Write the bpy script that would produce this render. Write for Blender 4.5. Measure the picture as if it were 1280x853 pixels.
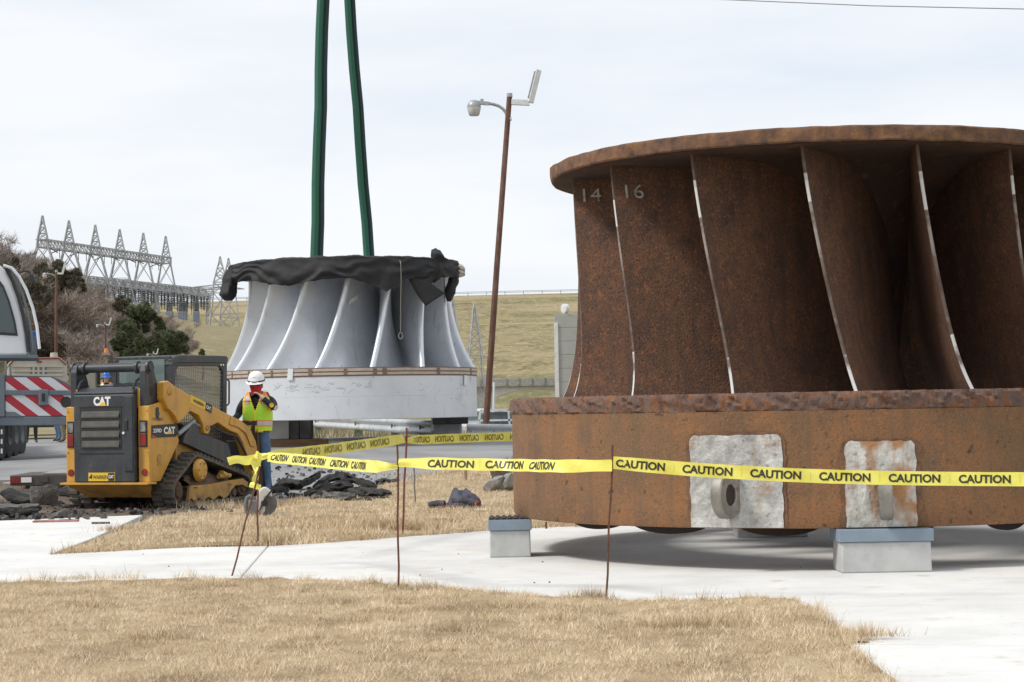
import bpy, bmesh, math, random
import numpy as np
from mathutils import Vector, Matrix, noise
from mathutils.geometry import tessellate_polygon

for o in list(bpy.data.objects):
    bpy.data.objects.remove(o)
S = bpy.context.scene
C = S.collection
R = math.radians
PI = math.pi
random.seed(7)

# ------------------------------------------------------------------ camera
F, PITCH, ROLL, CAMH = 2350.0, 0.035845, 0.017659, 1.30
cd = bpy.data.cameras.new('camera')
cam = bpy.data.objects.new('camera', cd); C.objects.link(cam)
cd.sensor_fit = 'HORIZONTAL'; cd.sensor_width = 36.0; cd.lens = F / 1280.0 * 36.0
cd.clip_start = 0.1; cd.clip_end = 6000
cr, sr = math.cos(ROLL), math.sin(ROLL)
cp, sp = math.cos(PITCH), math.sin(PITCH)
fw = Vector((0, cp, sp)); up0 = Vector((0, -sp, cp)); rt0 = Vector((1, 0, 0))
rt = rt0 * cr + up0 * sr
rt, up = (rt0 * cr - up0 * sr), (up0 * cr + rt0 * sr)
# image x = cr*X - sr*Y  ;  image up = sr*X + cr*Y
cam.matrix_world = Matrix(((rt.x, up.x, -fw.x, 0), (rt.y, up.y, -fw.y, 0), (rt.z, up.z, -fw.z, CAMH), (0, 0, 0, 1)))
S.camera = cam
CAMP = Vector((0, 0, CAMH))

def ray(px, py):
    return fw + rt * ((px - 640) / F) + up * ((426.5 - py) / F)
def atY(px, py, Y):
    d = ray(px, py); return CAMP + d * (Y / d.y)
def atz(px, py, z=0.0):
    d = ray(px, py); return CAMP + d * ((z - CAMH) / d.z)

# ------------------------------------------------------------------ sky + sun (bright overcast)
SUN_EL, SUN_AZ = R(48), R(-72)            # azimuth from +Y towards +X : light comes from the left, a little in front of the lens plane
SUN_AZ = R(-112)
sd = Vector((math.sin(SUN_AZ) * math.cos(SUN_EL), math.cos(SUN_AZ) * math.cos(SUN_EL), math.sin(SUN_EL)))
W = bpy.data.worlds.new('World'); S.world = W; W.use_nodes = True
nt = W.node_tree; nt.nodes.clear()
def N(t, k, **kw):
    n = t.nodes.new(k)
    for a, b in kw.items(): setattr(n, a, b)
    return n
wo = N(nt, 'ShaderNodeOutputWorld'); bg = N(nt, 'ShaderNodeBackground')
sky = N(nt, 'ShaderNodeTexSky'); sky.sky_type = 'NISHITA'; sky.sun_disc = False
sky.sun_elevation = SUN_EL; sky.sun_rotation = SUN_AZ
tc = N(nt, 'ShaderNodeTexCoord'); mp = N(nt, 'ShaderNodeMapping'); mp.inputs['Scale'].default_value = (1.0, 1.0, 5.0)
mp.inputs['Rotation'].default_value = (0.0, R(8), 0.0)
nz = N(nt, 'ShaderNodeTexNoise'); nz.inputs['Scale'].default_value = 3.2; nz.inputs['Detail'].default_value = 5; nz.inputs['Roughness'].default_value = 0.55
rp = N(nt, 'ShaderNodeValToRGB')
rp.color_ramp.elements[0].position = 0.30; rp.color_ramp.elements[0].color = (0.80, 0.875, 0.97, 1)
rp.color_ramp.elements[1].position = 0.62; rp.color_ramp.elements[1].color = (1.0, 1.015, 1.04, 1)
e = rp.color_ramp.elements.new(0.45); e.color = (0.90, 0.94, 1.0, 1)
vm = N(nt, 'ShaderNodeVectorMath', operation='SCALE'); vm.inputs['Scale'].default_value = 5.4
mx = N(nt, 'ShaderNodeMix', data_type='RGBA'); mx.inputs['Factor'].default_value = 0.94
L = nt.links.new
L(tc.outputs['Generated'], mp.inputs['Vector']); L(mp.outputs['Vector'], nz.inputs['Vector']); L(nz.outputs['Fac'], rp.inputs['Fac'])
L(rp.outputs['Color'], vm.inputs[0]); L(sky.outputs['Color'], mx.inputs['A']); L(vm.outputs['Vector'], mx.inputs['B'])
L(mx.outputs['Result'], bg.inputs['Color']); bg.inputs['Strength'].default_value = 0.10
L(bg.outputs['Background'], wo.inputs['Surface'])
sl = bpy.data.lights.new('sun', 'SUN'); sl.energy = 1.5; sl.angle = R(12); sl.color = (1.0, 0.965, 0.91)
so = bpy.data.objects.new('sun', sl); C.objects.link(so); so.rotation_euler = sd.to_track_quat('Z', 'Y').to_euler()
vs = S.view_settings; vs.view_transform = 'Standard'; vs.look = 'None'; vs.exposure = 0.85; vs.gamma = 1.0; vs.use_curve_mapping = False
S.render.engine = 'CYCLES'
S.cycles.max_bounces = 6; S.cycles.transparent_max_bounces = 8

# ------------------------------------------------------------------ materials
M = {}
def mat(name, cols, scale=5.0, detail=5.0, rough=0.8, metal=0.0, bump=0.0, bscale=None, stretch=(1, 1, 1), spots=None, streaks=None, rvar=0.0, nrough=0.6, spec=None, bdist=0.02, contrast=None):
    """noise -> ramp base colour; spots=(scale, thr, colour, amount); streaks=(scale, colour, amount): second noise drawn out along z"""
    m = bpy.data.materials.new(name); m.use_nodes = True; t = m.node_tree
    b = t.nodes['Principled BSDF']
    b.inputs['Roughness'].default_value = rough; b.inputs['Metallic'].default_value = metal
    if spec is not None: b.inputs['Specular IOR Level'].default_value = spec
    if isinstance(cols[0], (int, float)): cols = [cols]
    tcn = N(t, 'ShaderNodeTexCoord'); mpn = N(t, 'ShaderNodeMapping'); mpn.inputs['Scale'].default_value = stretch
    t.links.new(tcn.outputs['Object'], mpn.inputs['Vector'])
    col = None
    if len(cols) > 1:
        n = N(t, 'ShaderNodeTexNoise'); n.inputs['Scale'].default_value = scale; n.inputs['Detail'].default_value = detail; n.inputs['Roughness'].default_value = nrough
        t.links.new(mpn.outputs['Vector'], n.inputs['Vector'])
        r = N(t, 'ShaderNodeValToRGB'); el = r.color_ramp.elements
        lo, hi = contrast or (0.33, 0.67)
        for i, c in enumerate(cols):
            p = lo + (hi - lo) * i / (len(cols) - 1)
            if i < 2: ee = el[i]; ee.position = p
            else: ee = el.new(p)
            ee.color = (*c, 1)
        t.links.new(n.outputs['Fac'], r.inputs['Fac']); col = r.outputs['Color']
        if rvar:
            mr = N(t, 'ShaderNodeMapRange'); mr.inputs['To Min'].default_value = rough - rvar; mr.inputs['To Max'].default_value = rough + rvar
            t.links.new(n.outputs['Fac'], mr.inputs['Value']); t.links.new(mr.outputs['Result'], b.inputs['Roughness'])
    else:
        b.inputs['Base Color'].default_value = (*cols[0], 1)
    def over(col, fac, c, amt):
        mr = N(t, 'ShaderNodeMath', operation='MULTIPLY'); mr.inputs[1].default_value = amt
        t.links.new(fac, mr.inputs[0])
        mm = N(t, 'ShaderNodeMix', data_type='RGBA'); t.links.new(mr.outputs[0], mm.inputs['Factor'])
        if col is None: mm.inputs['A'].default_value = (*cols[0], 1)
        else: t.links.new(col, mm.inputs['A'])
        mm.inputs['B'].default_value = (*c, 1)
        return mm.outputs['Result']
    for sp_ in ([spots] if spots and not isinstance(spots, list) else (spots or [])):
        ssc, lo, hi, c, amt = sp_
        n2 = N(t, 'ShaderNodeTexNoise'); n2.inputs['Scale'].default_value = ssc; n2.inputs['Detail'].default_value = 3
        t.links.new(tcn.outputs['Object'], n2.inputs['Vector'])
        m2 = N(t, 'ShaderNodeMapRange'); m2.inputs['From Min'].default_value = lo; m2.inputs['From Max'].default_value = hi
        t.links.new(n2.outputs['Fac'], m2.inputs['Value'])
        col = over(col, m2.outputs['Result'], c, amt)
    if streaks:
        ssc, lo, hi, c, amt, st = streaks
        mp2 = N(t, 'ShaderNodeMapping'); mp2.inputs['Scale'].default_value = st
        t.links.new(tcn.outputs['Object'], mp2.inputs['Vector'])
        n3 = N(t, 'ShaderNodeTexNoise'); n3.inputs['Scale'].default_value = ssc; n3.inputs['Detail'].default_value = 4
        t.links.new(mp2.outputs['Vector'], n3.inputs['Vector'])
        m3 = N(t, 'ShaderNodeMapRange'); m3.inputs['From Min'].default_value = lo; m3.inputs['From Max'].default_value = hi
        t.links.new(n3.outputs['Fac'], m3.inputs['Value'])
        col = over(col, m3.outputs['Result'], c, amt)
    if col is not None: t.links.new(col, b.inputs['Base Color'])
    if bump:
        n4 = N(t, 'ShaderNodeTexNoise'); n4.inputs['Scale'].default_value = bscale or scale * 4; n4.inputs['Detail'].default_value = 4
        t.links.new(mpn.outputs['Vector'], n4.inputs['Vector'])
        bp = N(t, 'ShaderNodeBump'); bp.inputs['Strength'].default_value = bump; bp.inputs['Distance'].default_value = bdist
        t.links.new(n4.outputs['Fac'], bp.inputs['Height']); t.links.new(bp.outputs['Normal'], b.inputs['Normal'])
    M[name] = m
    return m

mat('rust_band', [(0.130, 0.074, 0.040), (0.190, 0.098, 0.046), (0.245, 0.113, 0.046), (0.155, 0.089, 0.050)], 1.3, 12, 0.9, bump=0.6, bscale=60, bdist=0.01, nrough=0.7,
    spots=[(0.8, 0.50, 0.66, (0.150, 0.092, 0.048), 0.65), (10, 0.58, 0.72, (0.29, 0.105, 0.040), 0.5), (44, 0.54, 0.66, (0.105, 0.060, 0.034), 0.6), (70, 0.58, 0.66, (0.34, 0.17, 0.075), 0.5), (12, 0.66, 0.72, (0.050, 0.030, 0.022), 0.8)], streaks=(4.0, 0.50, 0.72, (0.115, 0.076, 0.047), 0.45, (3, 3, 0.16)))
mat('rust_rim', [(0.060, 0.034, 0.026), (0.150, 0.068, 0.040), (0.125, 0.086, 0.072), (0.215, 0.088, 0.038), (0.085, 0.050, 0.040)], 5, 10, 0.85, bump=1.0, bscale=18, bdist=0.03, nrough=0.66, stretch=(1, 1, 0.6), spots=(16, 0.60, 0.68, (0.038, 0.024, 0.02), 0.6))
mat('rust_blade', [(0.064, 0.037, 0.028), (0.112, 0.058, 0.036), (0.158, 0.076, 0.042), (0.088, 0.049, 0.034)], 2.4, 12, 0.85, bump=0.6, bscale=60, bdist=0.010, nrough=0.74,
    spots=[(6, 0.52, 0.70, (0.080, 0.047, 0.035), 0.6), (28, 0.57, 0.68, (0.31, 0.118, 0.044), 0.6), (46, 0.58, 0.67, (0.30, 0.12, 0.05), 0.6), (52, 0.53, 0.64, (0.040, 0.026, 0.022), 0.6), (3.5, 0.54, 0.70, (0.045, 0.031, 0.028), 0.5)], streaks=(2.6, 0.52, 0.72, (0.070, 0.044, 0.032), 0.7, (3, 3, 0.22)))
mat('rust_crown', [(0.070, 0.040, 0.030), (0.145, 0.072, 0.040), (0.22, 0.110, 0.05)], 9, 12, 0.85, bump=0.6, bscale=40, bdist=0.01,
    spots=[(6, 0.6, 0.75, (0.30, 0.17, 0.07), 0.5)], streaks=(7.0, 0.55, 0.72, (0.07, 0.04, 0.03), 0.6, (1.5, 1.5, 0.2)))
mat('rust_under_shade', [(0.038, 0.022, 0.016), (0.075, 0.037, 0.023)], 3, 8, 0.85, bump=0.4, bscale=30, spots=(12, 0.6, 0.72, (0.19, 0.085, 0.038), 0.5))  # rust of hub and underside, deepened to paint shade into the blade gaps
mat('rust_dark_hole_shade', [(0.022, 0.017, 0.015), (0.045, 0.028, 0.021)], 5, 6, 0.8)
mat('edge_paint', [(0.16, 0.12, 0.10), (0.42, 0.40, 0.38), (0.58, 0.57, 0.55)], 6, 8, 0.6, contrast=(0.34, 0.5))
mat('edge_worn', [(0.085, 0.050, 0.035), (0.13, 0.095, 0.075), (0.27, 0.24, 0.215)], 5, 9, 0.7, contrast=(0.40, 0.66))
mat('chalk', [(0.11, 0.075, 0.058), (0.24, 0.215, 0.19), (0.40, 0.38, 0.36)], 16, 6, 0.9, contrast=(0.32, 0.55))
mat('bare_metal', [(0.16, 0.157, 0.15), (0.42, 0.41, 0.39), (0.66, 0.65, 0.615)], 4.5, 11, 0.45, metal=0.2, bump=1.0, bscale=20, bdist=0.016, nrough=0.7, contrast=(0.28, 0.70),
    spots=[(5, 0.60, 0.74, (0.33, 0.17, 0.06), 0.75), (26, 0.62, 0.7, (0.18, 0.13, 0.09), 0.6)], rvar=0.1, streaks=(3.5, 0.54, 0.70, (0.30, 0.20, 0.115), 0.55, (2.2, 2.2, 0.35)))
mat('bare_rusty', [(0.23, 0.21, 0.185), (0.46, 0.44, 0.40), (0.66, 0.65, 0.615)], 4.5, 11, 0.45, metal=0.2, bump=1.0, bscale=20, bdist=0.016, nrough=0.7, contrast=(0.3, 0.66),
    spots=[(3.2, 0.53, 0.62, (0.36, 0.15, 0.03), 0.85), (24, 0.60, 0.7, (0.22, 0.10, 0.04), 0.6)], streaks=(3.5, 0.52, 0.66, (0.34, 0.155, 0.05), 0.7, (2.2, 2.2, 0.3)))
mat('scorch', [(0.10, 0.055, 0.035), (0.20, 0.10, 0.05)], 9, 5, 0.85, bump=0.4)
mat('lug_steel', [(0.20, 0.185, 0.16), (0.34, 0.32, 0.28)], 7, 5, 0.4, metal=0.5, spots=(10, 0.6, 0.72, (0.13, 0.06, 0.03), 0.7))
mat('concrete', [(0.55, 0.54, 0.515), (0.655, 0.648, 0.628), (0.735, 0.73, 0.71)], 0.9, 11, 0.9, bump=0.35, bscale=70, bdist=0.004, nrough=0.66, contrast=(0.30, 0.66),
    spots=[(0.9, 0.60, 0.76, (0.56, 0.47, 0.35), 0.5), (3.5, 0.62, 0.74, (0.44, 0.33, 0.21), 0.5), (0.35, 0.50, 0.68, (0.575, 0.565, 0.54), 0.6), (26, 0.68, 0.73, (0.30, 0.27, 0.23), 0.6), (60, 0.62, 0.72, (0.50, 0.49, 0.47), 0.5)], streaks=(2.6, 0.58, 0.74, (0.52, 0.485, 0.43), 0.4, (0.25, 2.0, 1)))
mat('concrete_old', [(0.27, 0.26, 0.24), (0.35, 0.34, 0.315), (0.41, 0.40, 0.375)], 2.0, 8, 0.92, bump=0.4, bscale=40)
mat('pier_concrete', [(0.40, 0.405, 0.40), (0.47, 0.475, 0.465), (0.53, 0.53, 0.515)], 4, 8, 0.9, bump=0.35, bscale=40, bdist=0.006,
    spots=[(8, 0.62, 0.75, (0.33, 0.33, 0.32), 0.5)])
mat('pad_blue', [(0.19, 0.245, 0.30), (0.225, 0.285, 0.345)], 6, 4, 0.7, spots=(7, 0.62, 0.76, (0.28, 0.25, 0.22), 0.5))
mat('rubber', [(0.028, 0.029, 0.031), (0.052, 0.052, 0.052)], 8, 4, 0.85, bump=0.2)
mat('silver_paint', [(0.62, 0.65, 0.695), (0.68, 0.705, 0.745), (0.72, 0.74, 0.775)], 2.2, 7, 0.40, metal=0.58, rvar=0.08, bump=0.05, bscale=14,
    streaks=(3.0, 0.62, 0.76, (0.36, 0.38, 0.42), 0.55, (1.6, 1.6, 0.35)), spots=(11, 0.68, 0.74, (0.34, 0.36, 0.40), 0.7))
mat('silver_band', [(0.57, 0.585, 0.61), (0.63, 0.645, 0.67), (0.66, 0.675, 0.695)], 1.2, 7, 0.5, metal=0.15, bump=0.06, bscale=14,
    streaks=(2.6, 0.60, 0.74, (0.38, 0.40, 0.425), 0.6, (1.5, 1.5, 0.6)), spots=[(12, 0.67, 0.73, (0.30, 0.32, 0.35), 0.6)])
mat('lagging', [(0.36, 0.285, 0.225), (0.46, 0.38, 0.31), (0.50, 0.43, 0.36)], 6, 4, 0.75, stretch=(1, 1, 5))
mat('lag_dark', [(0.16, 0.10, 0.075), (0.22, 0.145, 0.11)], 8, 4, 0.8)
mat('tape_white', [(0.62, 0.63, 0.64), (0.72, 0.73, 0.73)], 8, 3, 0.4)
mat('tarp', [(0.013, 0.013, 0.014), (0.022, 0.022, 0.023)], 3, 5, 0.75, bump=0.25, bscale=60, bdist=0.01)
mat('sling_green', [(0.012, 0.085, 0.05), (0.02, 0.125, 0.075)], 30, 3, 0.75, bump=0.2, stretch=(1, 1, 3))
mat('sling_dark', [(0.015, 0.035, 0.035), (0.022, 0.055, 0.05)], 30, 3, 0.8, bump=0.2)
mat('rope', [(0.17, 0.16, 0.13), (0.25, 0.235, 0.20)], 40, 3, 0.9)
mat('blue_ribbon', [(0.03, 0.13, 0.55), (0.05, 0.2, 0.7)], 8, 2, 0.5)
mat('timber', [(0.17, 0.13, 0.095), (0.25, 0.205, 0.16), (0.31, 0.265, 0.22)], 3, 6, 0.9, stretch=(1, 6, 6), bump=0.4)
mat('timber_brown', [(0.15, 0.085, 0.045), (0.22, 0.13, 0.07)], 3, 6, 0.9, stretch=(1, 6, 6), bump=0.4)
mat('timber_dark', [(0.055, 0.052, 0.05), (0.11, 0.10, 0.095)], 4, 5, 0.9)
mat('galv', [(0.48, 0.50, 0.51), (0.58, 0.60, 0.61), (0.64, 0.66, 0.67)], 3, 6, 0.42, metal=0.25, rvar=0.08, streaks=(2, 0.6, 0.75, (0.28, 0.28, 0.27), 0.5, (0.6, 3, 1)))
mat('post_green', [(0.14, 0.16, 0.12), (0.20, 0.22, 0.165)], 5, 5, 0.9)
mat('lattice', [(0.34, 0.35, 0.36), (0.42, 0.43, 0.44)], 1, 2, 0.6, metal=0.2)
mat('lattice_dark', [(0.06, 0.065, 0.075), (0.10, 0.105, 0.115)], 1, 2, 0.7)
mat('trafo', [(0.17, 0.20, 0.25), (0.22, 0.25, 0.30)], 1, 2, 0.6)
mat('pole_rust', [(0.090, 0.046, 0.034), (0.130, 0.064, 0.045), (0.185, 0.105, 0.078)], 4, 6, 0.85, stretch=(2, 2, 0.6), bump=0.3)
mat('lamp_white', [(0.60, 0.61, 0.60), (0.70, 0.71, 0.70)], 6, 3, 0.45)
mat('lamp_lens', [(0.42, 0.42, 0.39), (0.55, 0.55, 0.52)], 9, 3, 0.3)
mat('lamp_grey', [(0.30, 0.31, 0.32), (0.40, 0.41, 0.42)], 6, 3, 0.45, metal=0.3)
mat('black_paint', [(0.022, 0.025, 0.031), (0.032, 0.036, 0.043), (0.054, 0.056, 0.060)], 3, 8, 0.5, rvar=0.12, spots=[(9, 0.60, 0.75, (0.10, 0.092, 0.08), 0.5), (40, 0.66, 0.72, (0.13, 0.12, 0.10), 0.5)], streaks=(4.0, 0.58, 0.70, (0.075, 0.07, 0.062), 0.6, (2, 2, 0.25)), bump=0.05)
mat('black_gloss', [(0.018, 0.019, 0.021), (0.028, 0.028, 0.030)], 4, 4, 0.32)
mat('cat_yellow', [(0.50, 0.26, 0.035), (0.58, 0.31, 0.045), (0.61, 0.34, 0.06)], 2.2, 7, 0.42, rvar=0.1, bump=0.04,
    spots=[(6, 0.58, 0.74, (0.36, 0.215, 0.075), 0.75), (22, 0.66, 0.73, (0.14, 0.08, 0.04), 0.7)], streaks=(4.0, 0.56, 0.70, (0.34, 0.20, 0.08), 0.6, (1.5, 1.5, 0.22)))
mat('cat_dirty', [(0.30, 0.17, 0.055), (0.42, 0.24, 0.06), (0.52, 0.29, 0.06)], 3.5, 7, 0.65, bump=0.15, spots=[(5, 0.55, 0.68, (0.17, 0.11, 0.065), 0.75)])
mat('grille_olive', [(0.050, 0.050, 0.043), (0.085, 0.083, 0.070)], 8, 5, 0.7)
mat('track_rubber', [(0.042, 0.040, 0.037), (0.10, 0.088, 0.073), (0.16, 0.135, 0.105)], 4, 9, 0.95, bump=0.4, nrough=0.7, spots=(7, 0.56, 0.66, (0.17, 0.12, 0.08), 0.7))
mat('mud', [(0.085, 0.052, 0.032), (0.14, 0.088, 0.055)], 7, 7, 0.95, bump=0.8, bscale=25)
mat('bucket_steel', [(0.062, 0.040, 0.032), (0.105, 0.064, 0.048)], 5, 6, 0.6, metal=0.3, bump=0.2)
mat('decal_yellow', [(0.72, 0.48, 0.03)], rough=0.45)
mat('logo_yellow', [(0.80, 0.47, 0.02)], rough=0.45)
mat('decal_white', [(0.74, 0.74, 0.72)], rough=0.45)
mat('decal_black', [(0.018, 0.018, 0.02)], rough=0.5)
mat('decal_red', [(0.42, 0.03, 0.03)], rough=0.4)
mat('lens_red', [(0.17, 0.012, 0.012), (0.27, 0.02, 0.016)], 9, 2, 0.25)
mat('lens_clear', [(0.07, 0.072, 0.07), (0.30, 0.30, 0.30)], 9, 2, 0.2)
mat('lens_orange', [(0.75, 0.22, 0.02)], rough=0.3)
mat('chrome', [(0.5, 0.5, 0.5), (0.6, 0.6, 0.6)], 8, 3, 0.22, metal=0.9)
mat('tape_yellow', [(0.76, 0.69, 0.10), (0.84, 0.78, 0.17)], 5, 5, 0.38, bump=0.35, bscale=22, bdist=0.012)
mat('tape_ink', [(0.035, 0.032, 0.02)], rough=0.5)
mat('tape_mark', [(0.50, 0.45, 0.10)], rough=0.5)
mat('tape_ink_back', [(0.22, 0.19, 0.03)], rough=0.5)
mat('rebar', [(0.10, 0.045, 0.028), (0.17, 0.075, 0.042)], 20, 4, 0.85, bump=0.4)
mat('rebar_red', [(0.16, 0.045, 0.035), (0.22, 0.07, 0.05)], 20, 4, 0.85)
mat('rebar_grey', [(0.16, 0.15, 0.14), (0.22, 0.21, 0.20)], 20, 4, 0.85)
mat('stake_wood', [(0.30, 0.21, 0.12), (0.38, 0.28, 0.18)], 12, 4, 0.9)
mat('asphalt', [(0.20, 0.20, 0.20), (0.245, 0.245, 0.245), (0.285, 0.284, 0.283)], 0.8, 9, 0.92, bump=0.35, bscale=80, bdist=0.006,
    spots=[(0.35, 0.58, 0.72, (0.165, 0.165, 0.165), 0.5), (30, 0.66, 0.74, (0.36, 0.36, 0.35), 0.5)], streaks=(1.0, 0.58, 0.72, (0.34, 0.33, 0.32), 0.5, (0.3, 2.0, 1)))
mat('asphalt_chunk', [(0.010, 0.010, 0.010), (0.022, 0.021, 0.020), (0.060, 0.057, 0.053)], 6, 8, 0.95, bump=1.0, bscale=28, bdist=0.03)
mat('chunk_grey', [(0.060, 0.056, 0.052), (0.115, 0.108, 0.10), (0.19, 0.18, 0.165)], 6, 8, 0.95, bump=0.9, bscale=28, bdist=0.03)
mat('rock', [(0.18, 0.172, 0.158), (0.26, 0.25, 0.23), (0.34, 0.33, 0.31)], 4, 8, 0.92, bump=0.7, bscale=22, bdist=0.03)
mat('dirt', [(0.060, 0.045, 0.033), (0.115, 0.087, 0.064), (0.19, 0.15, 0.11)], 2.2, 9, 0.95, bump=1.0, bscale=18, bdist=0.04)
mat('lawn', [(0.27, 0.19, 0.105), (0.40, 0.295, 0.17), (0.50, 0.385, 0.235)], 1.6, 9, 0.95, bump=0.9, bscale=50, bdist=0.03,
    spots=[(0.9, 0.60, 0.74, (0.20, 0.125, 0.06), 0.6)])
mat('ground', [(0.19, 0.15, 0.085), (0.27, 0.215, 0.115), (0.20, 0.175, 0.08), (0.31, 0.25, 0.145)], 0.25, 9, 0.95, bump=0.6, bscale=6, bdist=0.1)
mat('dam_grass', [(0.130, 0.108, 0.046), (0.30, 0.245, 0.125), (0.20, 0.172, 0.078), (0.42, 0.335, 0.195)], 0.05, 13, 0.95, stretch=(1, 1, 4.0), bump=1.0, bscale=0.6, bdist=1.0, nrough=0.78, contrast=(0.37, 0.63),
    spots=[(0.014, 0.52, 0.62, (0.145, 0.150, 0.055), 0.7), (0.25, 0.54, 0.66, (0.13, 0.108, 0.048), 0.65), (0.6, 0.58, 0.68, (0.44, 0.36, 0.22), 0.5)], streaks=(0.05, 0.54, 0.60, (0.36, 0.285, 0.165), 0.7, (0.25, 0.25, 9)))
mat('jeans', [(0.07, 0.13, 0.22), (0.11, 0.185, 0.30)], 12, 5, 0.9, bump=0.2)
mat('navy_jacket', [(0.018, 0.023, 0.032), (0.032, 0.038, 0.050)], 9, 5, 0.85, bump=0.3)
mat('skin', [(0.50, 0.31, 0.225), (0.58, 0.38, 0.29)], 12, 4, 0.55)
mat('vest_lime', [(0.42, 0.80, 0.03), (0.52, 0.92, 0.06)], 9, 5, 0.65, bump=0.25, bscale=22)
mat('vest_trim', [(0.86, 0.74, 0.06)], rough=0.6)
mat('vest_orange', [(0.78, 0.24, 0.06), (0.85, 0.30, 0.09)], 9, 3, 0.6)
mat('vest_silver', [(0.52, 0.47, 0.44), (0.60, 0.56, 0.53)], 9, 3, 0.35)
mat('hat_white', [(0.74, 0.75, 0.76), (0.80, 0.80, 0.80)], 5, 3, 0.32)
mat('hat_blue', [(0.02, 0.13, 0.50)], rough=0.35)
mat('bandana', [(0.42, 0.018, 0.025), (0.55, 0.03, 0.035)], 14, 4, 0.8, bump=0.3)
mat('hair', [(0.03, 0.02, 0.014), (0.05, 0.035, 0.025)], 20, 3, 0.7)
mat('boots', [(0.05, 0.035, 0.025), (0.08, 0.06, 0.045)], 9, 3, 0.7)
mat('khaki', [(0.15, 0.13, 0.10), (0.22, 0.19, 0.15)], 9, 3, 0.85)
mat('dark_cloth', [(0.02, 0.021, 0.028), (0.038, 0.038, 0.046)], 9, 4, 0.9)
mat('jacket_cloth', [(0.040, 0.042, 0.060), (0.068, 0.070, 0.092), (0.095, 0.096, 0.12)], 9, 6, 0.9, bump=0.4)
mat('jacket_lining', [(0.10, 0.022, 0.025), (0.16, 0.035, 0.035)], 9, 4, 0.85)
mat('crane_white', [(0.68, 0.70, 0.73), (0.75, 0.77, 0.79)], 2, 4, 0.35)
mat('crane_grey', [(0.115, 0.14, 0.165), (0.145, 0.17, 0.195)], 3, 5, 0.5, spots=(7, 0.62, 0.74, (0.09, 0.085, 0.08), 0.5))
mat('tan_paint', [(0.40, 0.36, 0.29), (0.47, 0.43, 0.35)], 3, 5, 0.6)
mat('tan_dark', [(0.22, 0.20, 0.16), (0.27, 0.245, 0.2)], 3, 5, 0.6)
mat('trailer_dark', [(0.055, 0.047, 0.043), (0.085, 0.073, 0.066)], 4, 5, 0.7)
mat('deck_grey', [(0.24, 0.235, 0.225), (0.31, 0.305, 0.29)], 3, 5, 0.85, stretch=(1, 4, 4))
mat('wheel_grey', [(0.22, 0.23, 0.24), (0.30, 0.31, 0.32)], 4, 4, 0.5, metal=0.3)
mat('tyre', [(0.022, 0.022, 0.023), (0.045, 0.044, 0.042)], 6, 5, 0.9, bump=0.3)
mat('car_white', [(0.62, 0.63, 0.64), (0.70, 0.71, 0.72)], 2, 3, 0.35)
mat('saw_white', [(0.56, 0.55, 0.51), (0.66, 0.65, 0.61)], 9, 5, 0.5, spots=(14, 0.6, 0.7, (0.30, 0.28, 0.25), 0.6))
mat('saw_grey', [(0.13, 0.13, 0.135), (0.22, 0.22, 0.22)], 12, 5, 0.6, metal=0.2)
mat('bark', [(0.14, 0.115, 0.095), (0.21, 0.178, 0.15)], 3, 5, 0.95, stretch=(2, 2, 0.5), bump=0.4)
mat('twig_brown', [(0.185, 0.140, 0.115), (0.265, 0.208, 0.173), (0.35, 0.285, 0.243)], 0.5, 4, 0.95)
mat('twig_grey', [(0.20, 0.162, 0.140), (0.285, 0.237, 0.207), (0.37, 0.315, 0.28)], 0.5, 4, 0.95)
mat('cedar', [(0.058, 0.078, 0.038), (0.10, 0.122, 0.06), (0.145, 0.162, 0.088)], 0.7, 5, 0.9)
mat('cedar_dull', [(0.095, 0.094, 0.062), (0.140, 0.130, 0.088), (0.185, 0.168, 0.12)], 0.7, 5, 0.9)
mat('wire', [(0.20, 0.21, 0.22)], rough=0.6)
mat('stain', [(0.30, 0.12, 0.10), (0.42, 0.25, 0.22)], 6, 6, 0.9)

def glass(name, col, rough=0.06, alpha=0.65):
    m = bpy.data.materials.new(name); m.use_nodes = True; b = m.node_tree.nodes['Principled BSDF']
    b.inputs['Base Color'].default_value = (*col, 1); b.inputs['Roughness'].default_value = rough
    b.inputs['Alpha'].default_value = alpha; b.inputs['Specular IOR Level'].default_value = 0.8
    M[name] = m
glass('cab_glass', (0.10, 0.14, 0.14), 0.05, 0.8)
glass('crane_glass', (0.13, 0.18, 0.19), 0.05, 0.5)
glass('clear_glass', (0.20, 0.25, 0.25), 0.05, 0.22)
glass('rear_glass', (0.26, 0.35, 0.33), 0.05, 0.5)

# chevron stripes: flat print on the panel (object space)
m = bpy.data.materials.new('chevron'); m.use_nodes = True; t = m.node_tree; b = t.nodes['Principled BSDF']; b.inputs['Roughness'].default_value = 0.4
tcn = N(t, 'ShaderNodeTexCoord'); sx = N(t, 'ShaderNodeSeparateXYZ'); t.links.new(tcn.outputs['Object'], sx.inputs[0])
ad = N(t, 'ShaderNodeMath', operation='MULTIPLY'); ad.inputs[1].default_value = 0.80; t.links.new(sx.outputs['X'], ad.inputs[0])
a2 = N(t, 'ShaderNodeMath', operation='ADD'); t.links.new(ad.outputs[0], a2.inputs[0]); t.links.new(sx.outputs['Z'], a2.inputs[1])
dv = N(t, 'ShaderNodeMath', operation='MULTIPLY'); dv.inputs[1].default_value = 1 / 0.45; t.links.new(a2.outputs[0], dv.inputs[0])
fr = N(t, 'ShaderNodeMath', operation='FRACT'); t.links.new(dv.outputs[0], fr.inputs[0])
gt = N(t, 'ShaderNodeMath', operation='GREATER_THAN'); gt.inputs[1].default_value = 0.5; t.links.new(fr.outputs[0], gt.inputs[0])
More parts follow.
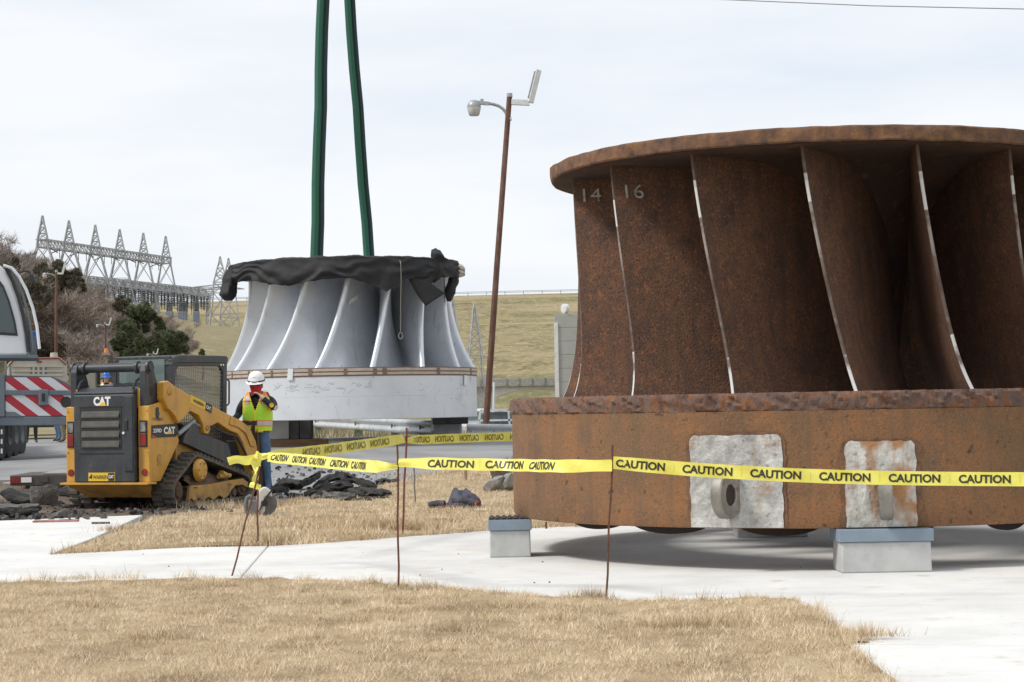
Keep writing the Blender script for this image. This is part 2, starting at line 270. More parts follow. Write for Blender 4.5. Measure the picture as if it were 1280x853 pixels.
mm = N(t, 'ShaderNodeMix', data_type='RGBA'); t.links.new(gt.outputs[0], mm.inputs['Factor'])
mm.inputs['A'].default_value = (0.66, 0.66, 0.68, 1); mm.inputs['B'].default_value = (0.42, 0.02, 0.035, 1)
t.links.new(mm.outputs['Result'], b.inputs['Base Color']); M['chevron'] = m

# ------------------------------------------------------------------ mesh helpers
class MB:
    def __init__(s): s.v = []; s.f = []; s.mi = []
    def add(s, vs, fs, m=0):
        o = len(s.v); s.v += [tuple(v) for v in vs]
        for f in fs: s.f.append(tuple(i + o for i in f)); s.mi.append(m)
        return s
    def box(s, c, d, rot=None, m=0, taper=None):
        x, y, z = d[0] / 2, d[1] / 2, d[2] / 2
        tx, ty = taper or (1, 1)
        vs = [Vector(p) for p in ((-x, -y, -z), (x, -y, -z), (x, y, -z), (-x, y, -z), (-x * tx, -y * ty, z), (x * tx, -y * ty, z), (x * tx, y * ty, z), (-x * tx, y * ty, z))]
        if rot is not None: vs = [rot @ v for v in vs]
        c = Vector(c)
        return s.add([v + c for v in vs], [(0, 3, 2, 1), (4, 5, 6, 7), (0, 1, 5, 4), (1, 2, 6, 5), (2, 3, 7, 6), (3, 0, 4, 7)], m)
    def bar(s, a, b, w, h=None, m=0):
        a, b = Vector(a), Vector(b); d = b - a; l = d.length
        if l < 1e-6: return s
        q = d.to_track_quat('Y', 'Z').to_matrix()
        return s.box((a + b) / 2, (w, l, h or w), q, m)
    def prism(s, poly, axis, a, b, m=0):
        """poly of 2-D points extruded along axis ('x': poly=(y,z), 'y': poly=(x,z), 'z': poly=(x,y))"""
        def P(p, k):
            return (k, p[0], p[1]) if axis == 'x' else (p[0], k, p[1]) if axis == 'y' else (p[0], p[1], k)
        n = len(poly)
        vs = [P(p, a) for p in poly] + [P(p, b) for p in poly]
        tr = tessellate_polygon([[Vector((p[0], p[1], 0)) for p in poly]])
        fs = [tuple(t_) for t_ in tr] + [tuple(i + n for i in reversed(t_)) for t_ in tr]
        fs += [(i, (i + 1) % n, (i + 1) % n + n, i + n) for i in range(n)]
        return s.add(vs, fs, m)
    def tube(s, path, r, n=8, m=0, cap=True):
        path = [Vector(p) for p in path]; rs = r if isinstance(r, (list, tuple)) else [r] * len(path)
        rings = []; prev = None
        for i, p in enumerate(path):
            d = (path[min(i + 1, len(path) - 1)] - path[max(i - 1, 0)]).normalized()
            if prev is None:
                u = d.orthogonal().normalized()
            else:
                u = (prev - d * prev.dot(d)).normalized()
            prev = u; w = d.cross(u)
            rings.append([p + (u * math.cos(2 * PI * k / n) + w * math.sin(2 * PI * k / n)) * rs[i] for k in range(n)])
        vs = [v for g in rings for v in g]; fs = []
        for i in range(len(path) - 1):
            for k in range(n):
                fs.append((i * n + k, i * n + (k + 1) % n, (i + 1) * n + (k + 1) % n, (i + 1) * n + k))
        if cap: fs.append(tuple(reversed(range(n)))); fs.append(tuple(range((len(path) - 1) * n, len(path) * n)))
        return s.add(vs, fs, m)
    def lathe(s, prof, n=48, c=(0, 0, 0), axis='z', a0=0, a1=2 * PI, m=0, close=False):
        full = abs(a1 - a0 - 2 * PI) < 1e-6; k = n if full else n + 1
        vs = []
        for j in range(k):
            a = a0 + (a1 - a0) * j / n; ca, sa = math.cos(a), math.sin(a)
            for r, h in prof:
                p = (r * ca, r * sa, h) if axis == 'z' else (h, r * ca, r * sa) if axis == 'x' else (r * sa, h, r * ca)
                vs.append((p[0] + c[0], p[1] + c[1], p[2] + c[2]))
        q = len(prof); fs = []
        for j in range(n):
            j2 = (j + 1) % k
            for i in range(q if close else q - 1):
                i2 = (i + 1) % q
                fs.append((j * q + i, j2 * q + i, j2 * q + i2, j * q + i2))
        return s.add(vs, fs, m)
    def grid(s, P, m=0):
        """P: rows of points"""
        nu, nv = len(P), len(P[0])
        return s.add([p for r_ in P for p in r_], [(i * nv + j, i * nv + j + 1, (i + 1) * nv + j + 1, (i + 1) * nv + j) for i in range(nu - 1) for j in range(nv - 1)], m)
    def build(s, name, mats, parent=None, smooth=False, bevel=0, loc=None, angle=40, fix=True):
        me = bpy.data.meshes.new(name); me.from_pydata(s.v, [], s.f)
        for k in (mats if isinstance(mats, (list, tuple)) else [mats]): me.materials.append(M[k] if isinstance(k, str) else k)
        me.polygons.foreach_set('material_index', s.mi)
        if fix:
            bm = bmesh.new(); bm.from_mesh(me); bmesh.ops.recalc_face_normals(bm, faces=bm.faces); bm.to_mesh(me); bm.free()
        if smooth:
            me.shade_smooth()
            me.set_sharp_from_angle(angle=R(angle))
        o = bpy.data.objects.new(name, me); C.objects.link(o)
        if loc is not None: o.location = loc
        if parent is not None: o.parent = parent
        if bevel:
            b_ = o.modifiers.new('bevel', 'BEVEL'); b_.width = bevel; b_.segments = 2; b_.limit_method = 'ANGLE'; b_.angle_limit = R(35)
        return o
def tag(o, label=None, cat=None, group=None, kind=None):
    if label: o['label'] = label
    if cat: o['category'] = cat
    if group: o['group'] = group
    if kind: o['kind'] = kind
    return o
def thing(name, loc, label, cat, rz=0.0, group=None):
    o = bpy.data.objects.new(name, None); C.objects.link(o); o.location = loc; o.rotation_euler = (0, 0, rz)
    o.empty_display_size = 0.2
    return tag(o, label, cat, group)
def child_copy(o, parent, **kw):
    c = o.copy(); C.objects.link(c); c.parent = parent
    for k, v in kw.items(): setattr(c, k, v)
    return c
def copy_tree(o, parent=None):
    c = o.copy(); C.objects.link(c); c.parent = parent
    for ch in list(o.children): copy_tree(ch, c)
    return c
def smooth(a, b, x):
    t_ = min(1.0, max(0.0, (x - a) / (b - a))); return t_ * t_ * (3 - 2 * t_)
_tc = {}
def text_mesh(s, bold=0.0, shear=0.0):
    """2-D text: list of (x, y), faces; cap height 1, starting at x=0"""
    k = (s, bold, shear)
    if k in _tc: return _tc[k]
    c = bpy.data.curves.new('text', 'FONT'); c.body = s; c.size = 1.0; c.offset = bold; c.shear = shear; c.resolution_u = 3
    o = bpy.data.objects.new('text', c); C.objects.link(o)
    bpy.context.view_layer.update()
    me = bpy.data.meshes.new_from_object(o)
    v = [(p.co.x, p.co.y) for p in me.vertices]; f = [tuple(p.vertices) for p in me.polygons]
    bpy.data.objects.remove(o); bpy.data.meshes.remove(me); bpy.data.curves.remove(c)
    x0 = min(p[0] for p in v); y0 = min(p[1] for p in v); h = max(p[1] for p in v) - y0
    v = [((p[0] - x0) / h, (p[1] - y0) / h) for p in v]
    _tc[k] = (v, f); return _tc[k]
def text_on(mb, s, origin, ux, uy, height, bold=0.02, squeeze=1.0, m=0, width=None):
    v, f = text_mesh(s, bold)
    w = max(p[0] for p in v)
    kx = (width / w) if width else height * squeeze
    origin, ux, uy = Vector(origin), Vector(ux), Vector(uy)
    mb.add([origin + ux * (p[0] * kx) + uy * (p[1] * height) for p in v], f, m)
def fbm(p, o=4): return noise.fractal(Vector(p), 1.0, 2.0, o)
# ------------------------------------------------------------------ terrain
def Hlot(x, y):
    z = 0.016 * min(32.0, max(0.0, y - 26.0))
    z += 0.34 * math.exp(-((x + 3.5) / 5.5) ** 2 - ((y - 45.0) / 8.0) ** 2)
    return z
def H(x, y):
    z = Hlot(x, y)
    if y > 62:
        q = x / y
        v = smooth(66, 125, y) * smooth(-0.13, -0.06, q)
        z -= 9.0 * v
        z += 15.0 * smooth(125, 330, y) * smooth(-0.075, -0.14, q)
        z += 7.0 * smooth(85, 175, y) * smooth(-0.15, -0.25, q)
        z += 0.8 * fbm((x * 0.02, y * 0.02, 0.3), 3) * smooth(70, 140, y)
    return z
def Hg(x, y):
    k = 1 - smooth(66, 75, y)
    near = 0.14 * k
    if y < 0: near = 0.14
    return H(x, y) - near
def axis_lines(a):
    out = []
    for x0, x1, st in a:
        n = max(1, round((x1 - x0) / st)); out += [x0 + (x1 - x0) * i / n for i in range(n)]
    out.append(a[-1][1]); return out
xs = axis_lines([(-3000, -600, 300), (-600, -150, 30), (-150, -24, 6), (-24, 24, 1.2), (24, 150, 6), (150, 600, 30), (600, 3000, 300)])
ys = axis_lines([(-600, -30, 80), (-30, 0, 6), (0, 90, 1.5), (90, 420, 7), (420, 800, 30), (800, 4500, 300)])
mb = MB(); mb.grid([[(x, y, Hg(x, y)) for y in ys] for x in xs])
tag(mb.build('ground', 'ground', smooth=True), kind='structure')

# earth dam far off: grassy face with a berm, crest road and railing
DX0, DX1 = -420.0, 360.0
def dam_crest(x): return 38.0 + 0.0022 * x, 612.0 - 0.055 * x
prof = [(0.0, -12.0, -215), (0.12, None, None)]
rows = []
for i in range(61):
    x = DX0 + (DX1 - DX0) * i / 60
    zc, yc = dam_crest(x); row = []
    for d, z in ((-230, -10), (-190, -1.0), (-160, 6.0), (-128, 13.5), (-104, 18.6), (-95, 19.0), (-70, 24.0), (-45, zc - 8.0), (-20, zc - 2.6), (-7, zc), (7, zc), (30, zc - 4), (160, -8)):
        row.append((x, yc + d, z + 0.35 * fbm((x * 0.05, d * 0.05, 1.0), 3) * (0 if abs(d) < 9 else 1)))
    rows.append(row)
mb = MB(); mb.grid(rows)
tag(mb.build('dam_embankment', 'dam_grass', smooth=True), kind='structure')

# ------------------------------------------------------------------ slab, lawns, asphalt
def chain(pts, z=0.0): return [atz(px, py, z) for px, py in pts]
def fill(poly, z, depth, name, m, kind='structure'):
    b_ = MB(); b_.prism([(p[0], p[1]) for p in poly], 'z', z - depth, z)
    return tag(b_.build(name, m, bevel=0.012), kind=kind)
# concrete slab: two panels that meet at a sawn joint
Lf = chain([(-420, 790), (-420, 742), (-120, 742), (0, 742), (130, 740), (300, 740)])
# back edge of the slab, left arm first, then the notch of dead grass
back_left = chain([(-300, 656), (0, 651), (178, 644), (118, 672), (62, 693), (150, 688.5), (250, 684), (334.6, 682.5)])
back_right = chain([(336, 682.5), (420, 678), (520, 670), (640, 661.5), (700, 658.5), (860, 657), (1000, 656), (1280, 655), (1500, 651)])
front_l = chain([(-400, 770), (0, 770), (258.5, 770)]); front_r = chain([(260.5, 770), (700, 796), (1000, 803), (1064, 804.6), (1280, 806), (1700, 808)])
fill(chain([(700, 797), (1000, 803.9), (1064, 805.5), (1280, 806.9), (1700, 808.9), (1700, 930), (900, 930)]), 0.0, 0.13, 'concrete_slab', 'concrete')
fill(front_l + list(reversed(back_left)), 0.0, 0.13, 'concrete_slab', 'concrete')
fill(front_r + list(reversed(back_right)), 0.0, 0.13, 'concrete_slab', 'concrete')
# front lawn edge
FL = [(-420, 735), (-200, 733), (-60, 733), (0, 731), (60, 727), (130, 723.5), (250, 722.5), (300, 723), (400, 727), (470, 730), (500, 733), (560, 737), (640, 744), (700, 748), (757, 750.5),
      (850, 752.5), (930, 750), (1000, 751), (1030, 768), (1050, 786), (1072, 797), (1106, 803.5), (1064, 806.5), (1082, 822), (1100, 836), (1122, 852), (1140, 900)]
fl = chain(FL)
fl = fl + [Vector((3.6, 5.0, 0)), Vector((-5.5, 5.0, 0))]
def pt_in(poly, x, y):
    c = False; n = len(poly); j = n - 1
    for i in range(n):
        xi, yi = poly[i][0], poly[i][1]; xj, yj = poly[j][0], poly[j][1]
        if (yi > y) != (yj > y) and x < (xj - xi) * (y - yi) / (yj - yi) + xi: c = not c
        j = i
    return c
def edge_dist(poly, x, y, closed=True):
    best = 1e9; n = len(poly)
    for i in range(n if closed else n - 1):
        ax, ay = poly[i][0], poly[i][1]; bx, by = poly[(i + 1) % n][0], poly[(i + 1) % n][1]
        dx, dy = bx - ax, by - ay; l2 = dx * dx + dy * dy or 1e-9
        u = max(0, min(1, ((x - ax) * dx + (y - ay) * dy) / l2))
        d = math.hypot(x - ax - u * dx, y - ay - u * dy)
        if d < best: best = d
    return best
def lawn_sheet(name, poly, step, zf, x0, x1, y0, y1):
    """fine sheet clipped to the outline: a sheet of thatch whose rim dips to the ground"""
    b_ = MB(); idx = {}
    nx, ny = int((x1 - x0) / step), int((y1 - y0) / step)
    ins = {}
    for i in range(nx + 1):
        for j in range(ny + 1):
            x, y = x0 + i * step, y0 + j * step
            if pt_in(poly, x, y): ins[i, j] = min(edge_dist(poly, x, y), 1.0)
    vs = []; fs = []
    for (i, j), d in ins.items():
        x, y = x0 + i * step, y0 + j * step
        idx[i, j] = len(vs); vs.append((x, y, zf(x, y, d)))
    for (i, j) in ins:
        q = [(i, j), (i + 1, j), (i + 1, j + 1), (i, j + 1)]
        if all(k in idx for k in q): fs.append(tuple(idx[k] for k in q))
        elif sum(k in idx for k in q) == 3:
            fs.append(tuple(idx[k] for k in q if k in idx))
    b_.add(vs, fs)
    return b_.build(name, 'lawn', smooth=True)
def z_front(x, y, d):
    return 0.004 + min(1, d / 0.12) * (0.018 + 0.018 * fbm((x * 3.6, y * 2.6, 0.0), 4))
tag(lawn_sheet('lawn', fl, 0.07, z_front, -5.8, 3.8, 7.4, 14.7), kind='structure')

# back lawn: from the slab's far edge to the asphalt's near edge
ASP = [(-420, 613), (-100, 613), (40, 611), (120, 611), (240, 632), (330, 630), (390, 617), (450, 611.5), (505, 606), (560, 598), (640, 590.5), (720, 584), (900, 580), (1150, 577), (1500, 574)]
asp = [atz(px, py, 0.06) for px, py in ASP]
BL = [(62, 693.5), (150, 689), (250, 684.5), (335, 682.5), (420, 678.5), (520, 670.5), (640, 662), (700, 659), (860, 657.5), (1000, 656.5), (1280, 655.5), (1500, 652)]
BLt = [(180, 646), (240, 640), (300, 636), (345, 627)]
bl_front = chain(BL); bl_back = [atz(px, py, 0.05) for px, py in ASP[6:]]
bl = bl_front + list(reversed(bl_back)) + list(reversed(chain([(60, 693), (120, 671), (185, 646), (250, 640), (310, 634)])))
def z_back(x, y, d):
    return H(x, y) - 0.03 + min(1, d / 0.2) * (0.05 + 0.035 * fbm((x * 1.3, y * 0.9, 4.0), 4))
tag(lawn_sheet('lawn', bl, 0.13, z_back, -5.5, 16.0, 15.0, 46.0), kind='structure')
# asphalt lot: ruled between its ragged near edge and the guardrail line
def resample(pl, n):
    d = [0]
    for a, b in zip(pl, pl[1:]): d.append(d[-1] + math.hypot(b[0] - a[0], b[1] - a[1]))
    out = []
    for i in range(n):
        s_ = d[-1] * i / (n - 1); k = 0
        while k < len(d) - 2 and d[k + 1] < s_: k += 1
        u = (s_ - d[k]) / (d[k + 1] - d[k]); out.append((pl[k][0] + (pl[k + 1][0] - pl[k][0]) * u, pl[k][1] + (pl[k + 1][1] - pl[k][1]) * u))
    return out
a_n = resample(asp, 160)
a_f = resample([(-34, 74), (-16, 72), (-9, 60), (-6.5, 51), (-1, 49.2), (3, 47.4), (20, 46.5), (24, 46)], 160)
rows = []
for i in range(160):
    x0, y0 = a_n[i]; x1, y1 = a_f[i]
    wob = 0.16 * fbm((x0 * 1.1, y0 * 1.1, 9.0), 3); row = []
    for j in range(41):
        u = j / 40; x = x0 + (x1 - x0) * u; y = y0 + wob * (1 - u) + (y1 - y0) * u
        row.append((x, y, H(x, y) + 0.0 + (-0.06 if j == 0 else 0)))
    rows.append(row)
mb = MB(); mb.grid(rows); tag(mb.build('parking_lot', 'asphalt', smooth=True), kind='structure')
# broken ground under and around the loader
rows = []
dl = resample(chain([(-300, 655.5), (0, 650.5), (120, 647), (190, 645.5), (260, 640), (330, 633)]), 110)
du = resample([atz(px, py, 0.0) for px, py in [(-300, 609), (0, 608), (120, 608), (250, 627), (320, 627), (352, 621)]], 110)
for i in range(110):
    row = []
    for j in range(61):
        u = j / 60; x = dl[i][0] + (du[i][0] - dl[i][0]) * u; y = dl[i][1] + (du[i][1] - dl[i][1]) * u
        k = min(1, 6 * u, 6 * (1 - u))
        row.append((x, y, H(x, y) - 0.06 + k * (0.05 + 0.07 * fbm((x * 2.1, y * 1.6, 2.0), 5))))
    rows.append(row)
mb = MB(); mb.grid(rows); tag(mb.build('broken_ground', 'dirt', smooth=True), kind='structure')

# ------------------------------------------------------------------ dead grass blades (uncountable)
def blades(name, pts, hgt, wid, mats_w, lean=0.8):
    rng = np.random.default_rng(11); n = len(pts); P = np.array(pts, dtype=np.float32)
    a = rng.uniform(0, 2 * PI, n); h = hgt * rng.uniform(0.45, 1.25, n); ln = rng.uniform(0.45 if lean > .85 else 0.2, lean, n) * h; a2 = rng.uniform(0, 2 * PI, n); w = wid * rng.uniform(0.6, 1.3, n)
    dx, dy = np.cos(a) * w / 2, np.sin(a) * w / 2
    V = np.zeros((n, 3, 3), dtype=np.float32)
    V[:, 0] = P; V[:, 1] = P; V[:, 2] = P
    V[:, 0, 0] -= dx; V[:, 0, 1] -= dy; V[:, 1, 0] += dx; V[:, 1, 1] += dy
    V[:, 2, 0] += np.cos(a2) * ln; V[:, 2, 1] += np.sin(a2) * ln; V[:, 2, 2] += np.sqrt(np.maximum(h * h - ln * ln, 1e-6))
    me = bpy.data.meshes.new(name); me.vertices.add(3 * n); me.vertices.foreach_set('co', V.reshape(-1))
    me.loops.add(3 * n); me.loops.foreach_set('vertex_index', np.arange(3 * n, dtype=np.int32))
    me.polygons.add(n); me.polygons.foreach_set('loop_start', np.arange(0, 3 * n, 3, dtype=np.int32)); me.polygons.foreach_set('loop_total', np.full(n, 3, dtype=np.int32))
    cum = np.cumsum([x_ for _, x_ in mats_w]); u = rng.uniform(0, cum[-1], n)
    # patches: shift the choice by a slow noise so colours come in clumps
    pn = np.array([noise.noise((float(p[0]) * 1.7, float(p[1]) * 1.7, 0.0)) for p in P[::1]]) if n < 900000 else np.zeros(n)
    p2 = np.array([noise.noise((float(p[0]) * 6.0, float(p[1]) * 4.0, 5.0)) for p in P]); pn = pn + 0.8 * p2; kh = np.clip(1 + 1.1 * p2 + 0.5 * np.array([noise.noise((float(p[0]) * 13.0, float(p[1]) * 9.0, 2.0)) for p in P]), .4, 1.9); V[:, 2] = P + (V[:, 2] - P) * kh[:, None]; me.vertices.foreach_set('co', V.reshape(-1))
    u = np.clip(u + pn * 0.55 * cum[-1], 0, cum[-1] - 1e-4)
    me.polygons.foreach_set('material_index', np.searchsorted(cum, u, side='right').astype(np.int32))
    for k, _ in mats_w: me.materials.append(M[k])
    me.update(); me.validate()
    o = bpy.data.objects.new(name, me); C.objects.link(o); return tag(o, kind='stuff')
mat('straw_pale', [(0.80, 0.67, 0.475)], rough=0.9); mat('straw', [(0.66, 0.53, 0.365)], rough=0.9); mat('straw_dark', [(0.40, 0.285, 0.16)], rough=0.9); mat('straw_grey', [(0.56, 0.475, 0.35)], rough=0.9)
pts = []
rnd = random.Random(3)
def in_view(x, y, mg):
    return y > 1 and abs(x) / y < 640 / F + mg
while len(pts) < 290000:
    y = 8.0 + 6.6 * rnd.random() ; x = rnd.uniform(-5.7, 3.6)
    if not in_view(x, y, 0.12): continue
    if not pt_in(fl, x, y): continue
    d = edge_dist(fl[:-2], x, y, False)
    if noise.noise((x * 5, y * 5, 3.0)) < -0.28 and rnd.random() < 0.8: continue
    pts.append((x, y, z_front(x, y, d) - 0.008))
S1 = [('straw_dark', 0.16), ('straw_grey', 0.16), ('straw', 0.33), ('straw_pale', 0.35)]
blades('dry_grass', pts, 0.040, 0.0038, S1, 0.988)
pts = []
while len(pts) < 150000:
    y = 15.5 + 24 * rnd.random() ** 1.3; x = rnd.uniform(-5.2, 11)
    if not in_view(x, y, 0.06) or not pt_in(bl, x, y): continue
    if x > 1.2 and rnd.random() < 0.75: continue
    pts.append((x, y, z_back(x, y, edge_dist(bl, x, y)) - 0.01))
blades('dry_grass', pts, 0.055, 0.0075, S1, 0.985)
# taller tufts along the lawn edges and scattered clumps
pts = []
for k in range(len(fl) - 3):
    a, b = fl[k], fl[k + 1]; ln = (b - a).length
    for q in range(int(ln * 330)):
        u = rnd.random(); x = a.x + (b.x - a.x) * u; y = a.y + (b.y - a.y) * u
        if not in_view(x, y, 0.12): continue
        if noise.noise((x * 3, y * 3, 8.0)) < -0.15: continue
        n_ = (b - a).normalized(); off = rnd.gauss(0.05, 0.03)
        pts.append((x + n_.y * off, y - n_.x * off, 0.004))
for (px, py, r_, q) in ((92, 725, .22, 260), (860, 785, .16, 900), (905, 775, .2, 500), (1062, 796, .12, 800), (500, 752, .08, 350), (540, 737, .06, 200), (280, 735, .1, 200), (740, 748, .06, 250), (400, 800, .12, 350), (640, 760, .2, 300), (385, 768, .07, 160), (500, 755, .06, 260), (480, 777, .09, 200), (560, 790, .10, 220), (700, 775, .09, 200), (545, 815, .10, 200), (250, 770, .12, 240), (120, 760, .12, 240), (180, 800, .12, 240), (770, 800, .12, 260), (990, 770, .12, 240), (320, 832, .1, 200), (900, 830, .12, 200)):
    c_ = atz(px, py)
    for i in range(q):
        pts.append((c_.x + rnd.gauss(0, r_), c_.y - .13 + rnd.gauss(0, min(.05, r_ * .3)), 0.015))
blades('dry_grass', pts, 0.075, 0.004, [('straw_dark', .35), ('straw', .4), ('straw_pale', .25)], 0.75)
pts = []
for (px, py, r_, q) in ((236, 634, .25, 900), (282, 636, .2, 500), (430, 606 + 50, .4, 500), (455, 660, .35, 1200), (520, 662, .18, 700), (355, 633, .3, 500), (545, 606, .45, 1300), (350, 681, .12, 400), (145, 664, .12, 250), (640, 648, .5, 500), (580, 640, .5, 500), (400, 655, .5, 600), (300, 660, .5, 500), (255, 668, .4, 400), (468, 662, .14, 500), (524, 663, .12, 500), (350, 678, .10, 350), (420, 672, .2, 350)):
    c_ = atz(px, py)
    for i in range(q):
        x, y = c_.x + rnd.gauss(0, r_), c_.y + rnd.gauss(0, r_)
        if (x + .8) ** 2 / .5 + (y - 26.2) ** 2 / 3 < 1: continue
        pts.append((x, y, H(x, y) + 0.01))
for k in range(len(bl_front) - 1):
    a, b = bl_front[k], bl_front[k + 1]; n_ = (b - a).normalized()
    for q in range(int((b - a).length * 260)):
        u = rnd.random(); x = a.x + (b.x - a.x) * u; y = a.y + (b.y - a.y) * u
        if not in_view(x, y, .05) or noise.noise((x * 2.2, y * 2.2, 5.0)) < -.05: continue
        off = rnd.gauss(-.04, .04); pts.append((x + n_.y * off, y - n_.x * off, 0.0))
blades('dry_grass', pts, 0.10, 0.007, [('straw_dark', .5), ('straw', .35), ('straw_pale', .15)], 0.8)
# scrub strip behind the guardrail
pts = []
mat('weed', [(0.10, 0.13, 0.04)], rough=0.9)
for i in range(26000):
    x, y = rnd.uniform(-9, 8), rnd.uniform(49.0, 60)
    pts.append((x, y, Hg(x, y) - 0.02))
blades('rough_grass', pts, 0.32, 0.03, [('straw_dark', .3), ('straw', .25), ('straw_grey', .25), ('weed', .30)], 0.8)
pts = []
for i in range(60000):
    y = rnd.uniform(190, 330); q = rnd.uniform(-0.19, -0.13); x = q * y
    pts.append((x, y, Hg(x, y) - 0.05))
mat('hill_straw', [(0.24, 0.195, 0.09)], rough=0.9); mat('hill_olive', [(0.17, 0.155, 0.065)], rough=0.9)
if False: blades('hillside_grass', pts, 0.28, 0.16, [('hill_olive', .35), ('hill_straw', .65)], 0.9)
# ------------------------------------------------------------------ turbine runners
def blade_surface(p):
    """returns P(s,t) in runner coordinates for a blade whose top edge stands at angle 0 (the front, -Y)"""
    ns = 14
    def row(t):
        r = p['r'](t); th = R(p['lean']) * (t ** p['pw']); z = p['z0'] + (p['z1'] - p['z0']) * t
        out = []; ds = p['len'] / ns
        for i in range(ns + 1):
            out.append(Vector((r * math.sin(th), -r * math.cos(th), z - p.get('dip', 0) * 0)))
            be = R(p['b0'] + (p['b1'] - p['b0']) * i / ns + p.get('bt', 0) * t)
            r -= math.cos(be) * ds; th += math.sin(be) * ds / max(r, .3)
        return out
    return row
def make_blade(p, paint=(), nt_=26):
    row = blade_surface(p)
    G = [row(j / nt_) for j in range(nt_ + 1)]
    ns = len(G[0]) - 1
    Nn = [[None] * (ns + 1) for _ in G]
    for j in range(nt_ + 1):
        for i in range(ns + 1):
            a = G[min(j + 1, nt_)][i] - G[max(j - 1, 0)][i]; b = G[j][min(i + 1, ns)] - G[j][max(i - 1, 0)]
            Nn[j][i] = a.cross(b).normalized()
    th = p['thick']
    mb = MB()
    def side(sg):
        return [[G[j][i] + Nn[j][i] * sg * th * (0.5 + 0.45 * min(1, i / 5)) for i in range(ns + 1)] for j in range(nt_ + 1)]
    A, B = side(1), side(-1)
    # rounded nose between the two faces
    mid = [G[j][0] - (G[j][1] - G[j][0]).normalized() * th * 0.28 for j in range(nt_ + 1)]
    mb.grid(A); mb.grid([list(r_) for r_ in B])
    for j in range(nt_):
        t = (j + .5) / nt_; m = (1 if any(a <= t <= b for a, b in paint) else 2 if paint else 0)
        def nose(jj):
            inw = (G[jj][1] - G[jj][0]).normalized(); out = []
            for q_ in range(7):
                c_, s_ = math.cos(PI * q_ / 6), math.sin(PI * q_ / 6); out.append((A[jj][0] + B[jj][0]) / 2 + (A[jj][0] - B[jj][0]) / 2 * c_ - inw * th * p.get('nose', .3) * s_)
            return out
        mb.grid([nose(j), nose(j + 1)], m)
    return mb, G, Nn
def blade_point(G, Nn, s, t):
    j = t * (len(G) - 1); i = s * (len(G[0]) - 1); j0 = min(int(j), len(G) - 2); i0 = min(int(i), len(G[0]) - 2); u, v = j - j0, i - i0
    q = (G[j0][i0] * (1 - v) + G[j0][i0 + 1] * v) * (1 - u) + (G[j0 + 1][i0] * (1 - v) + G[j0 + 1][i0 + 1] * v) * u
    return q, Nn[j0][i0]

# ---- rusty runner in the foreground
RC = Vector((2.81, 17.283, 0)); R1, R2 = 2.429, 2.821
rr = thing('turbine_runner', RC, 'large rusty brown turbine runner standing on concrete piers behind the caution tape', 'turbine')
def wob_lathe(prof, n, amp, fr, seed, m=0):
    """lathe whose radius and height wander a little: flame-cut steel"""
    b_ = MB(); rows = []
    for j in range(n + 1):
        a = 2 * PI * (j % n) / n; row = []
        for k, (r, z) in enumerate(prof):
            q = (math.cos(a) * fr, math.sin(a) * fr, z * fr * 2 + seed)
            d = amp * fbm(q, 4)
            row.append(((r + d) * math.cos(a), (r + d) * math.sin(a), z + (0.4 * d if k else 0.4 * d)))
        rows.append(row)
    b_.grid(rows, m); return b_
crown_prof = [(0.35, 3.50), (R1 - 0.012, 3.503), (R1, 3.490), (R1 + 0.002, 3.44), (R1, 3.390), (R1 - 0.012, 3.378), (1.9, 3.372)]
wob_lathe(crown_prof, 300, 0.013, 7, 1.0).build('crown', 'rust_crown', rr, smooth=True, angle=30)
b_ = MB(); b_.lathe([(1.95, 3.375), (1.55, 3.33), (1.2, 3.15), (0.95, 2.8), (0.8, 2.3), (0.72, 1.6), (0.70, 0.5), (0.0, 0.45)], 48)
b_.build('hub_cone', 'rust_under_shade', rr, smooth=True)
b_ = MB(); b_.lathe([(R1 - .03, 3.374), (1.9, 3.36), (1.6, 3.34)], 96); b_.build('crown_underside', 'rust_under_shade', rr, smooth=True)
band_prof = [(R2 - .0, 1.245), (R2, 1.1), (R2, .9), (R2, .7), (R2, .5), (R2, .36), (R2 - .012, .335), (R2 - .30, .335), (R2 - .34, .42), (R2 - .40, .8), (R2 - .46, 1.25)]
wob_lathe(band_prof, 200, 0.004, 4, 7.0).build('band', 'rust_band', rr, smooth=True, angle=30)
rows = []
n_ = 900
for j in range(n_ + 1):
    a = 2 * PI * (j % n_) / n_; row = []
    for k, (r, z) in enumerate([(R2 - .46, 1.375), (R2 - .1, 1.387), (R2 - .012, 1.388), (R2 + .004, 1.368), (R2 + .006, 1.34), (R2 + .006, 1.315), (R2 + .006, 1.29), (R2 + .004, 1.262), (R2 - .004, 1.247), (R2 - .06, 1.245)]):
        g = 0.0
        if 2 <= k <= 7: g = 0.030 * fbm((a * 26 + z * 22, z * 9, 3.0), 4) + 0.014 * fbm((a * 75 + z * 50, z * 25, 6.0), 3)
        row.append(((r + g) * math.cos(a), (r + g) * math.sin(a), z + (0.006 * fbm((a * 40, 5.0, k), 3) if k in (2, 3) else 0)))
    rows.append(row)
b_ = MB(); b_.grid(rows); b_.build('band_rim', 'rust_rim', rr, smooth=True, angle=50)
PB = dict(r=lambda t: 2.215 + 0.025 * (1 - t) + 0.15 * t ** 7, lean=9.5, pw=1.3, z0=3.385, z1=1.37, len=1.6, b0=19, b1=52, bt=2, thick=0.029)
paints = {-84: [(.86, 1)], -60: [(.14, .26), (.80, 1)], -36: [(.11, .26), (.84, 1)], -12: [(.12, .24), (.83, 1)], 12: [(.13, .26), (.78, 1)], 36: [(.10, .21), (.86, 1)], -108: [(.9, 1)]}
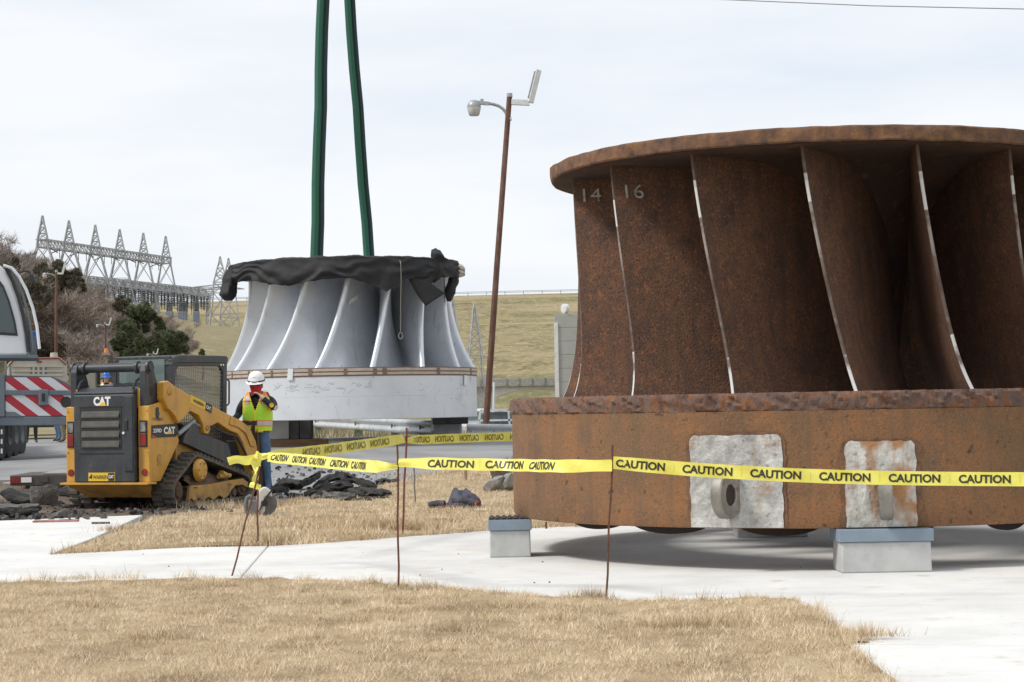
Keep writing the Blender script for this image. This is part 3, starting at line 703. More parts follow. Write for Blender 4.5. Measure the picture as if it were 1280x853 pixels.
for k in range(15):
    ph = -108 + 24 * k
    mb_, G, Nn = make_blade(PB, paints.get(ph, ()))
    bo = mb_.build('blade', ['rust_blade', 'edge_paint', 'edge_worn'], rr, smooth=True, angle=45)
    bo.rotation_euler = (0, 0, R(ph + 0.5))
    for num, pp, s0, t0, hgt in (('14', -84, 0.055, .115, .12), ('16', -60, 0.06, .15, .12)):
        if pp != ph: continue
        v, f = text_mesh(num, 0.0); q = MB()
        vs_ = []
        for x, y in v:
            pnt, nn = blade_point(G, Nn, s0 + x * hgt / PB['len'] * 1.25, t0 - y * hgt / 2.0)
            rot = Matrix.Rotation(R(ph + 0.5), 3, 'Z')
            sg = 1 if (rot @ nn).dot(CAMP - (rot @ pnt + RC)) > 0 else -1
            vs_.append(pnt + nn * sg * (PB['thick'] * .5 + 0.026))
        q.add(vs_, f); q.build('chalk_number', 'chalk', bo)
# outlet tips of the blades show under the band
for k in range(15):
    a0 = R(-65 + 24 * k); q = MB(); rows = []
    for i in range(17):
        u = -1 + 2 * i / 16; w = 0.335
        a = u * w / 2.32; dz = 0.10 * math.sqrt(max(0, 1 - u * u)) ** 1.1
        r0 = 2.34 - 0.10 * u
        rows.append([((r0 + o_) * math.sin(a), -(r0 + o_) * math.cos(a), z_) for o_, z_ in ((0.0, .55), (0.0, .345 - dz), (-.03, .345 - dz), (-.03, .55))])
    q.grid(rows); o_ = q.build('blade_tip', 'rust_dark_hole_shade', rr, smooth=True); o_.rotation_euler = (0, 0, a0)
# bare patches ground for the lifting lugs
def px_on_band(px, R_=R2):
    """angle on the band's cylinder that shows at image column px (height of the lens)"""
    best = None
    for i in range(-900, 900):
        a = R(i / 10); X, Y = RC.x + R_ * math.sin(a), RC.y - R_ * math.cos(a)
        d = abs(640 + F * X / Y / 1.0 - px)
        if best is None or d < best[0]: best = (d, a)
    return best[1]
def band_patch(name, m, pxl, pxr, z0, z1, off, seed, rough=.012, notch=0.03):
    a0, a1 = px_on_band(pxl), px_on_band(pxr); rows = []
    nu, nv = 40, 26
    for i in range(nu + 1):
        row = []
        for j in range(nv + 1):
            u, v = i / nu, j / nv
            eu = rough * fbm((v * 6, seed, 0), 3) * (1 if u in (0, 1) else 0); ev = rough * fbm((u * 6, seed, 4), 3) * (1 if v == 1 else 0)
            # round the top corners
            du = 0
            if v > .9:
                du = (v - .9) / .1; du = notch * (1 - math.sqrt(max(0, 1 - du * du)))
            uu = a0 + (a1 - a0) * u + eu / R2 + (du if u < .5 else -du) / R2 * abs(2 * u - 1) ** 3
            zz = z0 + (z1 - z0) * v + ev
            rr_ = R2 + off + 0.004 * fbm((u * 9, v * 9, seed), 4)
            row.append((rr_ * math.sin(uu), -rr_ * math.cos(uu), zz))
        rows.append(row)
    q = MB(); q.grid(rows); return q.build(name, m, rr, smooth=True)
band_patch('scorched_patch', 'scorch', 855, 979, .345, 1.082, .007, 21, .03, .07)
band_patch('bare_patch', 'bare_metal', 860, 975, .342, 1.062, .014, 2)
band_patch('scorched_patch', 'scorch', 1047, 1146, .345, 1.012, .007, 31, .03, .06)
band_patch('bare_patch', 'bare_rusty', 1052, 1140, .342, 1.0, .014, 5)
for px, zc, tw in ((909, .600, -19), (1100, .585, -12)):
    a = px_on_band(px); q = MB()
    prof = [(.088, -.05), (.165, -.05), (.175, -.04), (.175, .04), (.165, .05), (.088, .05), (.078, .04), (.078, -.04)]
    q.lathe(prof, 40, axis='x', close=True)
    q.lathe([(0.0, .030), (.082, .030)], 30, axis='x', m=1)  # dark disc in the eye: the hole's shade as a painted colour
    o_ = q.build('lifting_lug', ['lug_steel', 'rust_dark_hole_shade'], rr, smooth=True, angle=35)
    o_.location = ((R2 + .10) * math.sin(a), -(R2 + .10) * math.cos(a), zc); o_.rotation_euler = (0, 0, a + R(tw)); o_.scale = (1.0, 0.85, 1.06)

# ---- concrete piers under the runner
def pier(x, y, label, ribbed=False):
    t_ = thing('support_pier', (x, y, 0), label, 'pier', group='concrete piers carrying the rusty runner')
    q = MB(); q.box((0, 0, .117), (.36 if ribbed else .69, .40, .234), taper=(.985, .985)); q.build('pedestal', 'pier_concrete', t_, bevel=.012)
    w = (.38 if ribbed else .72)
    q = MB(); q.box((0, 0, .283), (w, .43, .095)); q.build('bearing_pad', 'pad_blue', t_, bevel=.006)
    if ribbed:
        q = MB()
        for i in range(7): q.box((-.16 + .0533 * i, 0, .339), (.030, .42, .016))
        q.box((0, 0, .3335), (.37, .42, .006))
        q.build('ribbed_rubber', 'rubber', t_)
    return t_
pf = atz(1109, 716); pier(pf.x, pf.y + .2, 'wide concrete pier with a blue-grey pad under the front of the rusty runner')
pl_ = atz(638, 697); pier(pl_.x, pl_.y + .2, 'narrow concrete pier with ribbed black rubber at the rim of the rusty runner', True)
pc_ = atz(966, 672); pier(pc_.x, pc_.y + .2, 'shaded concrete pier deep beneath the middle of the rusty runner')

# ---- silver runner on the sling behind
GC = Vector((-3.80, 44.0, 0)); GR = 2.955
gr = thing('turbine_runner', GC, 'new silver grey turbine runner hanging from green slings under a black tarp', 'turbine')
q = MB(); q.lathe([(GR - .25, 1.12), (GR - .012, 1.12), (GR, 1.132), (GR, 1.62), (GR - .004, 1.623), (GR, 1.626), (GR, 2.07), (GR - .06, 2.075)], 160); q.build('band', 'silver_band', gr, smooth=True, angle=30)
q = MB(); q.lathe([(GR - .30, 1.125), (GR - .32, 2.07), (GR - .1, 2.24)], 96); q.build('band_liner', 'silver_paint', gr, smooth=True)
for z0, z1, r_, m_ in ((2.068, 2.092, .010, 'lag_dark'), (2.096, 2.155, .022, 'lagging'), (2.159, 2.176, .014, 'lag_dark'), (2.180, 2.240, .022, 'lagging'), (2.243, 2.262, .012, 'lag_dark')):
    q = MB(); q.lathe([(GR - .10, z0), (GR + r_, z0), (GR + r_, z1), (GR - .10, z1)], 120); q.build('lagging_board' if m_ == 'lagging' else 'lagging_gap', m_, gr, smooth=True, angle=30)
for px, w in ((303, 3), (327, 3), (357, 3), (404, 5), (445, 4), (479, 5), (490, 6), (551, 5), (588, 4)):
    a = math.asin(max(-1, min(1, (px - 437) / 158))); q = MB(); q.box((0, 0, 0), (w * .017, .03, .13)); o_ = q.build('clamp', 'lag_dark', gr)
    o_.location = ((GR + .018) * math.sin(a), -(GR + .018) * math.cos(a), 2.168); o_.rotation_euler = (0, 0, a)
for px, z, w, h, tl in ((380, 2.13, .13, .25, 5), (582, 1.96, .16, .22, 3), (589, 2.0, .05, .10, 10)):
    a = math.asin((px - 437) / 158.5); q = MB(); q.box((0, 0, 0), (w, .012, h)); o_ = q.build('tape_patch', 'tape_white', gr)
    o_.location = ((GR + .032) * math.sin(a), -(GR + .032) * math.cos(a), z); o_.rotation_euler = (0, R(tl), a)
# scuffs and half rubbed-off chalk on the band
q = MB(); rn = random.Random(5)
for i in range(46):
    px = rn.choice([rn.uniform(345, 480), rn.uniform(345, 480), rn.uniform(300, 592)]); a = math.asin((px - 437) / 158); z = rn.gauss(1.83, .05) if px < 480 else rn.uniform(1.3, 2.0)
    w, h = rn.uniform(.04, .22), rn.uniform(-.06, .08)
    pth = []
    for k in range(5):
        aa = a + (k / 4 - .5) * w / GR; zz = z + h * (k / 4 - .5) + rn.uniform(-.02, .02); pth.append(((GR + .0015) * math.sin(aa), -(GR + .0015) * math.cos(aa), zz))
    for (p0, p1) in zip(pth, pth[1:]):
        t_ = .005; q.add([(p0[0], p0[1], p0[2] - t_), (p1[0], p1[1], p1[2] - t_), (p1[0], p1[1], p1[2] + t_), (p0[0], p0[1], p0[2] + t_)], [(0, 1, 2, 3)])
mat('scuff', [(0.30, 0.31, 0.33), (0.40, 0.41, 0.43)], 20, 3, 0.7)
tag(q.build('scuff_mark', 'scuff', gr), kind='stuff')
CR = 2.70
q = MB(); q.lathe([(0.5, 4.66), (CR, 4.66), (CR, 4.45), (CR - .02, 4.44), (1.8, 4.43), (1.3, 4.36), (1.0, 4.0), (.8, 3.0), (.7, 1.5), (0, 1.45)], 96); q.build('crown', 'silver_paint', gr, smooth=True, angle=30)
for z0, z1, r_, m_ in ((4.45, 4.515, .03, 'lagging'), (4.52, 4.54, .02, 'lag_dark'), (4.545, 4.61, .03, 'lagging')):
    q = MB(); q.lathe([(CR - .05, z0), (CR + r_, z0), (CR + r_, z1), (CR - .05, z1)], 96); q.build('lagging_board' if m_ == 'lagging' else 'lagging_gap', m_, gr, smooth=True, angle=30)
PG = dict(r=lambda t: 2.26 + 0.10 * t + 0.52 * t ** 2.6, lean=-15, pw=1.15, z0=4.46, z1=2.22, len=1.9, b0=14, b1=56, bt=10, thick=0.13, nose=.75)
for k in range(15):
    ph = -8.5 + 15 + 24 * (k - 4)
    mb_, G, Nn = make_blade(PG)
    bo = mb_.build('blade', ['silver_paint', 'edge_paint'], gr, smooth=True, angle=60); bo.rotation_euler = (0, 0, R(ph - 1.0))
    if k == 4:
        sv = {1: (.18, .42, .10, .14), 2: (.10, .75, .09, .10), 4: (.16, .27, .20, .085)}[k]
        c0, nn = blade_point(G, Nn, sv[0], sv[1]); rot = Matrix.Rotation(R(ph - 1.0), 3, 'Z'); sg = 1 if (rot @ nn).dot(CAMP - (rot @ c0 + GC)) > 0 else -1
        vs_ = []
        for (u, v) in ((-1, -1), (1, -.2), (1, .5), (-1, -.3)):
            pnt, n2 = blade_point(G, Nn, sv[0] + u * sv[2] * .6, sv[1] - v * sv[3] * .9); vs_.append(pnt + n2 * sg * (.13 * .5 + .05))
        qq = MB(); qq.add(vs_, [(0, 1, 2, 3)]); qq.build('tape_patch', 'tape_white', bo)

# ---- tarp over the crown
tp = thing('tarp', (GC.x, GC.y, 4.45), 'black tarp draped over the top of the silver runner', 'tarp')
def gpx(a, r): return 640 + F * (GC.x + r * math.sin(a)) / (GC.y - r * math.cos(a))
hem = [(262, 352), (288, 352), (300, 352), (318, 350), (340, 355), (360, 357), (380, 353), (400, 350), (430, 347), (450, 350), (470, 358), (483, 364), (495, 356), (508, 349), (520, 346), (545, 346), (600, 346)]
def hem_y(px):
    for (a, b), (c, d) in zip(hem, hem[1:]):
        if a <= px <= c: return b + (d - b) * (px - a) / (c - a)
    return 350
rows = []; nA = 420
for i in range(nA + 1):
    a = R(-112 + 182 * i / nA); r_ = CR + .05
    px = gpx(a, r_); Yd = GC.y - r_ * math.cos(a)
    zt = 4.70 + .018 * fbm((a * 5, 1.0, 0), 3)
    zb = 1.3 + (518.6 - .0177 * px + 3 - hem_y(px)) * Yd / F
    zb = min(zt - .15, zb + .03 * fbm((a * 14, 2.0, 0), 2)); row = []
    fold = lambda k_: (.10 * fbm((a * 3.2, k_ * .8, 5.0), 3)
        + .085 * math.sin(PI * (k_ * 1.7 + 1.9 * fbm((a * 2.6, k_ * .35, 1.0), 2) + .9 * a)) ** 2
        + .055 * math.sin(a * 13 + k_ * 2.4 + 3.2 * fbm((a * 2.2, k_ * .6, 7.0), 2)) * (.25 + .75 * smooth(-.35, .25, fbm((a * 2.0, 3.0, 4.0), 2)))
        + .018 * fbm((a * 11, k_ * 3, 9.0), 3))
    for k_, (rr_, zz) in enumerate([(1.7, 4.70), (2.2, 4.72), (2.5, 4.735), (2.66, 4.73)]): row.append((rr_, zz + (zt - 4.70) + .02 * fbm((a * 9, rr_ * 3, 2), 3)))
    nd = 22
    for k_ in range(nd + 1):
        v = k_ / nd; sag = math.sin(min(1, v * 1.25) * PI / 2)
        row.append((r_ + .02 + .04 * sag * math.sin(v * PI) + fold(v * 1.3) * (0.2 + .5 * v), zt + (zb - zt) * v))
    # rolled-under hem
    row.append((row[-1][0] - .07, zb + .02)); row.append((row[-1][0] - .03, zb + .10))
    rows.append([(q_[0] * math.sin(a), -q_[0] * math.cos(a), q_[1] - 4.45) for q_ in row])
q = MB(); q.grid(rows); o_ = q.build('cover_sheet', 'tarp', tp, smooth=True, angle=80)
def crumple(name, path, rad, seed, parent, m='tarp', amp=.35, n=18, flat=1.0):
    """crumpled roll of cloth along a path"""
    q = MB(); path = [Vector(p) for p in path]; P2 = []; R_ = []
    for i in range(len(path) - 1):
        for k in range(8):
            u = k / 8; P2.append(path[i].lerp(path[i + 1], u)); R_.append(rad[i] * (1 - u) + rad[i + 1] * u)
    P2.append(path[-1]); R_.append(rad[-1])
    q.tube(P2, R_, n)
    vs_ = []
    for i, v in enumerate(q.v):
        j = min(i // n, len(P2) - 1); c_ = P2[j]; d = Vector(v) - c_
        k = 1 + amp * fbm((v[0] * 5 + seed, v[1] * 5, v[2] * 3), 4) + amp * .6 * fbm((i % n * 1.3 + seed, v[2] * 1.2, v[0]), 2)
        d = d * k; d.y *= flat; vs_.append(tuple(c_ + d))
    q.v = vs_
    return q.build(name, m, parent, smooth=True, angle=70)
def gp(px, py, Y): v = atY(px, py, Y); return v - Vector((GC.x, GC.y, 4.45))
crumple('hanging_end', [gp(296, 337, 43.2), gp(290, 344, 43.0), gp(287, 358, 42.9), gp(285, 369, 42.8), gp(285, 376, 42.8)], [.14, .17, .15, .20, .10], 3, tp)
crumple('bunched_end', [gp(540, 350, 42.2), gp(546, 338, 42.3), gp(547, 327, 42.4), gp(550, 319, 42.4), gp(553, 317, 42.4)], [.10, .16, .15, .20, .08], 8, tp)
crumple('bunched_end', [gp(556, 331, 42.8), gp(564, 333, 43.1), gp(569, 340, 43.3), gp(567, 352, 43.3), gp(562, 366, 43.2), gp(561, 377, 43.2)], [.06, .09, .10, .13, .12, .05], 12, tp)
# torn flap
fp = [(505, 330), (540, 330), (551, 335), (545, 345), (539, 355), (556, 367), (532, 383), (522, 370), (512, 352)]
def sheet(name, pts, Yf, parent, m, sub=3, thick=.012, amp=.05):
    import bmesh as _b
    bm = _b.new(); vs_ = [bm.verts.new(gp(x, y, Yf(x, y))) for x, y in pts]
    tr = tessellate_polygon([[Vector((x, y, 0)) for x, y in pts]])
    for t_ in tr: bm.faces.new([vs_[i] for i in t_])
    _b.ops.subdivide_edges(bm, edges=bm.edges, cuts=4, use_grid_fill=True)
    for v in bm.verts: v.co.y += amp * fbm((v.co.x * 3, v.co.z * 3, 1.0), 3)
    me = bpy.data.meshes.new(name); bm.to_mesh(me); bm.free(); me.materials.append(M[m]); me.shade_smooth()
    o = bpy.data.objects.new(name, me); C.objects.link(o); o.parent = parent
    s_ = o.modifiers.new('thickness', 'SOLIDIFY'); s_.thickness = thick
    return o
sheet('torn_flap', fp, lambda x, y: 41.75 + (x - 505) * .008 - max(0, y - 345) * .004, tp, 'tarp')
# blue ribbon tied on top
q = MB(); rb = thing('ribbon', atY(480, 326, 41.6), 'scrap of blue ribbon on top of the black tarp', 'ribbon')
for (a, b, c_) in (((-.10, 0, .02), (.02, .02, .12), (.06, 0, .02)), ((.0, 0, .02), (.14, .03, .10), (.10, 0, .03)), ((-.02, .05, .0), (.10, .05, .05), (.02, .06, .08))):
    q.add([a, b, c_, (a[0] + .02, a[1] + .03, a[2] + .03)], [(0, 1, 2), (0, 2, 3)])
q.build('loop', 'blue_ribbon', rb)
# slack rope with an eye
rp_ = thing('hand_rope', atY(501, 328, 41.2), 'thin pale rope with an eye hanging down the front of the silver runner', 'rope')
o0 = atY(501, 328, 41.2); pts_ = [atY(500, 326, 41.3), atY(501, 330, 40.98), atY(501.5, 350, 40.98), atY(500.8, 380, 41.0), atY(501, 400, 41.0), atY(500.6, 416, 41.0)]
q = MB(); q.tube([p - o0 for p in pts_], .010, 6); q.build('line', 'rope', rp_, smooth=True)
c_ = atY(500.8, 420, 41.0) - o0; q = MB(); q.tube([c_ + Vector((.045 * math.sin(a), 0, .07 * math.cos(a))) for a in [2 * PI * i / 14 for i in range(15)]], .011, 6); q.build('eye', 'rope', rp_, smooth=True)
# green lifting slings
def sling(pb, pt_, Yb, Yt, ztop, label, w):
    a = atY(*pb, Yb); b = atY(*pt_, Yt); d = (b - a); b = a + d * ((ztop - a.z) / d.z)
    t_ = thing('lifting_sling', a, label, 'sling', group='green slings holding the silver runner')
    for off, m_, r_ in ((-w * .27, 'sling_green', w * .36), (w * .30, 'sling_dark', w * .27)):
        q = MB(); n = 14; pth = [Vector((off + .012 * math.sin(i * 2.0), off * .6, 0)) + (b - a) * (i / n) for i in range(n + 1)]
        q.tube(pth, r_, 8)
        q.build('strand', m_, t_, smooth=True)
    return t_
sling((396, 327), (404, 0), 42.6, 43.4, 17.3, 'twin strand green lifting sling, nearly upright, with a bright green strand', .24)
sling((462, 327), (437, 0), 43.6, 43.4, 17.3, 'dark green lifting sling slanting up from the middle of the black tarp', .21)
# ------------------------------------------------------------------ compact track loader
LY = R(-20.5)
LD = thing('track_loader', (-5.57, 25.8, 0.0), 'yellow and black compact track loader seen from the back on broken asphalt', 'loader', LY)
def lt(px_y, z): return (px_y, z)
def txt(parent, name, s, o, ux, uy, h, m, bold=0.03, width=None):
    q = MB(); text_on(q, s, o, ux, uy, h, bold, width=width); return q.build(name, m, parent, fix=False)
X_, Y_, Z_ = Vector((1, 0, 0)), Vector((0, 1, 0)), Vector((0, 0, 1))
# belly and bumper lip
q = MB(); q.prism([(-.02, .355), (.55, .355), (.55, .17), (.30, .165)], 'x', -.50, .50); q.add([(-.66, 0, .355), (-.5, -.02, .355), (-.5, .30, .165)], [(0, 1, 2)]); q.add([(.66, 0, .355), (.5, .30, .165), (.5, -.02, .355)], [(0, 1, 2)])
q.build('belly_pan', 'cat_dirty', LD)
q = MB(); q.prism([(-.70, -.11), (.70, -.11), (.70, .12), (-.70, .12)], 'z', .357, .385); q.build('bumper_lip', 'cat_yellow', LD, bevel=.006)
q = MB(); q.box((0, 1.2, .45), (.94, 2.0, .34)); q.build('chassis', 'black_paint', LD)
# rear posts and side panels
for s in (-1, 1):
    q = MB(); q.box((s * .575, .03, .905), (.17, .06, 1.04)); po = q.build('corner_post', 'cat_yellow', LD, bevel=.008)
    q = MB(); q.box((s * .575, -.006, 1.045), (.115, .02, .36)); q.build('lamp_recess', 'black_gloss', po)
    q = MB(); q.box((s * .575, -.018, 1.135), (.085, .02, .13)); q.build('clear_lens', 'lens_clear', po, bevel=.005)
    q = MB(); q.box((s * .575, -.018, .965), (.095, .02, .17)); q.build('tail_lamp', 'lens_red', po, bevel=.005)
    q = MB(); q.lathe([(0, -.012), (.045, -.012), (.05, 0)], 20, (s * .585, 0, .52), axis='y'); q.build('reflector', 'lens_red', po)
    q = MB(); q.prism([(.06, .387), (.29, .387), (.80, .93), (.70, 1.16), (.40, 1.47), (.30, 1.47), (.02, 1.425)], 'x', s * .655, s * .615); sp_ = q.build('side_panel', 'cat_yellow', LD, bevel=.01)
    q = MB(); q.prism([(.06, .985), (.70, .99), (.775, 1.075), (.735, 1.155), (.66, 1.17), (.06, 1.155)], 'x', s * .658, s * .661); dp = q.build('model_plate', 'decal_black', sp_)
    if s > 0:
        xo = .664
        txt(dp, 'model_number', '259D', (xo, .10, 1.055), Y_, Z_, .055, 'decal_white', .03, .22)
        txt(dp, 'maker_logo', 'CAT', (xo, .375, 1.03), Y_, Z_, .10, 'decal_white', .05, .30)
        q = MB(); q.add([(xo + .002, .46, 1.03), (xo + .002, .59, 1.03), (xo + .002, .525, 1.085)], [(0, 1, 2)]); q.build('logo_triangle', 'logo_yellow', dp)
        q = MB(); q.add([(xo, .065, .985), (xo, .22, .985), (xo, .065, 1.03)], [(0, 1, 2)]); q.build('red_flash', 'decal_red', dp)
        txt(sp_, 'serial_number', 'FTL10813', (.659, .10, 1.215), Y_, Z_, .045, 'decal_black', .0, .27)
        for (y, z, r_) in ((.22, 1.37, .035), (.22, 1.31, .045), (.22, 1.26, .025)): q = MB(); q.lathe([(0, .012), (r_, .012), (r_, 0)], 12, (.655, y, z), axis='x'); q.build('latch', 'black_paint', sp_)
        q = MB(); q.lathe([(.06, .005), (.05, .012), (.0, .012)], 16, (.655, .26, .70), axis='x'); q.box((.658, .26, .62), (.01, .10, .03)); q.build('lifting_point', 'cat_dirty', sp_)
# engine door
dr = MB(); dr.box((0, -.045, .99), (.96, .09, 1.20)); door = dr.build('engine_door', 'black_paint', LD, bevel=.018)
q = MB(); q.box((-.045, -.089, 1.125), (.66, .012, .56)); q.build('grille_recess', 'black_gloss', door)
for i in range(4):
    zc = 1.335 - i * .135
    q = MB(); q.prism([(-.088, zc + .05), (-.118, zc - .045), (-.118, zc - .065), (-.088, zc - .065)], 'x', -.345, .255); q.build('louvre', 'grille_olive', door, bevel=.004)
q = MB(); q.box((.40, -.099, 1.05), (.13, .016, 1.02)); q.build('door_strip', 'black_paint', door, bevel=.006)
q = MB(); q.box((.37, -.112, 1.17), (.05, .02, .14)); q.build('door_handle', 'black_gloss', door, bevel=.006)
q = MB(); q.lathe([(0, -.013), (.018, -.013), (.018, 0)], 12, (.33, -.112, 1.06), axis='y'); q.build('door_lock', 'decal_white', door)
yo = -.0935
txt(door, 'maker_logo', 'CAT', (-.155, yo, 1.435), X_, Z_, .125, 'decal_white', .05, .27)
q = MB(); q.add([(-.07, yo - .002, 1.435), (.055, yo - .002, 1.435), (-.008, yo - .002, 1.492)], [(0, 1, 2)]); q.build('logo_triangle', 'logo_yellow', door)
q = MB(); q.box((-.03, -.098, .465), (.42, .014, .115)); pl = q.build('dealer_plate', 'decal_yellow', door)
txt(pl, 'dealer_name', 'WARREN', (-.17, -.1065, .435), X_, Z_, .052, 'decal_black', .02, .24)
q = MB(); q.box((.125, -.1075, .465), (.095, .003, .105)); q.add([(-.235, -.107, .45), (-.18, -.107, .51), (-.18, -.107, .44)], [(0, 1, 2)]); q.build('plate_patch', 'decal_black', pl)
txt(pl, 'plate_logo', 'CAT', (.085, -.1105, .445), X_, Z_, .045, 'decal_white', .04, .08)
# hood
q = MB(); q.prism([(-.09, 1.59), (-.09, 1.625), (.10, 1.685), (.92, 1.76), (.92, 1.59)], 'x', -.47, .47); hd = q.build('hood', 'black_paint', LD, bevel=.012)
for i in range(5):
    q = MB(); q.box((-.28 + .14 * i, .50, 1.728), (.075, .55, .012), Matrix.Rotation(math.atan2(.075, .82), 3, 'X')); q.build('hood_slot', 'black_gloss', hd)
for s in (-1, 1):
    q = MB(); q.box((s * .49, .42, 1.53), (.05, .80, .27)); q.build('hood_side', 'cat_yellow', LD, bevel=.008)
q = MB(); q.box((0, .46, .98), (.94, .90, 1.2)); q.build('engine_bay', 'black_gloss', LD)
# towers, cross tube
for s in (-1, 1):
    q = MB(); q.prism([(.02, 1.42), (.02, 1.90), (.05, 1.99), (.12, 2.03), (.21, 1.98), (.31, 1.78), (.36, 1.62), (.33, 1.45)], 'x', s * .50, s * .60); tw = q.build('tower', 'black_paint', LD, bevel=.012)
    for (y, z, ry, rz_) in ((.15, 1.93, .05, .05), (.16, 1.78, .05, .07), (.16, 1.62, .05, .07)):
        q = MB(); q.lathe([(0, 0), (1, 0)], 16, axis='x'); o_ = q.build('tower_hole', 'decal_black', tw); o_.location = (s * .602, y, z); o_.scale = (1, ry, rz_)
    q = MB(); q.tube([(s * .44, .0, 1.60), (s * .44, -.03, 1.68), (s * .44, .03, 1.76), (s * .44, .12, 1.80)], .018, 7); q.build('hydraulic_hose', 'rubber', LD, smooth=True)
q = MB(); q.tube([(-.64, .12, 1.955), (.64, .12, 1.955)], .062, 16)
for x in (-.60, -.42, .42, .60): q.tube([(x - .02, .12, 1.955), (x + .02, .12, 1.955)], .088, 16)
q.build('cross_tube', 'black_paint', LD, smooth=True)
# lift arms
arm = [(.30, 1.74), (.42, 1.765), (.58, 1.70), (1.0, 1.565), (2.45, 1.20), (2.72, 1.10), (2.92, .88), (3.10, .42), (3.05, .28), (2.92, .26), (2.82, .36), (2.66, .62), (2.52, .86), (2.36, 1.00), (2.12, 1.05), (1.78, 1.17), (1.62, 1.13), (1.50, 1.01), (1.40, 1.02), (1.36, 1.14), (1.24, 1.28), (1.0, 1.345), (.78, 1.22), (.68, 1.17), (.60, 1.27), (.50, 1.34), (.40, 1.38), (.30, 1.52)]
for s in (-1, 1):
    q = MB(); q.prism(arm, 'x', s * .60, s * .72); ar = q.build('lift_arm', 'cat_yellow', LD, bevel=.014)
    q = MB(); q.v = []
    for r_, y, z in ((.055, .44, 1.62), (.038, 1.46, 1.10), (.038, 2.95, .45)):
        q = MB(); q.lathe([(0, s * .016), (r_, s * .016), (r_ + .005, 0)], 14, (s * .72, y, z), axis='x'); q.build('pivot_pin', 'cat_dirty', ar)
    q = MB(); q.prism([(2.15, 1.245), (2.45, 1.17), (2.70, 1.04), (2.86, .80), (2.74, .80), (2.58, 1.0), (2.36, 1.09), (2.1, 1.14)], 'x', s * .722, s * .74); q.build('stiffener', 'cat_yellow', ar, bevel=.006)
    if s > 0:
        d = Vector((0, 1.45, -.365)).normalized(); u = Vector((0, .365, 1.45)).normalized()
        o_ = Vector((.7235, .98, 1.46)); q = MB(); q.add([o_, o_ + d * .46, o_ + d * .46 + u * .115, o_ + u * .115], [(0, 1, 2, 3)]); pl2 = q.build('dealer_plate', 'decal_yellow', ar, fix=False)
        o2 = o_ + Vector((.003, 0, 0)); q = MB(); q.add([o2 + d * .44, o2 + d * .62, o2 + d * .62 + u * .115, o2 + d * .44 + u * .115], [(0, 1, 2, 3)]); q.build('plate_patch', 'decal_black', pl2, fix=False)
        o3 = o2 + Vector((.003, 0, 0)); txt(pl2, 'dealer_name', 'WARREN', o3 + d * .08 + u * .035, d, u, .045, 'decal_black', .02, .30)
        txt(pl2, 'plate_logo', 'CAT', o3 + d * .455 + u * .03, d, u, .05, 'decal_white', .04, .13)
    # lift cylinder and the black side cover beneath the arm
    q = MB(); q.tube([(s * .66, .75, 1.02), (s * .66, 1.20, 1.20)], .035, 10); q.tube([(s * .66, 1.15, 1.18), (s * .66, 1.46, 1.10)], .025, 10); q.build('lift_cylinder', 'wheel_grey', LD, smooth=True)
    q = MB(); q.prism([(.88, .99), (1.10, 1.17), (1.22, 1.165), (1.30, 1.03), (2.12, .86), (2.20, .68), (2.06, .56), (1.9, .62), (1.0, .86), (.84, .90)], 'x', s * .60, s * .70); q.build('side_cover', 'black_paint', LD, bevel=.012)
    q = MB(); q.prism([(.80, .66), (2.30, .46), (2.30, .60), (1.05, .90), (.80, .95)], 'x', s * .46, s * .60); q.build('frame_rail', 'cat_dirty', LD, bevel=.012)
# cab
def cabP(y, z): return (y, z)
q = MB(); q.prism([(.92, .7), (.92, 1.14), (2.36, .82), (2.34, .6)], 'x', -.46, -.42); q.build('cab_side', 'black_paint', LD, bevel=.01)
q = MB(); q.prism([(.90, 1.99), (.915, 2.05), (.96, 2.105), (1.04, 2.135), (1.20, 2.145), (2.44, 2.158), (2.50, 2.14), (2.51, 2.08), (2.46, 2.05), (1.1, 2.03)], 'x', -.50, .50); q.build('cab_roof', 'black_paint', LD, bevel=.055)
cabm = MB()
for (a, b, w) in (((.455, .95, 1.0), (.455, .96, 2.08), .10), ((.455, 2.38, .62), (.455, 2.44, 2.10), .12), ((-.455, 2.38, .62), (-.455, 2.44, 2.10), .12)): cabm.bar(a, b, .06, w)
cabm.bar((.455, 1.0, 1.16), (.455, 2.36, .80), .06, .10); cabm.bar((.455, 1.0, 2.04), (.455, 2.4, 2.06), .06, .12)
cabm.bar((.455, .96, 1.9), (.455, 1.12, 2.05), .05, .08); cabm.bar((.455, 2.42, 1.9), (.455, 2.28, 2.05), .05, .06)
cabm.build('cab_frame', 'black_paint', LD, bevel=.012)
q = MB(); q.box((0, .93, 1.83), (.92, .03, .60)); q.build('cab_back', 'black_paint', LD, bevel=.01)
q = MB(); q.box((0, .908, 1.88), (.74, .02, .40)); q.build('rear_window', 'rear_glass', LD, bevel=.006)
q = MB(); q.box((0, 2.42, 1.5), (.86, .012, 1.0)); q.build('front_window', 'clear_glass', LD)
q = MB(); q.box((0, 1.3, 1.18), (.50, .14, .62)); q.box((0, 1.5, .92), (.50, .5, .14)); q.build('operator_seat', 'dark_cloth', LD, bevel=.03)
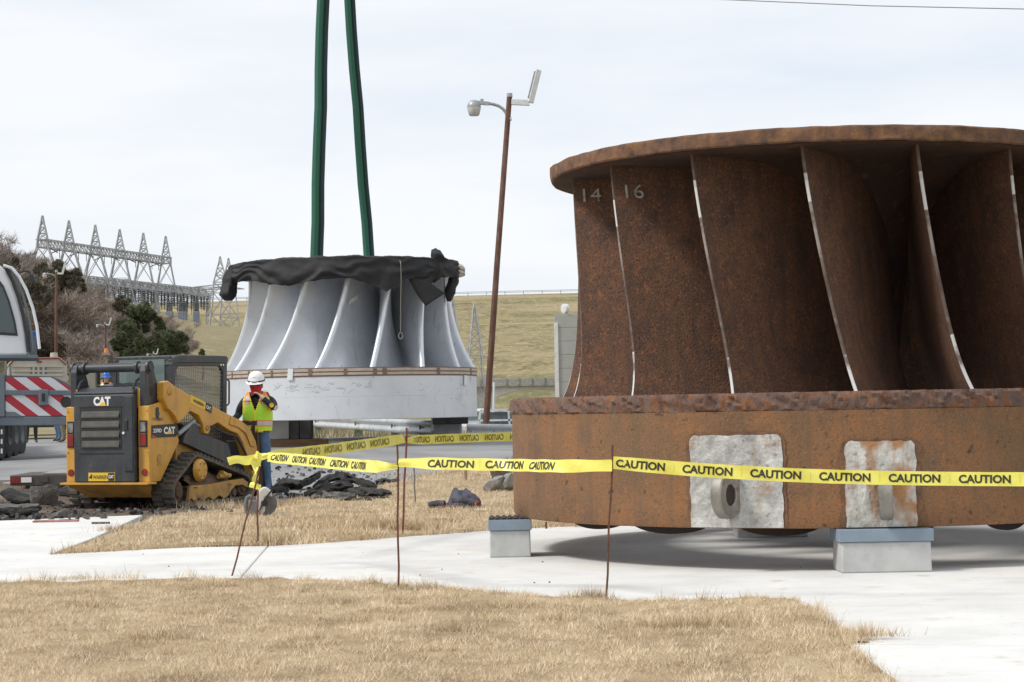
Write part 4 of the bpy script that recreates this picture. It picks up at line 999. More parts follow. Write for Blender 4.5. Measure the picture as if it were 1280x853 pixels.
# wire guard of the side window
q = MB(); zl = lambda y: 1.12 - .26 * (y - 1.0); zu = 2.0
for i in range(26):
    y = 1.02 + i * .0525; q.bar((.458, y, zl(y)), (.458, y + .01, zu), .0055)
for i in range(23):
    z = .80 + i * .0535; y0 = max(1.0, 1.0 + (1.12 - z) / .26); 
    if y0 < 2.34: q.bar((.464, y0, z), (.464, 2.37, z), .0055)
tag(q.build('window_guard', 'wheel_grey', LD), kind='stuff')
q = MB(); q.bar((-.455, .95, 1.0), (-.455, .96, 2.08), .06, .10); q.bar((-.455, 1.0, 2.04), (-.455, 2.4, 2.06), .06, .12); q.build('cab_frame', 'black_paint', LD)
q = MB(); q.tube([(.47, 2.50, 1.42), (.47, 2.56, 1.45), (.47, 2.57, 1.78), (.47, 2.50, 1.81)], .014, 7); q.build('grab_handle', 'black_gloss', LD, smooth=True)
for x in (.438,):
    for y in (2.30, 2.37): q = MB(); q.lathe([(0, .004), (.016, .004), (.018, 0)], 10, (.487, y, 2.02), axis='x'); q.build('bolt', 'decal_white', LD)
q = MB(); q.box((.40, 1.16, 1.32), (.03, .26, .10), Matrix.Rotation(R(20), 3, 'X')); q.build('lap_bar', 'lens_red', LD, bevel=.01)
# tracks
def hull_loop(circs, n=18):
    """outer tangent loop round circles given counter-clockwise in (y,z)"""
    pts = []
    for i, (y, z, r) in enumerate(circs):
        for k in range(n * 2): a = 2 * PI * k / (n * 2); pts.append((y + r * math.cos(a), z + r * math.sin(a)))
    pts.sort()
    def half(ps):
        h = []
        for p in ps:
            while len(h) > 1 and (h[-1][0] - h[-2][0]) * (p[1] - h[-2][1]) - (h[-1][1] - h[-2][1]) * (p[0] - h[-2][0]) <= 0: h.pop()
            h.append(p)
        return h
    lo = half(pts); hi = half(reversed(pts)); return lo[:-1] + hi[:-1]
circ = [(.53, .235, .235), (1.0, .55, .215), (2.38, .225, .215)]
def track(s):
    x0, x1 = (.50, .835) if s > 0 else (-.835, -.50)
    lp = resample(hull_loop(circ) + [hull_loop(circ)[0]], 97)[:-1]
    inn = []
    cy, cz = 1.3, .30
    q = MB(); n = len(lp)
    nrm = []
    for i in range(n):
        a, b = lp[i - 1], lp[(i + 1) % n]; d = Vector((b[0] - a[0], b[1] - a[1])).normalized(); nrm.append(Vector((d.y, -d.x)))
    rows = []
    for i in range(n + 1):
        p = lp[i % n]; nn = nrm[i % n]; a = (p[0] - nn.x * .028, p[1] - nn.y * .028)
        b = (p[0] - nn.x * .065, p[1] - nn.y * .065)
        rows.append([(x0, *a), (x1, *a), (x1, *b), (x0, *b), (x0, *a)])
    q.grid(rows); tr = q.build('rubber_track', 'track_rubber', LD, smooth=True, angle=50)
    # bar lugs, a part each
    w = (x1 - x0) / 2
    base = None
    for i in range(0, n, 2):
        p, nn = lp[i], nrm[i]
        for h_, (xa, xb) in enumerate(((x0, x0 + w * .93), (x0 + w * 1.07, x1))):
            j = (i + h_) % n; p, nn = lp[j], nrm[j]
            if base is None:
                g = MB(); g.box((0, 0, 0), (w * .93, .052, .04), taper=(.92, .7)); base = g.build('tread_lug', 'track_rubber', tr); o_ = base
            else: o_ = child_copy(base, tr)
            o_.location = ((xa + xb) / 2, p[0] - nn.x * .012, p[1] - nn.y * .012)
            o_.rotation_euler = (math.atan2(nn.y, nn.x) - PI / 2, 0, 0)
    xo = x1 if s > 0 else x0; sg = s
    q = MB(); q.lathe([(0, .02), (.13, .02), (.15, .0), (.17, -.04)], 28, (xo + sg * .0, 1.09, .515), axis='x'); 
    if s < 0: q.v = [(2 * xo - v[0], v[1], v[2]) for v in q.v]
    hub = q.build('drive_sprocket', 'cat_yellow', LD, smooth=True, angle=30)
    for k in range(6):
        a = 2 * PI * k / 6; g = MB(); g.lathe([(0, .012), (.014, .012), (.014, 0)], 8, (xo + sg * .02, 1.09 + .10 * math.cos(a), .515 + .10 * math.sin(a)), axis='x'); g.build('hub_bolt', 'cat_dirty', hub)
    for (y, z, r_) in ((.53, .235, .16), (2.38, .225, .145), (.95, .17, .10), (1.25, .15, .10), (1.55, .15, .10), (1.85, .15, .10), (2.1, .15, .10)):
        g = MB(); g.lathe([(0, -.03), (r_ * .5, -.03), (r_ * .6, -.06), (r_ * .9, -.06), (r_, -.09), (r_, -.22), (0, -.22)], 22, (0, y, z), axis='x')
        g.v = [(xo + (v[0] if s > 0 else -v[0]), v[1], v[2]) for v in g.v]; g.build('road_wheel', 'track_rubber' if r_ < .12 else 'mud', LD, smooth=True, angle=30)
    # yellow undercarriage frame with a scalloped lower edge, clay packed above
    fr_ = [(.74, .10), (.82, .13), (.90, .085), (1.02, .13), (1.14, .075), (1.30, .125), (1.44, .075), (1.60, .13), (1.74, .08), (1.86, .11), (1.98, .20), (2.08, .25), (2.30, .25), (2.44, .20), (2.46, .28), (2.30, .34), (1.9, .33), (1.4, .30), (.78, .30)]
    g = MB(); g.prism(fr_, 'x', xo - sg * .05, xo - sg * .005); g.build('track_frame', 'cat_dirty', LD, bevel=.01)
    rows = []
    for i in range(25):
        y = .80 + 1.3 * i / 24; row = []
        for j in range(9):
            v = j / 8; top = .50 - .14 * abs(y - 1.25); z = .27 + (top - .27) * v
            row.append((xo - sg * (.015 + .13 * v - .05 * fbm((y * 6, v * 4, s), 3)), y + .03 * fbm((y * 7, v * 5, 3), 2), z + .05 * fbm((y * 5, v, 7), 3) * v))
        rows.append(row)
    g = MB(); g.grid(rows); g.build('packed_clay', 'mud', LD, smooth=True)
    g = MB(); g.tube([(xo - sg * .03, 1.62, .40), (xo - sg * .03, 1.95, .40)], .035, 10); g.tube([(xo - sg * .03, 1.70, .44), (xo - sg * .03, 1.84, .40)], .05, 10); g.build('track_tensioner', 'cat_dirty', LD, smooth=True)
for s in (-1, 1): track(s)
# bucket (seen from behind)
bp_ = [(2.93, 1.12), (3.00, 1.16), (3.06, 1.12), (3.09, .50), (3.18, .14), (3.42, .05), (3.42, .02), (3.12, .05), (3.04, .16), (2.97, .5)]
q = MB(); q.prism(bp_, 'x', -.70, .70); bk = q.build('bucket', 'bucket_steel', LD, bevel=.01)
for s in (-1, 1):
    q = MB(); q.prism([(2.95, 1.17), (3.02, 1.17), (3.22, 1.0), (3.26, .92), (3.42, .10), (3.42, .02), (3.12, .03), (3.02, .16), (2.95, .5)], 'x', s * .705, s * .73); q.build('bucket_side', 'bucket_steel', bk, bevel=.006)
q = MB(); q.bar((-.73, 2.97, 1.15), (.73, 2.97, 1.15), .09, .07); q.build('bucket_lip', 'bucket_steel', bk, bevel=.01)
q = MB(); q.box((0, 2.86, .62), (1.25, .12, .55)); q.build('quick_coupler', 'black_paint', LD, bevel=.02)

# wear and small fittings
for z in (.50, .80, 1.10, 1.36):
    for s in (-1, 1):
        q = MB(); q.lathe([(0, -.008), (.013, -.008), (.015, 0)], 8, (s * .632, .0, z), axis='y'); q.build('bolt', 'cat_dirty', LD)
for s in (-1, 1):
    q = MB(); q.tube([(s * .54, .36, 1.62), (s * .56, .48, 1.50), (s * .56, .56, 1.30), (s * .55, .66, 1.10), (s * .57, .80, 1.00)], .020, 7); q.tube([(s * .52, .33, 1.60), (s * .53, .46, 1.44), (s * .53, .58, 1.22), (s * .53, .74, 1.0)], .018, 7); q.build('hydraulic_hose', 'rubber', LD, smooth=True)
    q = MB(); q.tube([(s * .735, 1.55, 1.12), (s * .74, 1.9, 1.03), (s * .74, 2.3, .95), (s * .735, 2.55, .72), (s * .72, 2.8, .45)], .016, 6); q.build('hydraulic_hose', 'rubber', LD, smooth=True)
q = MB(); q.box((-.045, -.0965, .785), (.70, .006, .008)); q.box((-.045, -.0965, 1.42), (.70, .006, .006)); q.build('door_seam', 'decal_black', door)
q = MB(); q.tube([(-.46, .50, 1.74), (-.46, .50, 1.98)], .03, 10); q.build('exhaust_pipe', 'black_gloss', LD, smooth=True)
for s in (-1, 1):
    q = MB(); q.box((s * .40, .905, 1.70), (.06, .03, .05)); q.build('work_lamp', 'lens_clear', LD, bevel=.006)
# ------------------------------------------------------------------ stakes and caution tape
def stake(pb, pt_, label, m='rebar', r=.0075, z=0.0, cat='stake', name='tape_stake', Ytop=None, group='metal stakes along the tape'):
    a = atz(pb[0], pb[1], z); b = atY(pt_[0], pt_[1], Ytop or a.y)
    t_ = thing(name, a, label, cat, group=group)
    q = MB(); d = b - a; n = 6
    q.tube([d * (-.06)] + [d * (i / n) + Vector((.004 * math.sin(i * 1.7), 0, 0)) for i in range(n + 1)], r, 7); q.build('rod', m, t_, smooth=True)
    return a, b
A2 = stake((757.5, 750), (766, 556), 'thin rusty stake in front of the rusty runner, leaning a little')
A1 = stake((498, 739), (497, 556), 'thin upright stake at the front lawn edge holding the tape bend')
A0 = stake((290, 720), (325, 583), 'rusty stake leaning hard towards the tape knot')
A3 = stake((322, 681), (322, 600), 'short upright rod behind the leaning stake, in line with the concrete saw', r=.010)
A4 = stake((503, 668), (508.5, 535), 'reddish stake on the back lawn where two tapes meet', 'rebar_red', r=.011)
stake((519, 630), (517.5, 585), 'short grey pin in the back lawn beside the reddish stake', 'rebar_grey', r=.011)
stake((582, 602), (582, 574), 'small pale wooden peg near the folded cloth', 'stake_wood', r=.028, z=.1, name='wooden_peg', cat='peg', group=None)
stake((331, 580), (346, 537), 'dark slanting bar beside the worker in the lime vest', 'bucket_steel', r=.02, z=.1, group=None)
stake((682.5, 661), (682.5, 653), 'stub of rod just behind the rim of the rusty runner', r=.012, group=None)
TG = 'caution tape strung between stakes'
def tape(pts, label, wpx=None, w=.086, start=.10, pitch=.45, mirror=False, tilt=0.0, pinch=(1, 1), htxt=.050, ink='tape_ink', wtxt=.30, name='caution_tape', group=TG, text=True, seed=0):
    """pts: world points of the centre line; ribbon stands upright, tilted by angle tilt(u) about its own length"""
    P = [Vector(p) for p in pts]
    # dense Catmull-Rom
    Q = []
    for i in range(len(P) - 1):
        p0, p1, p2, p3 = P[max(i - 1, 0)], P[i], P[i + 1], P[min(i + 2, len(P) - 1)]
        for k in range(16):
            u = k / 16; Q.append(0.5 * ((2 * p1) + (p2 - p0) * u + (2 * p0 - 5 * p1 + 4 * p2 - p3) * u * u + (3 * p1 - p0 - 3 * p2 + p3) * u ** 3))
    Q.append(P[-1]); acc = [0]
    for a, b in zip(Q, Q[1:]): acc.append(acc[-1] + (b - a).length)
    LEN = acc[-1]
    def at(s_):
        s_ = max(0, min(LEN, s_)); k = 0
        lo, hi = 0, len(acc) - 2
        while lo < hi:
            mid = (lo + hi + 1) // 2
            if acc[mid] <= s_: lo = mid
            else: hi = mid - 1
        k = lo; u = (s_ - acc[k]) / max(1e-9, acc[k + 1] - acc[k]); p = Q[k].lerp(Q[k + 1], u); d = (Q[k + 1] - Q[k]).normalized(); return p, d
    def frame(s_):
        p, d = at(s_); side = d.cross(Z_).normalized(); upv = side.cross(d).normalized()
        tl = (tilt(s_ / LEN) if callable(tilt) else tilt) + .10 * noise.noise((s_ * 1.1 + seed, 3, seed)); upv = (upv * math.cos(tl) + side * math.sin(tl)).normalized()
        nrm = d.cross(upv).normalized()
        e = min(1, pinch[0] + (1 - pinch[0]) * s_ / .22, pinch[1] + (1 - pinch[1]) * (LEN - s_) / .22)
        return p, d, upv, nrm, max(.12, e)
    wob = lambda s_, v, e: .006 * math.sin(s_ * 20 + v * 3) * (1 + 2 * (1 - e)) + (1 - e) * .02 * math.cos(v * 9)
    org = P[0]
    t_ = thing(name, org, label, 'tape', group=group)
    n = max(12, int(LEN / .02)); rows = []
    for i in range(n + 1):
        p, d, upv, nrm, e = frame(LEN * i / n)
        rows.append([p - org + upv * (v * w * e) + nrm * wob(LEN * i / n, v, e) for v in (-.5, -.25, 0, .25, .5)])
    q = MB(); q.grid(rows); rb = q.build('ribbon', 'tape_yellow', t_, smooth=True, angle=80, fix=False)
    if text:
        v, f = text_mesh('CAUTION', .035); W_ = max(p[0] for p in v)
        vb, fb = text_mesh(')', .0); s0 = start
        while s0 + wtxt < LEN - .02:
            vs_ = []; q = MB(); pm, dm, um, nm, em = frame(s0 + wtxt / 2); toc = 1 if nm.dot(CAMP - pm) > 0 else -1
            for x, y in v:
                sx_ = x / W_ * wtxt; sx_ = (wtxt - sx_) if mirror else sx_
                p, d, upv, nrm, e = frame(s0 + sx_)
                k = (s0 + sx_) / LEN * n
                vs_.append(p - org + upv * ((y - .5) * htxt * e) + nrm * (toc * .0025 + wob(s0 + sx_, (y - .5) * htxt / w, e)))
            q.add(vs_, f); q.build('lettering', ink, rb, fix=False)
            if s0 + wtxt + .07 < LEN and pitch > wtxt + .07:
                g_ = MB(); hw = .10 * (pitch - wtxt); ms = s0 + wtxt + (pitch - wtxt) * .5; pp = []
                for x, y in vb:
                    p, d, upv, nrm, e = frame(ms + (x - .1) * hw * 1.6); pp.append(p - org + upv * ((y - .5) * htxt * 1.1 * e) + nrm * (toc * .0025 + wob(ms, (y - .5) * htxt / w, e)))
                g_.add(pp, fb); g_.build('print_mark', 'tape_mark', rb, fix=False)
            s0 += pitch
    return t_
d2, d1 = A2[0].y - .015, A1[0].y - .015
tape([atY(766.5, 578.5, d2), atY(800, 581.5, d2 - .05), atY(860, 586.5, d2 - .12), atY(930, 591, d2 - .2), atY(1000, 594.5, d2 - .25), atY(1080, 597, d2 - .3), atY(1180, 598.6, d2 - .35), atY(1280, 599.3, d2 - .4), atY(1400, 599, d2 - .45)],
     'long taut run of yellow caution tape crossing in front of the bare metal patches', start=.02, pitch=.452, htxt=.056, wtxt=.335, w=.092, pinch=(.92, 1), seed=1)
tape([atY(498, 578.5, d1), atY(560, 580, d1 - .1), atY(640, 581.5, d1 - .25), atY(700, 582.8, d2 + .1), atY(765, 582, d2)],
     'caution tape run between the two front stakes, lettering leaning', start=.22, pitch=.43, htxt=.058, wtxt=.345, w=.090, tilt=-.35, pinch=(.6, .9), seed=2)
Yk = 16.1
tape([atY(334, 571.5, Yk - .2), atY(360, 573.5, Yk - .6), atY(400, 577.5, Yk - 1.3), atY(440, 581.5, 14.2), atY(475, 583.5, 13.6), atY(497, 582.5, d1)],
     'caution tape run from the knot to the upright front stake', start=.10, pitch=.45, htxt=.058, wtxt=.36, w=.092, tilt=-.3, pinch=(.8, .5), seed=3)
Yb = A4[0].y
tape([atY(336, 571, Yk + .2), atY(375, 566.5, Yk + 1.0), atY(430, 559.5, Yk + 2.2), atY(480, 552.5, Yk + 3.2), atY(507, 548.5, Yb)],
     'caution tape run rising to the reddish stake, its words seen from the back', start=.9, pitch=.62, htxt=.070, wtxt=.47, w=.108, mirror=True, ink='tape_ink_back', pinch=(.8, .7), seed=4)
tape([atY(509, 550.5, Yb), atY(540, 549.3, Yb + .35), atY(580, 547.8, Yb + .7), atY(640, 546, Yb + 1.2), atY(700, 544.5, Yb + 1.7)],
     'caution tape run going behind the rusty runner, its words seen from the back', start=.10, pitch=.375, htxt=.068, wtxt=.285, w=.100, mirror=True, ink='tape_ink_back', pinch=(.6, 1), seed=5)
# knot, loose ends
kn = tape([atY(285, 577, Yk - .1), atY(296, 574.5, Yk - .12), atY(308, 576, Yk - .15), atY(322, 572, Yk - .18), atY(336, 569.5, Yk - .2)],
     'loose end of caution tape sticking out from the knot', text=False, w=.085, tilt=lambda u: .5 * math.sin(u * 5), pinch=(.8, .5), seed=6, group=None)
tape([atY(322, 572, Yk - .22), atY(319, 582, Yk - .24), atY(318, 592, Yk - .22), atY(320, 603, Yk - .20), atY(318, 611, Yk - .20)],
     'loose end of caution tape hanging straight down from the knot', start=.03, pitch=.15, wtxt=.13, htxt=.045, w=.10, seed=7, group=None, text=False)
def lump(o, name, m, parent, r, seed, amp=.35, sub=3, flat=(1, 1, 1)):
    bm = bmesh.new(); bmesh.ops.create_icosphere(bm, subdivisions=sub, radius=1)
    for v in bm.verts:
        k = 1 + amp * fbm((v.co.x * 1.6 + seed, v.co.y * 1.6, v.co.z * 1.6), 4)
        v.co = Vector((v.co.x * r[0] * flat[0], v.co.y * r[1] * flat[1], v.co.z * r[2] * flat[2])) * k
    me = bpy.data.meshes.new(name); bm.to_mesh(me); bm.free(); me.materials.append(M[m]); me.shade_smooth(); me.set_sharp_from_angle(angle=R(45))
    ob = bpy.data.objects.new(name, me); C.objects.link(ob); ob.location = o
    if parent is not None: ob.parent = parent
    return ob
lump(atY(322, 571, Yk - .25) - kn.location, 'knot', 'tape_yellow', kn, (.028, .025, .035), 4, .6)

# ------------------------------------------------------------------ rubble
def shard(name, loc, size, m, seed, rot, label=None, cat=None, group=None, sub=2, amp=.35):
    """angular broken piece: cut cube with noisy faces"""
    rn = random.Random(seed); bm = bmesh.new(); bmesh.ops.create_cube(bm, size=2)
    bmesh.ops.subdivide_edges(bm, edges=bm.edges, cuts=4, use_grid_fill=True)
    for k in range(7):
        n_ = Vector((rn.gauss(0, 1), rn.gauss(0, 1), rn.gauss(0, .8))).normalized(); d_ = rn.uniform(.72, 1.05)
        for v in bm.verts:
            e_ = v.co.dot(n_) - d_
            if e_ > 0: v.co -= n_ * e_
    for v in bm.verts:
        v.co += Vector((fbm((v.co.x * 1.4 + seed, v.co.y * 1.4, v.co.z), 4), fbm((v.co.x * 1.4, v.co.y * 1.4 + seed, v.co.z), 4), fbm((v.co.x * 1.7, v.co.y * 1.7, v.co.z * 2 + seed), 4))) * amp * .35
        v.co = Vector((v.co.x * size[0], v.co.y * size[1], v.co.z * size[2]))
    me = bpy.data.meshes.new(name); bm.to_mesh(me); bm.free(); me.materials.append(M[m]); me.shade_smooth(); me.set_sharp_from_angle(angle=R(28))
    o = bpy.data.objects.new(name, me); C.objects.link(o); o.location = loc; o.rotation_euler = rot
    return tag(o, label, cat, group)
def rub(px, py, w, h, m, seed, label, tilt=0, yaw=0, group='broken asphalt chunks beside the loader', thick=None, cat='rubble', name='asphalt_chunk', dep=None):
    """px,py = bottom centre; w,h = size in pixels"""
    g = atz(px, py, .0); k = g.y / F
    W_, H_ = w * k / 2, h * k / 2
    return shard(name, (g.x, g.y + W_ * .4, H(g.x, g.y) + H_ * .92), (W_, dep or W_ * .8, thick or H_), m, seed, (R(random.Random(seed).uniform(-10, 10)), R(tilt), R(yaw)), label, cat, group)
rub(53, 634, 32, 25, 'chunk_grey', 1, 'rounded grey asphalt lump standing tallest in the rubble by the loader', 0, 20)
rub(22, 631, 46, 10, 'asphalt_chunk', 2, 'long dark slab of asphalt lying tilted in the rubble', 14, -10, thick=.055)
rub(84, 627, 26, 16, 'chunk_grey', 3, 'flat grey chunk leaning on the loader track', -20, 30)
rub(79, 622, 18, 10, 'asphalt_chunk', 4, 'small black chunk tucked behind the round grey lump', 10, 50)
rub(12, 641, 40, 10, 'chunk_grey', 5, 'wide pale slab at the end of the rubble heap', 4, 12, thick=.06)
rub(36, 640, 30, 9, 'chunk_grey', 6, 'pale flat fragment below the tilted dark slab', -6, 40, thick=.05)
rub(74, 647, 20, 8, 'chunk_grey', 7, 'low pale stone nearest the concrete edge', -15, 20)
rub(-12, 646, 40, 14, 'asphalt_chunk', 8, 'dark slab at the frame edge, half out of sight', 5, 0)
rub(24, 644, 44, 7, 'asphalt_chunk', 9, 'thin black crust sheet under the pale slabs', 0, 5, thick=.035)
rub(84, 637, 16, 6, 'chunk_grey', 10, 'small tan fragment by the loader track', 5, 70, thick=.03)
rn = random.Random(12)
pts_stone = MB()
for i in range(900):
    px, py = rn.choice([(rn.uniform(-40, 130), rn.uniform(630, 650)), (rn.uniform(120, 330), rn.uniform(625, 643)), (rn.uniform(330, 500), rn.uniform(600, 626))])
    g = atz(px, py, .0); s_ = .012 + .04 * rn.random() ** 2.5; z = H(g.x, g.y) + s_ * .4
    pts_stone.box((g.x, g.y, z), (s_ * rn.uniform(.8, 2), s_ * rn.uniform(.8, 2), s_), Matrix.Rotation(rn.uniform(0, 3), 3, 'Z') @ Matrix.Rotation(rn.uniform(-.5, .5), 3, 'X'), taper=(rn.uniform(.4, .9), rn.uniform(.4, .9)), m=rn.choice([0, 0, 1]))
tag(pts_stone.build('rubble_bits', ['chunk_grey', 'asphalt_chunk'], bevel=0), kind='stuff')
# peeled strips of asphalt heaped at the lot's edge
def strip(pts, wid, thk, seed, label, m='asphalt_chunk'):
    P = [atz(px, py, z) for px, py, z in [(a, b, 0) for a, b, _ in pts]]
    for p, (a, b, c_) in zip(P, pts): p.z = H(p.x, p.y) + c_
    Q = []
    for i in range(len(P) - 1):
        p0, p1, p2, p3 = P[max(i - 1, 0)], P[i], P[i + 1], P[min(i + 2, len(P) - 1)]
        for k in range(7):
            u = k / 7; Q.append(0.5 * ((2 * p1) + (p2 - p0) * u + (2 * p0 - 5 * p1 + 4 * p2 - p3) * u * u + (3 * p1 - p0 - 3 * p2 + p3) * u ** 3))
    Q.append(P[-1]); rows = []; n = len(Q); o = Q[0]
    for i, p in enumerate(Q):
        row = []; e = min(1, .45 + i * .2, .45 + (n - 1 - i) * .2); s0 = seed
        for k in range(13):
            a = 2 * PI * (k % 12) / 12; dy, dz = math.cos(a) * wid * e, math.sin(a) * thk * e
            nz_ = 1 + .8 * fbm((p.x * 6 + s0, math.cos(a) * 1.8, math.sin(a) * 1.8), 5)
            row.append((p.x - o.x + .05 * fbm((p.x * 3, a, s0), 2), p.y - o.y + dy * nz_, p.z - o.z + dz * nz_ + .05 * fbm((p.x * 5, s0, a * .6), 4)))
        rows.append(row)
    q = MB(); q.grid(rows); q.add(rows[0][:-1], [tuple(range(12))]); q.add(rows[-1][:-1], [tuple(range(12))])
    return tag(q.build('asphalt_strip', m, smooth=True, loc=o, angle=32), label, 'rubble', 'peeled asphalt strips heaped by the lawn')
strip([(392, 619, 0.050), (412, 617, 0.149), (425, 616, 0.186), (440, 616, 0.136), (456, 617, 0.105), (470, 619, 0.074)], .22, .055, 1, 'topmost buckled black strip of peeled asphalt in the heap')
strip([(340, 620, 0.031), (358, 618, 0.087), (375, 618, 0.087), (392, 616, 0.149), (401, 615, 0.186)], .20, .06, 2, 'black strip at the saw end of the peeled asphalt heap')
strip([(430, 624, 0.037), (450, 624, 0.056), (470, 624, 0.050), (488, 624, 0.031)], .26, .06, 3, 'low black strip at the far end of the peeled asphalt heap, by the stake')
strip([(382, 625, 0.037), (400, 624, 0.099), (420, 622, 0.124), (440, 621, 0.087)], .22, .06, 4, 'grey-backed strip in the middle of the peeled asphalt heap', 'asphalt_chunk')
strip([(388, 628, 0.031), (405, 627, 0.056), (424, 627, 0.050), (445, 626, 0.031)], .16, .05, 5, 'lowest strip at the front of the peeled asphalt heap', 'chunk_grey')
strip([(330, 622, 0.012), (345, 621, 0.043), (360, 620, 0.019)], .12, .04, 6, 'short strip lying by the concrete saw')
strip([(470, 612, 0.019), (482, 611, 0.031), (496, 611, 0.019)], .3, .03, 7, 'thin scrap of crust beyond the peeled asphalt heap')
# concrete rubble behind the runner
for (px, pb, w, h, dy, sd_, lb, tl) in ((618, 613, 26, 15, -.5, 1, 'wedge of grey concrete lying flat at the end of the rock pile', -16), (637, 613, 24, 22, -.45, 2, 'rounded grey boulder at the bottom of the rock pile by the runner', 0), (629, 601, 30, 20, .1, 3, 'pale slab of concrete tilted across the rock pile', -24), (632, 588, 17, 17, .2, 4, 'pointed stone on top of the rock pile', 10), (652, 600, 30, 30, .4, 5, 'stone of the rock pile mostly hidden by the rusty runner', 5), (645, 586, 18, 16, .5, 6, 'small upper stone of the rock pile against the runner rim', 30)):
    g = atz(620, 612, .06); Yr = g.y + dy; k = Yr / F; xc = atY(px, 600, Yr).x; zb = atY(px, pb, Yr).z
    shard('rock', (xc, Yr, max(zb, H(xc, Yr) - .03) + h * k * .46), (w * k / 2, w * k / 2 * .8, h * k / 2), 'rock', 40 + sd_, (0, R(tl), R(sd_ * 25)), lb, 'rock', 'rock pile behind the rusty runner')
# broken bits that make the peeled heap read as one mass
HB = ['jagged black lump at the ridge of the peeled asphalt heap', 'black lump under the buckled strip of the heap', 'dull black lump at the lawn side of the heap', 'black lump between the long strips of the heap', 'small black lump at the saw end of the heap', 'flat black lump near the tail of the heap', 'black lump low on the far side of the heap', 'crumbly black lump in the front of the heap', 'black lump beside the lowest grey strip', 'broad black lump at the foot of the heap']
for i, (px, py, w, h) in enumerate(((425, 614, 26, 13), (440, 620, 34, 12), (410, 624, 28, 12), (460, 621, 30, 10), (366, 622, 22, 9), (474, 624, 24, 8), (395, 617, 24, 11), (430, 627, 26, 9), (450, 626, 28, 8), (415, 619, 34, 14))):
    g = atz(px, py, .04); k = g.y / F
    shard('asphalt_chunk', (g.x, g.y + .2, H(g.x, g.y) + h * k * .22), (w * k / 2, w * k * .35, h * k / 3.2), 'asphalt_chunk', 70 + i, (R(i * 7 - 30), R(i * 13 % 40 - 20), R(i * 37)), HB[i], 'rubble', 'peeled asphalt strips heaped by the lawn', amp=.6)

# ------------------------------------------------------------------ discarded jacket on the lawn
g0 = atz(568, 634, 0.03); jk = thing('folded_jacket', (g0.x, g0.y, H(g0.x, g0.y) + .02), 'crumpled dark grey blue jacket with red lining lying on dead grass', 'jacket'); k_ = g0.y / F
rows = []
for i in range(61):
    u = i / 60; x = (534 + (603 - 534) * u - 568) * k_; row = []
    top = (.05 * smooth(0, .1, u) + .19 * smooth(.34, .50, u) * smooth(1.0, .70, u)) * smooth(1.0, .95, u)
    for j in range(31):
        v = j / 30; a = PI * v; wd = .30 * (0.35 + .65 * smooth(.1, .5, u)) * smooth(1.02, .9, u) + .02
        h = top * math.sin(a) ** .8
        f_ = .055 * fbm((u * 9, v * 5 + u * 4, 1.0), 3) + .030 * math.sin(v * 17 + u * 12) * math.sin(a)
        row.append((x + .02 * fbm((v * 6, u * 6, 3.0), 2), -wd * math.cos(a), max(.004, h + f_ * (h * 2.4 + .1))))
    rows.append(row)
q = MB(); q.grid(rows); q.build('body', 'jacket_cloth', jk, smooth=True, angle=70)
crumple('sleeve', [(-.02, -.26, .09), (.10, -.27, .12), (.19, -.28, .09), (.27, -.30, .07)], [.05, .055, .055, .05], 21, jk, 'jacket_cloth', .3)
crumple('sleeve', [(.06, -.12, .18), (.16, -.16, .17), (.25, -.20, .12), (.30, -.24, .07)], [.05, .06, .065, .06], 25, jk, 'jacket_cloth', .3)
crumple('red_lining', [(.27, -.33, .05), (.31, -.31, .075), (.31, -.27, .06)], [.03, .045, .03], 4, jk, 'jacket_lining', .3)
crumple('red_lining', [(-.18, -.30, .02), (-.05, -.33, .025), (.06, -.32, .02)], [.02, .028, .02], 6, jk, 'jacket_lining', .3)
crumple('collar', [(-.32, -.06, .05), (-.22, -.12, .075), (-.12, -.16, .07)], [.035, .045, .03], 9, jk, 'jacket_cloth', .4)

# ------------------------------------------------------------------ cut-off saw standing behind the leaning stake
sg_ = atz(327, 646, 0.0); sw = thing('concrete_saw', (sg_.x, sg_.y, H(sg_.x, sg_.y)), 'dusty white and grey cut-off saw standing on its wheel behind the leaning stake', 'saw', R(8)); ks = sg_.y / F
def S2(px, py): return ((px - 327) * ks, (646 - py) * ks)
guard = [S2(*p) for p in ((322, 636), (321, 622), (324, 613), (329, 609), (334, 609.5), (339, 614), (341, 622), (336, 620), (332, 622), (332, 630), (331, 641), (326, 642))]
q = MB(); q.prism(guard, 'y', -.10, .06); q.build('blade_guard', 'saw_white', sw, bevel=.02)
q = MB(); cx_, cz_ = S2(333, 629); q.lathe([(0, -.012), (.15, -.010), (.15, .010), (0, .012)], 40, (cx_ - .015, 0, cz_ - .01), axis='y'); q.build('blade', 'saw_grey', sw, smooth=True, angle=30)
q = MB(); q.lathe([(0, -.10), (.035, -.10), (.045, -.05), (.045, 0)], 20, (cx_ - .03, -.02, cz_), axis='y'); q.build('arbor', 'black_gloss', sw, smooth=True, angle=30)
q = MB(); q.bar((cx_ - .10, -.115, cz_ - .12), (cx_ - .02, -.115, cz_ + .05), .025, .02); q.bar((cx_ - .02, -.115, cz_ + .05), (cx_ + .06, -.115, cz_ + .15), .025, .02); q.build('guard_arm', 'black_gloss', sw)
def S3(px, py, y=0): a = S2(px, py); return (a[0], y, a[1])
q = MB(); q.box(S3(318, 634, .08), (.16, .22, .20)); q.box(S3(317, 626, .08), (.11, .17, .08)); q.build('engine', 'saw_grey', sw, bevel=.03)
q = MB(); q.tube([S3(312, 644), S3(308, 640), S3(307.5, 630), S3(309, 622), S3(313, 619.5), S3(317, 622), S3(316, 632), S3(313, 640)], .022, 8); q.build('front_handle', 'saw_grey', sw, smooth=True)
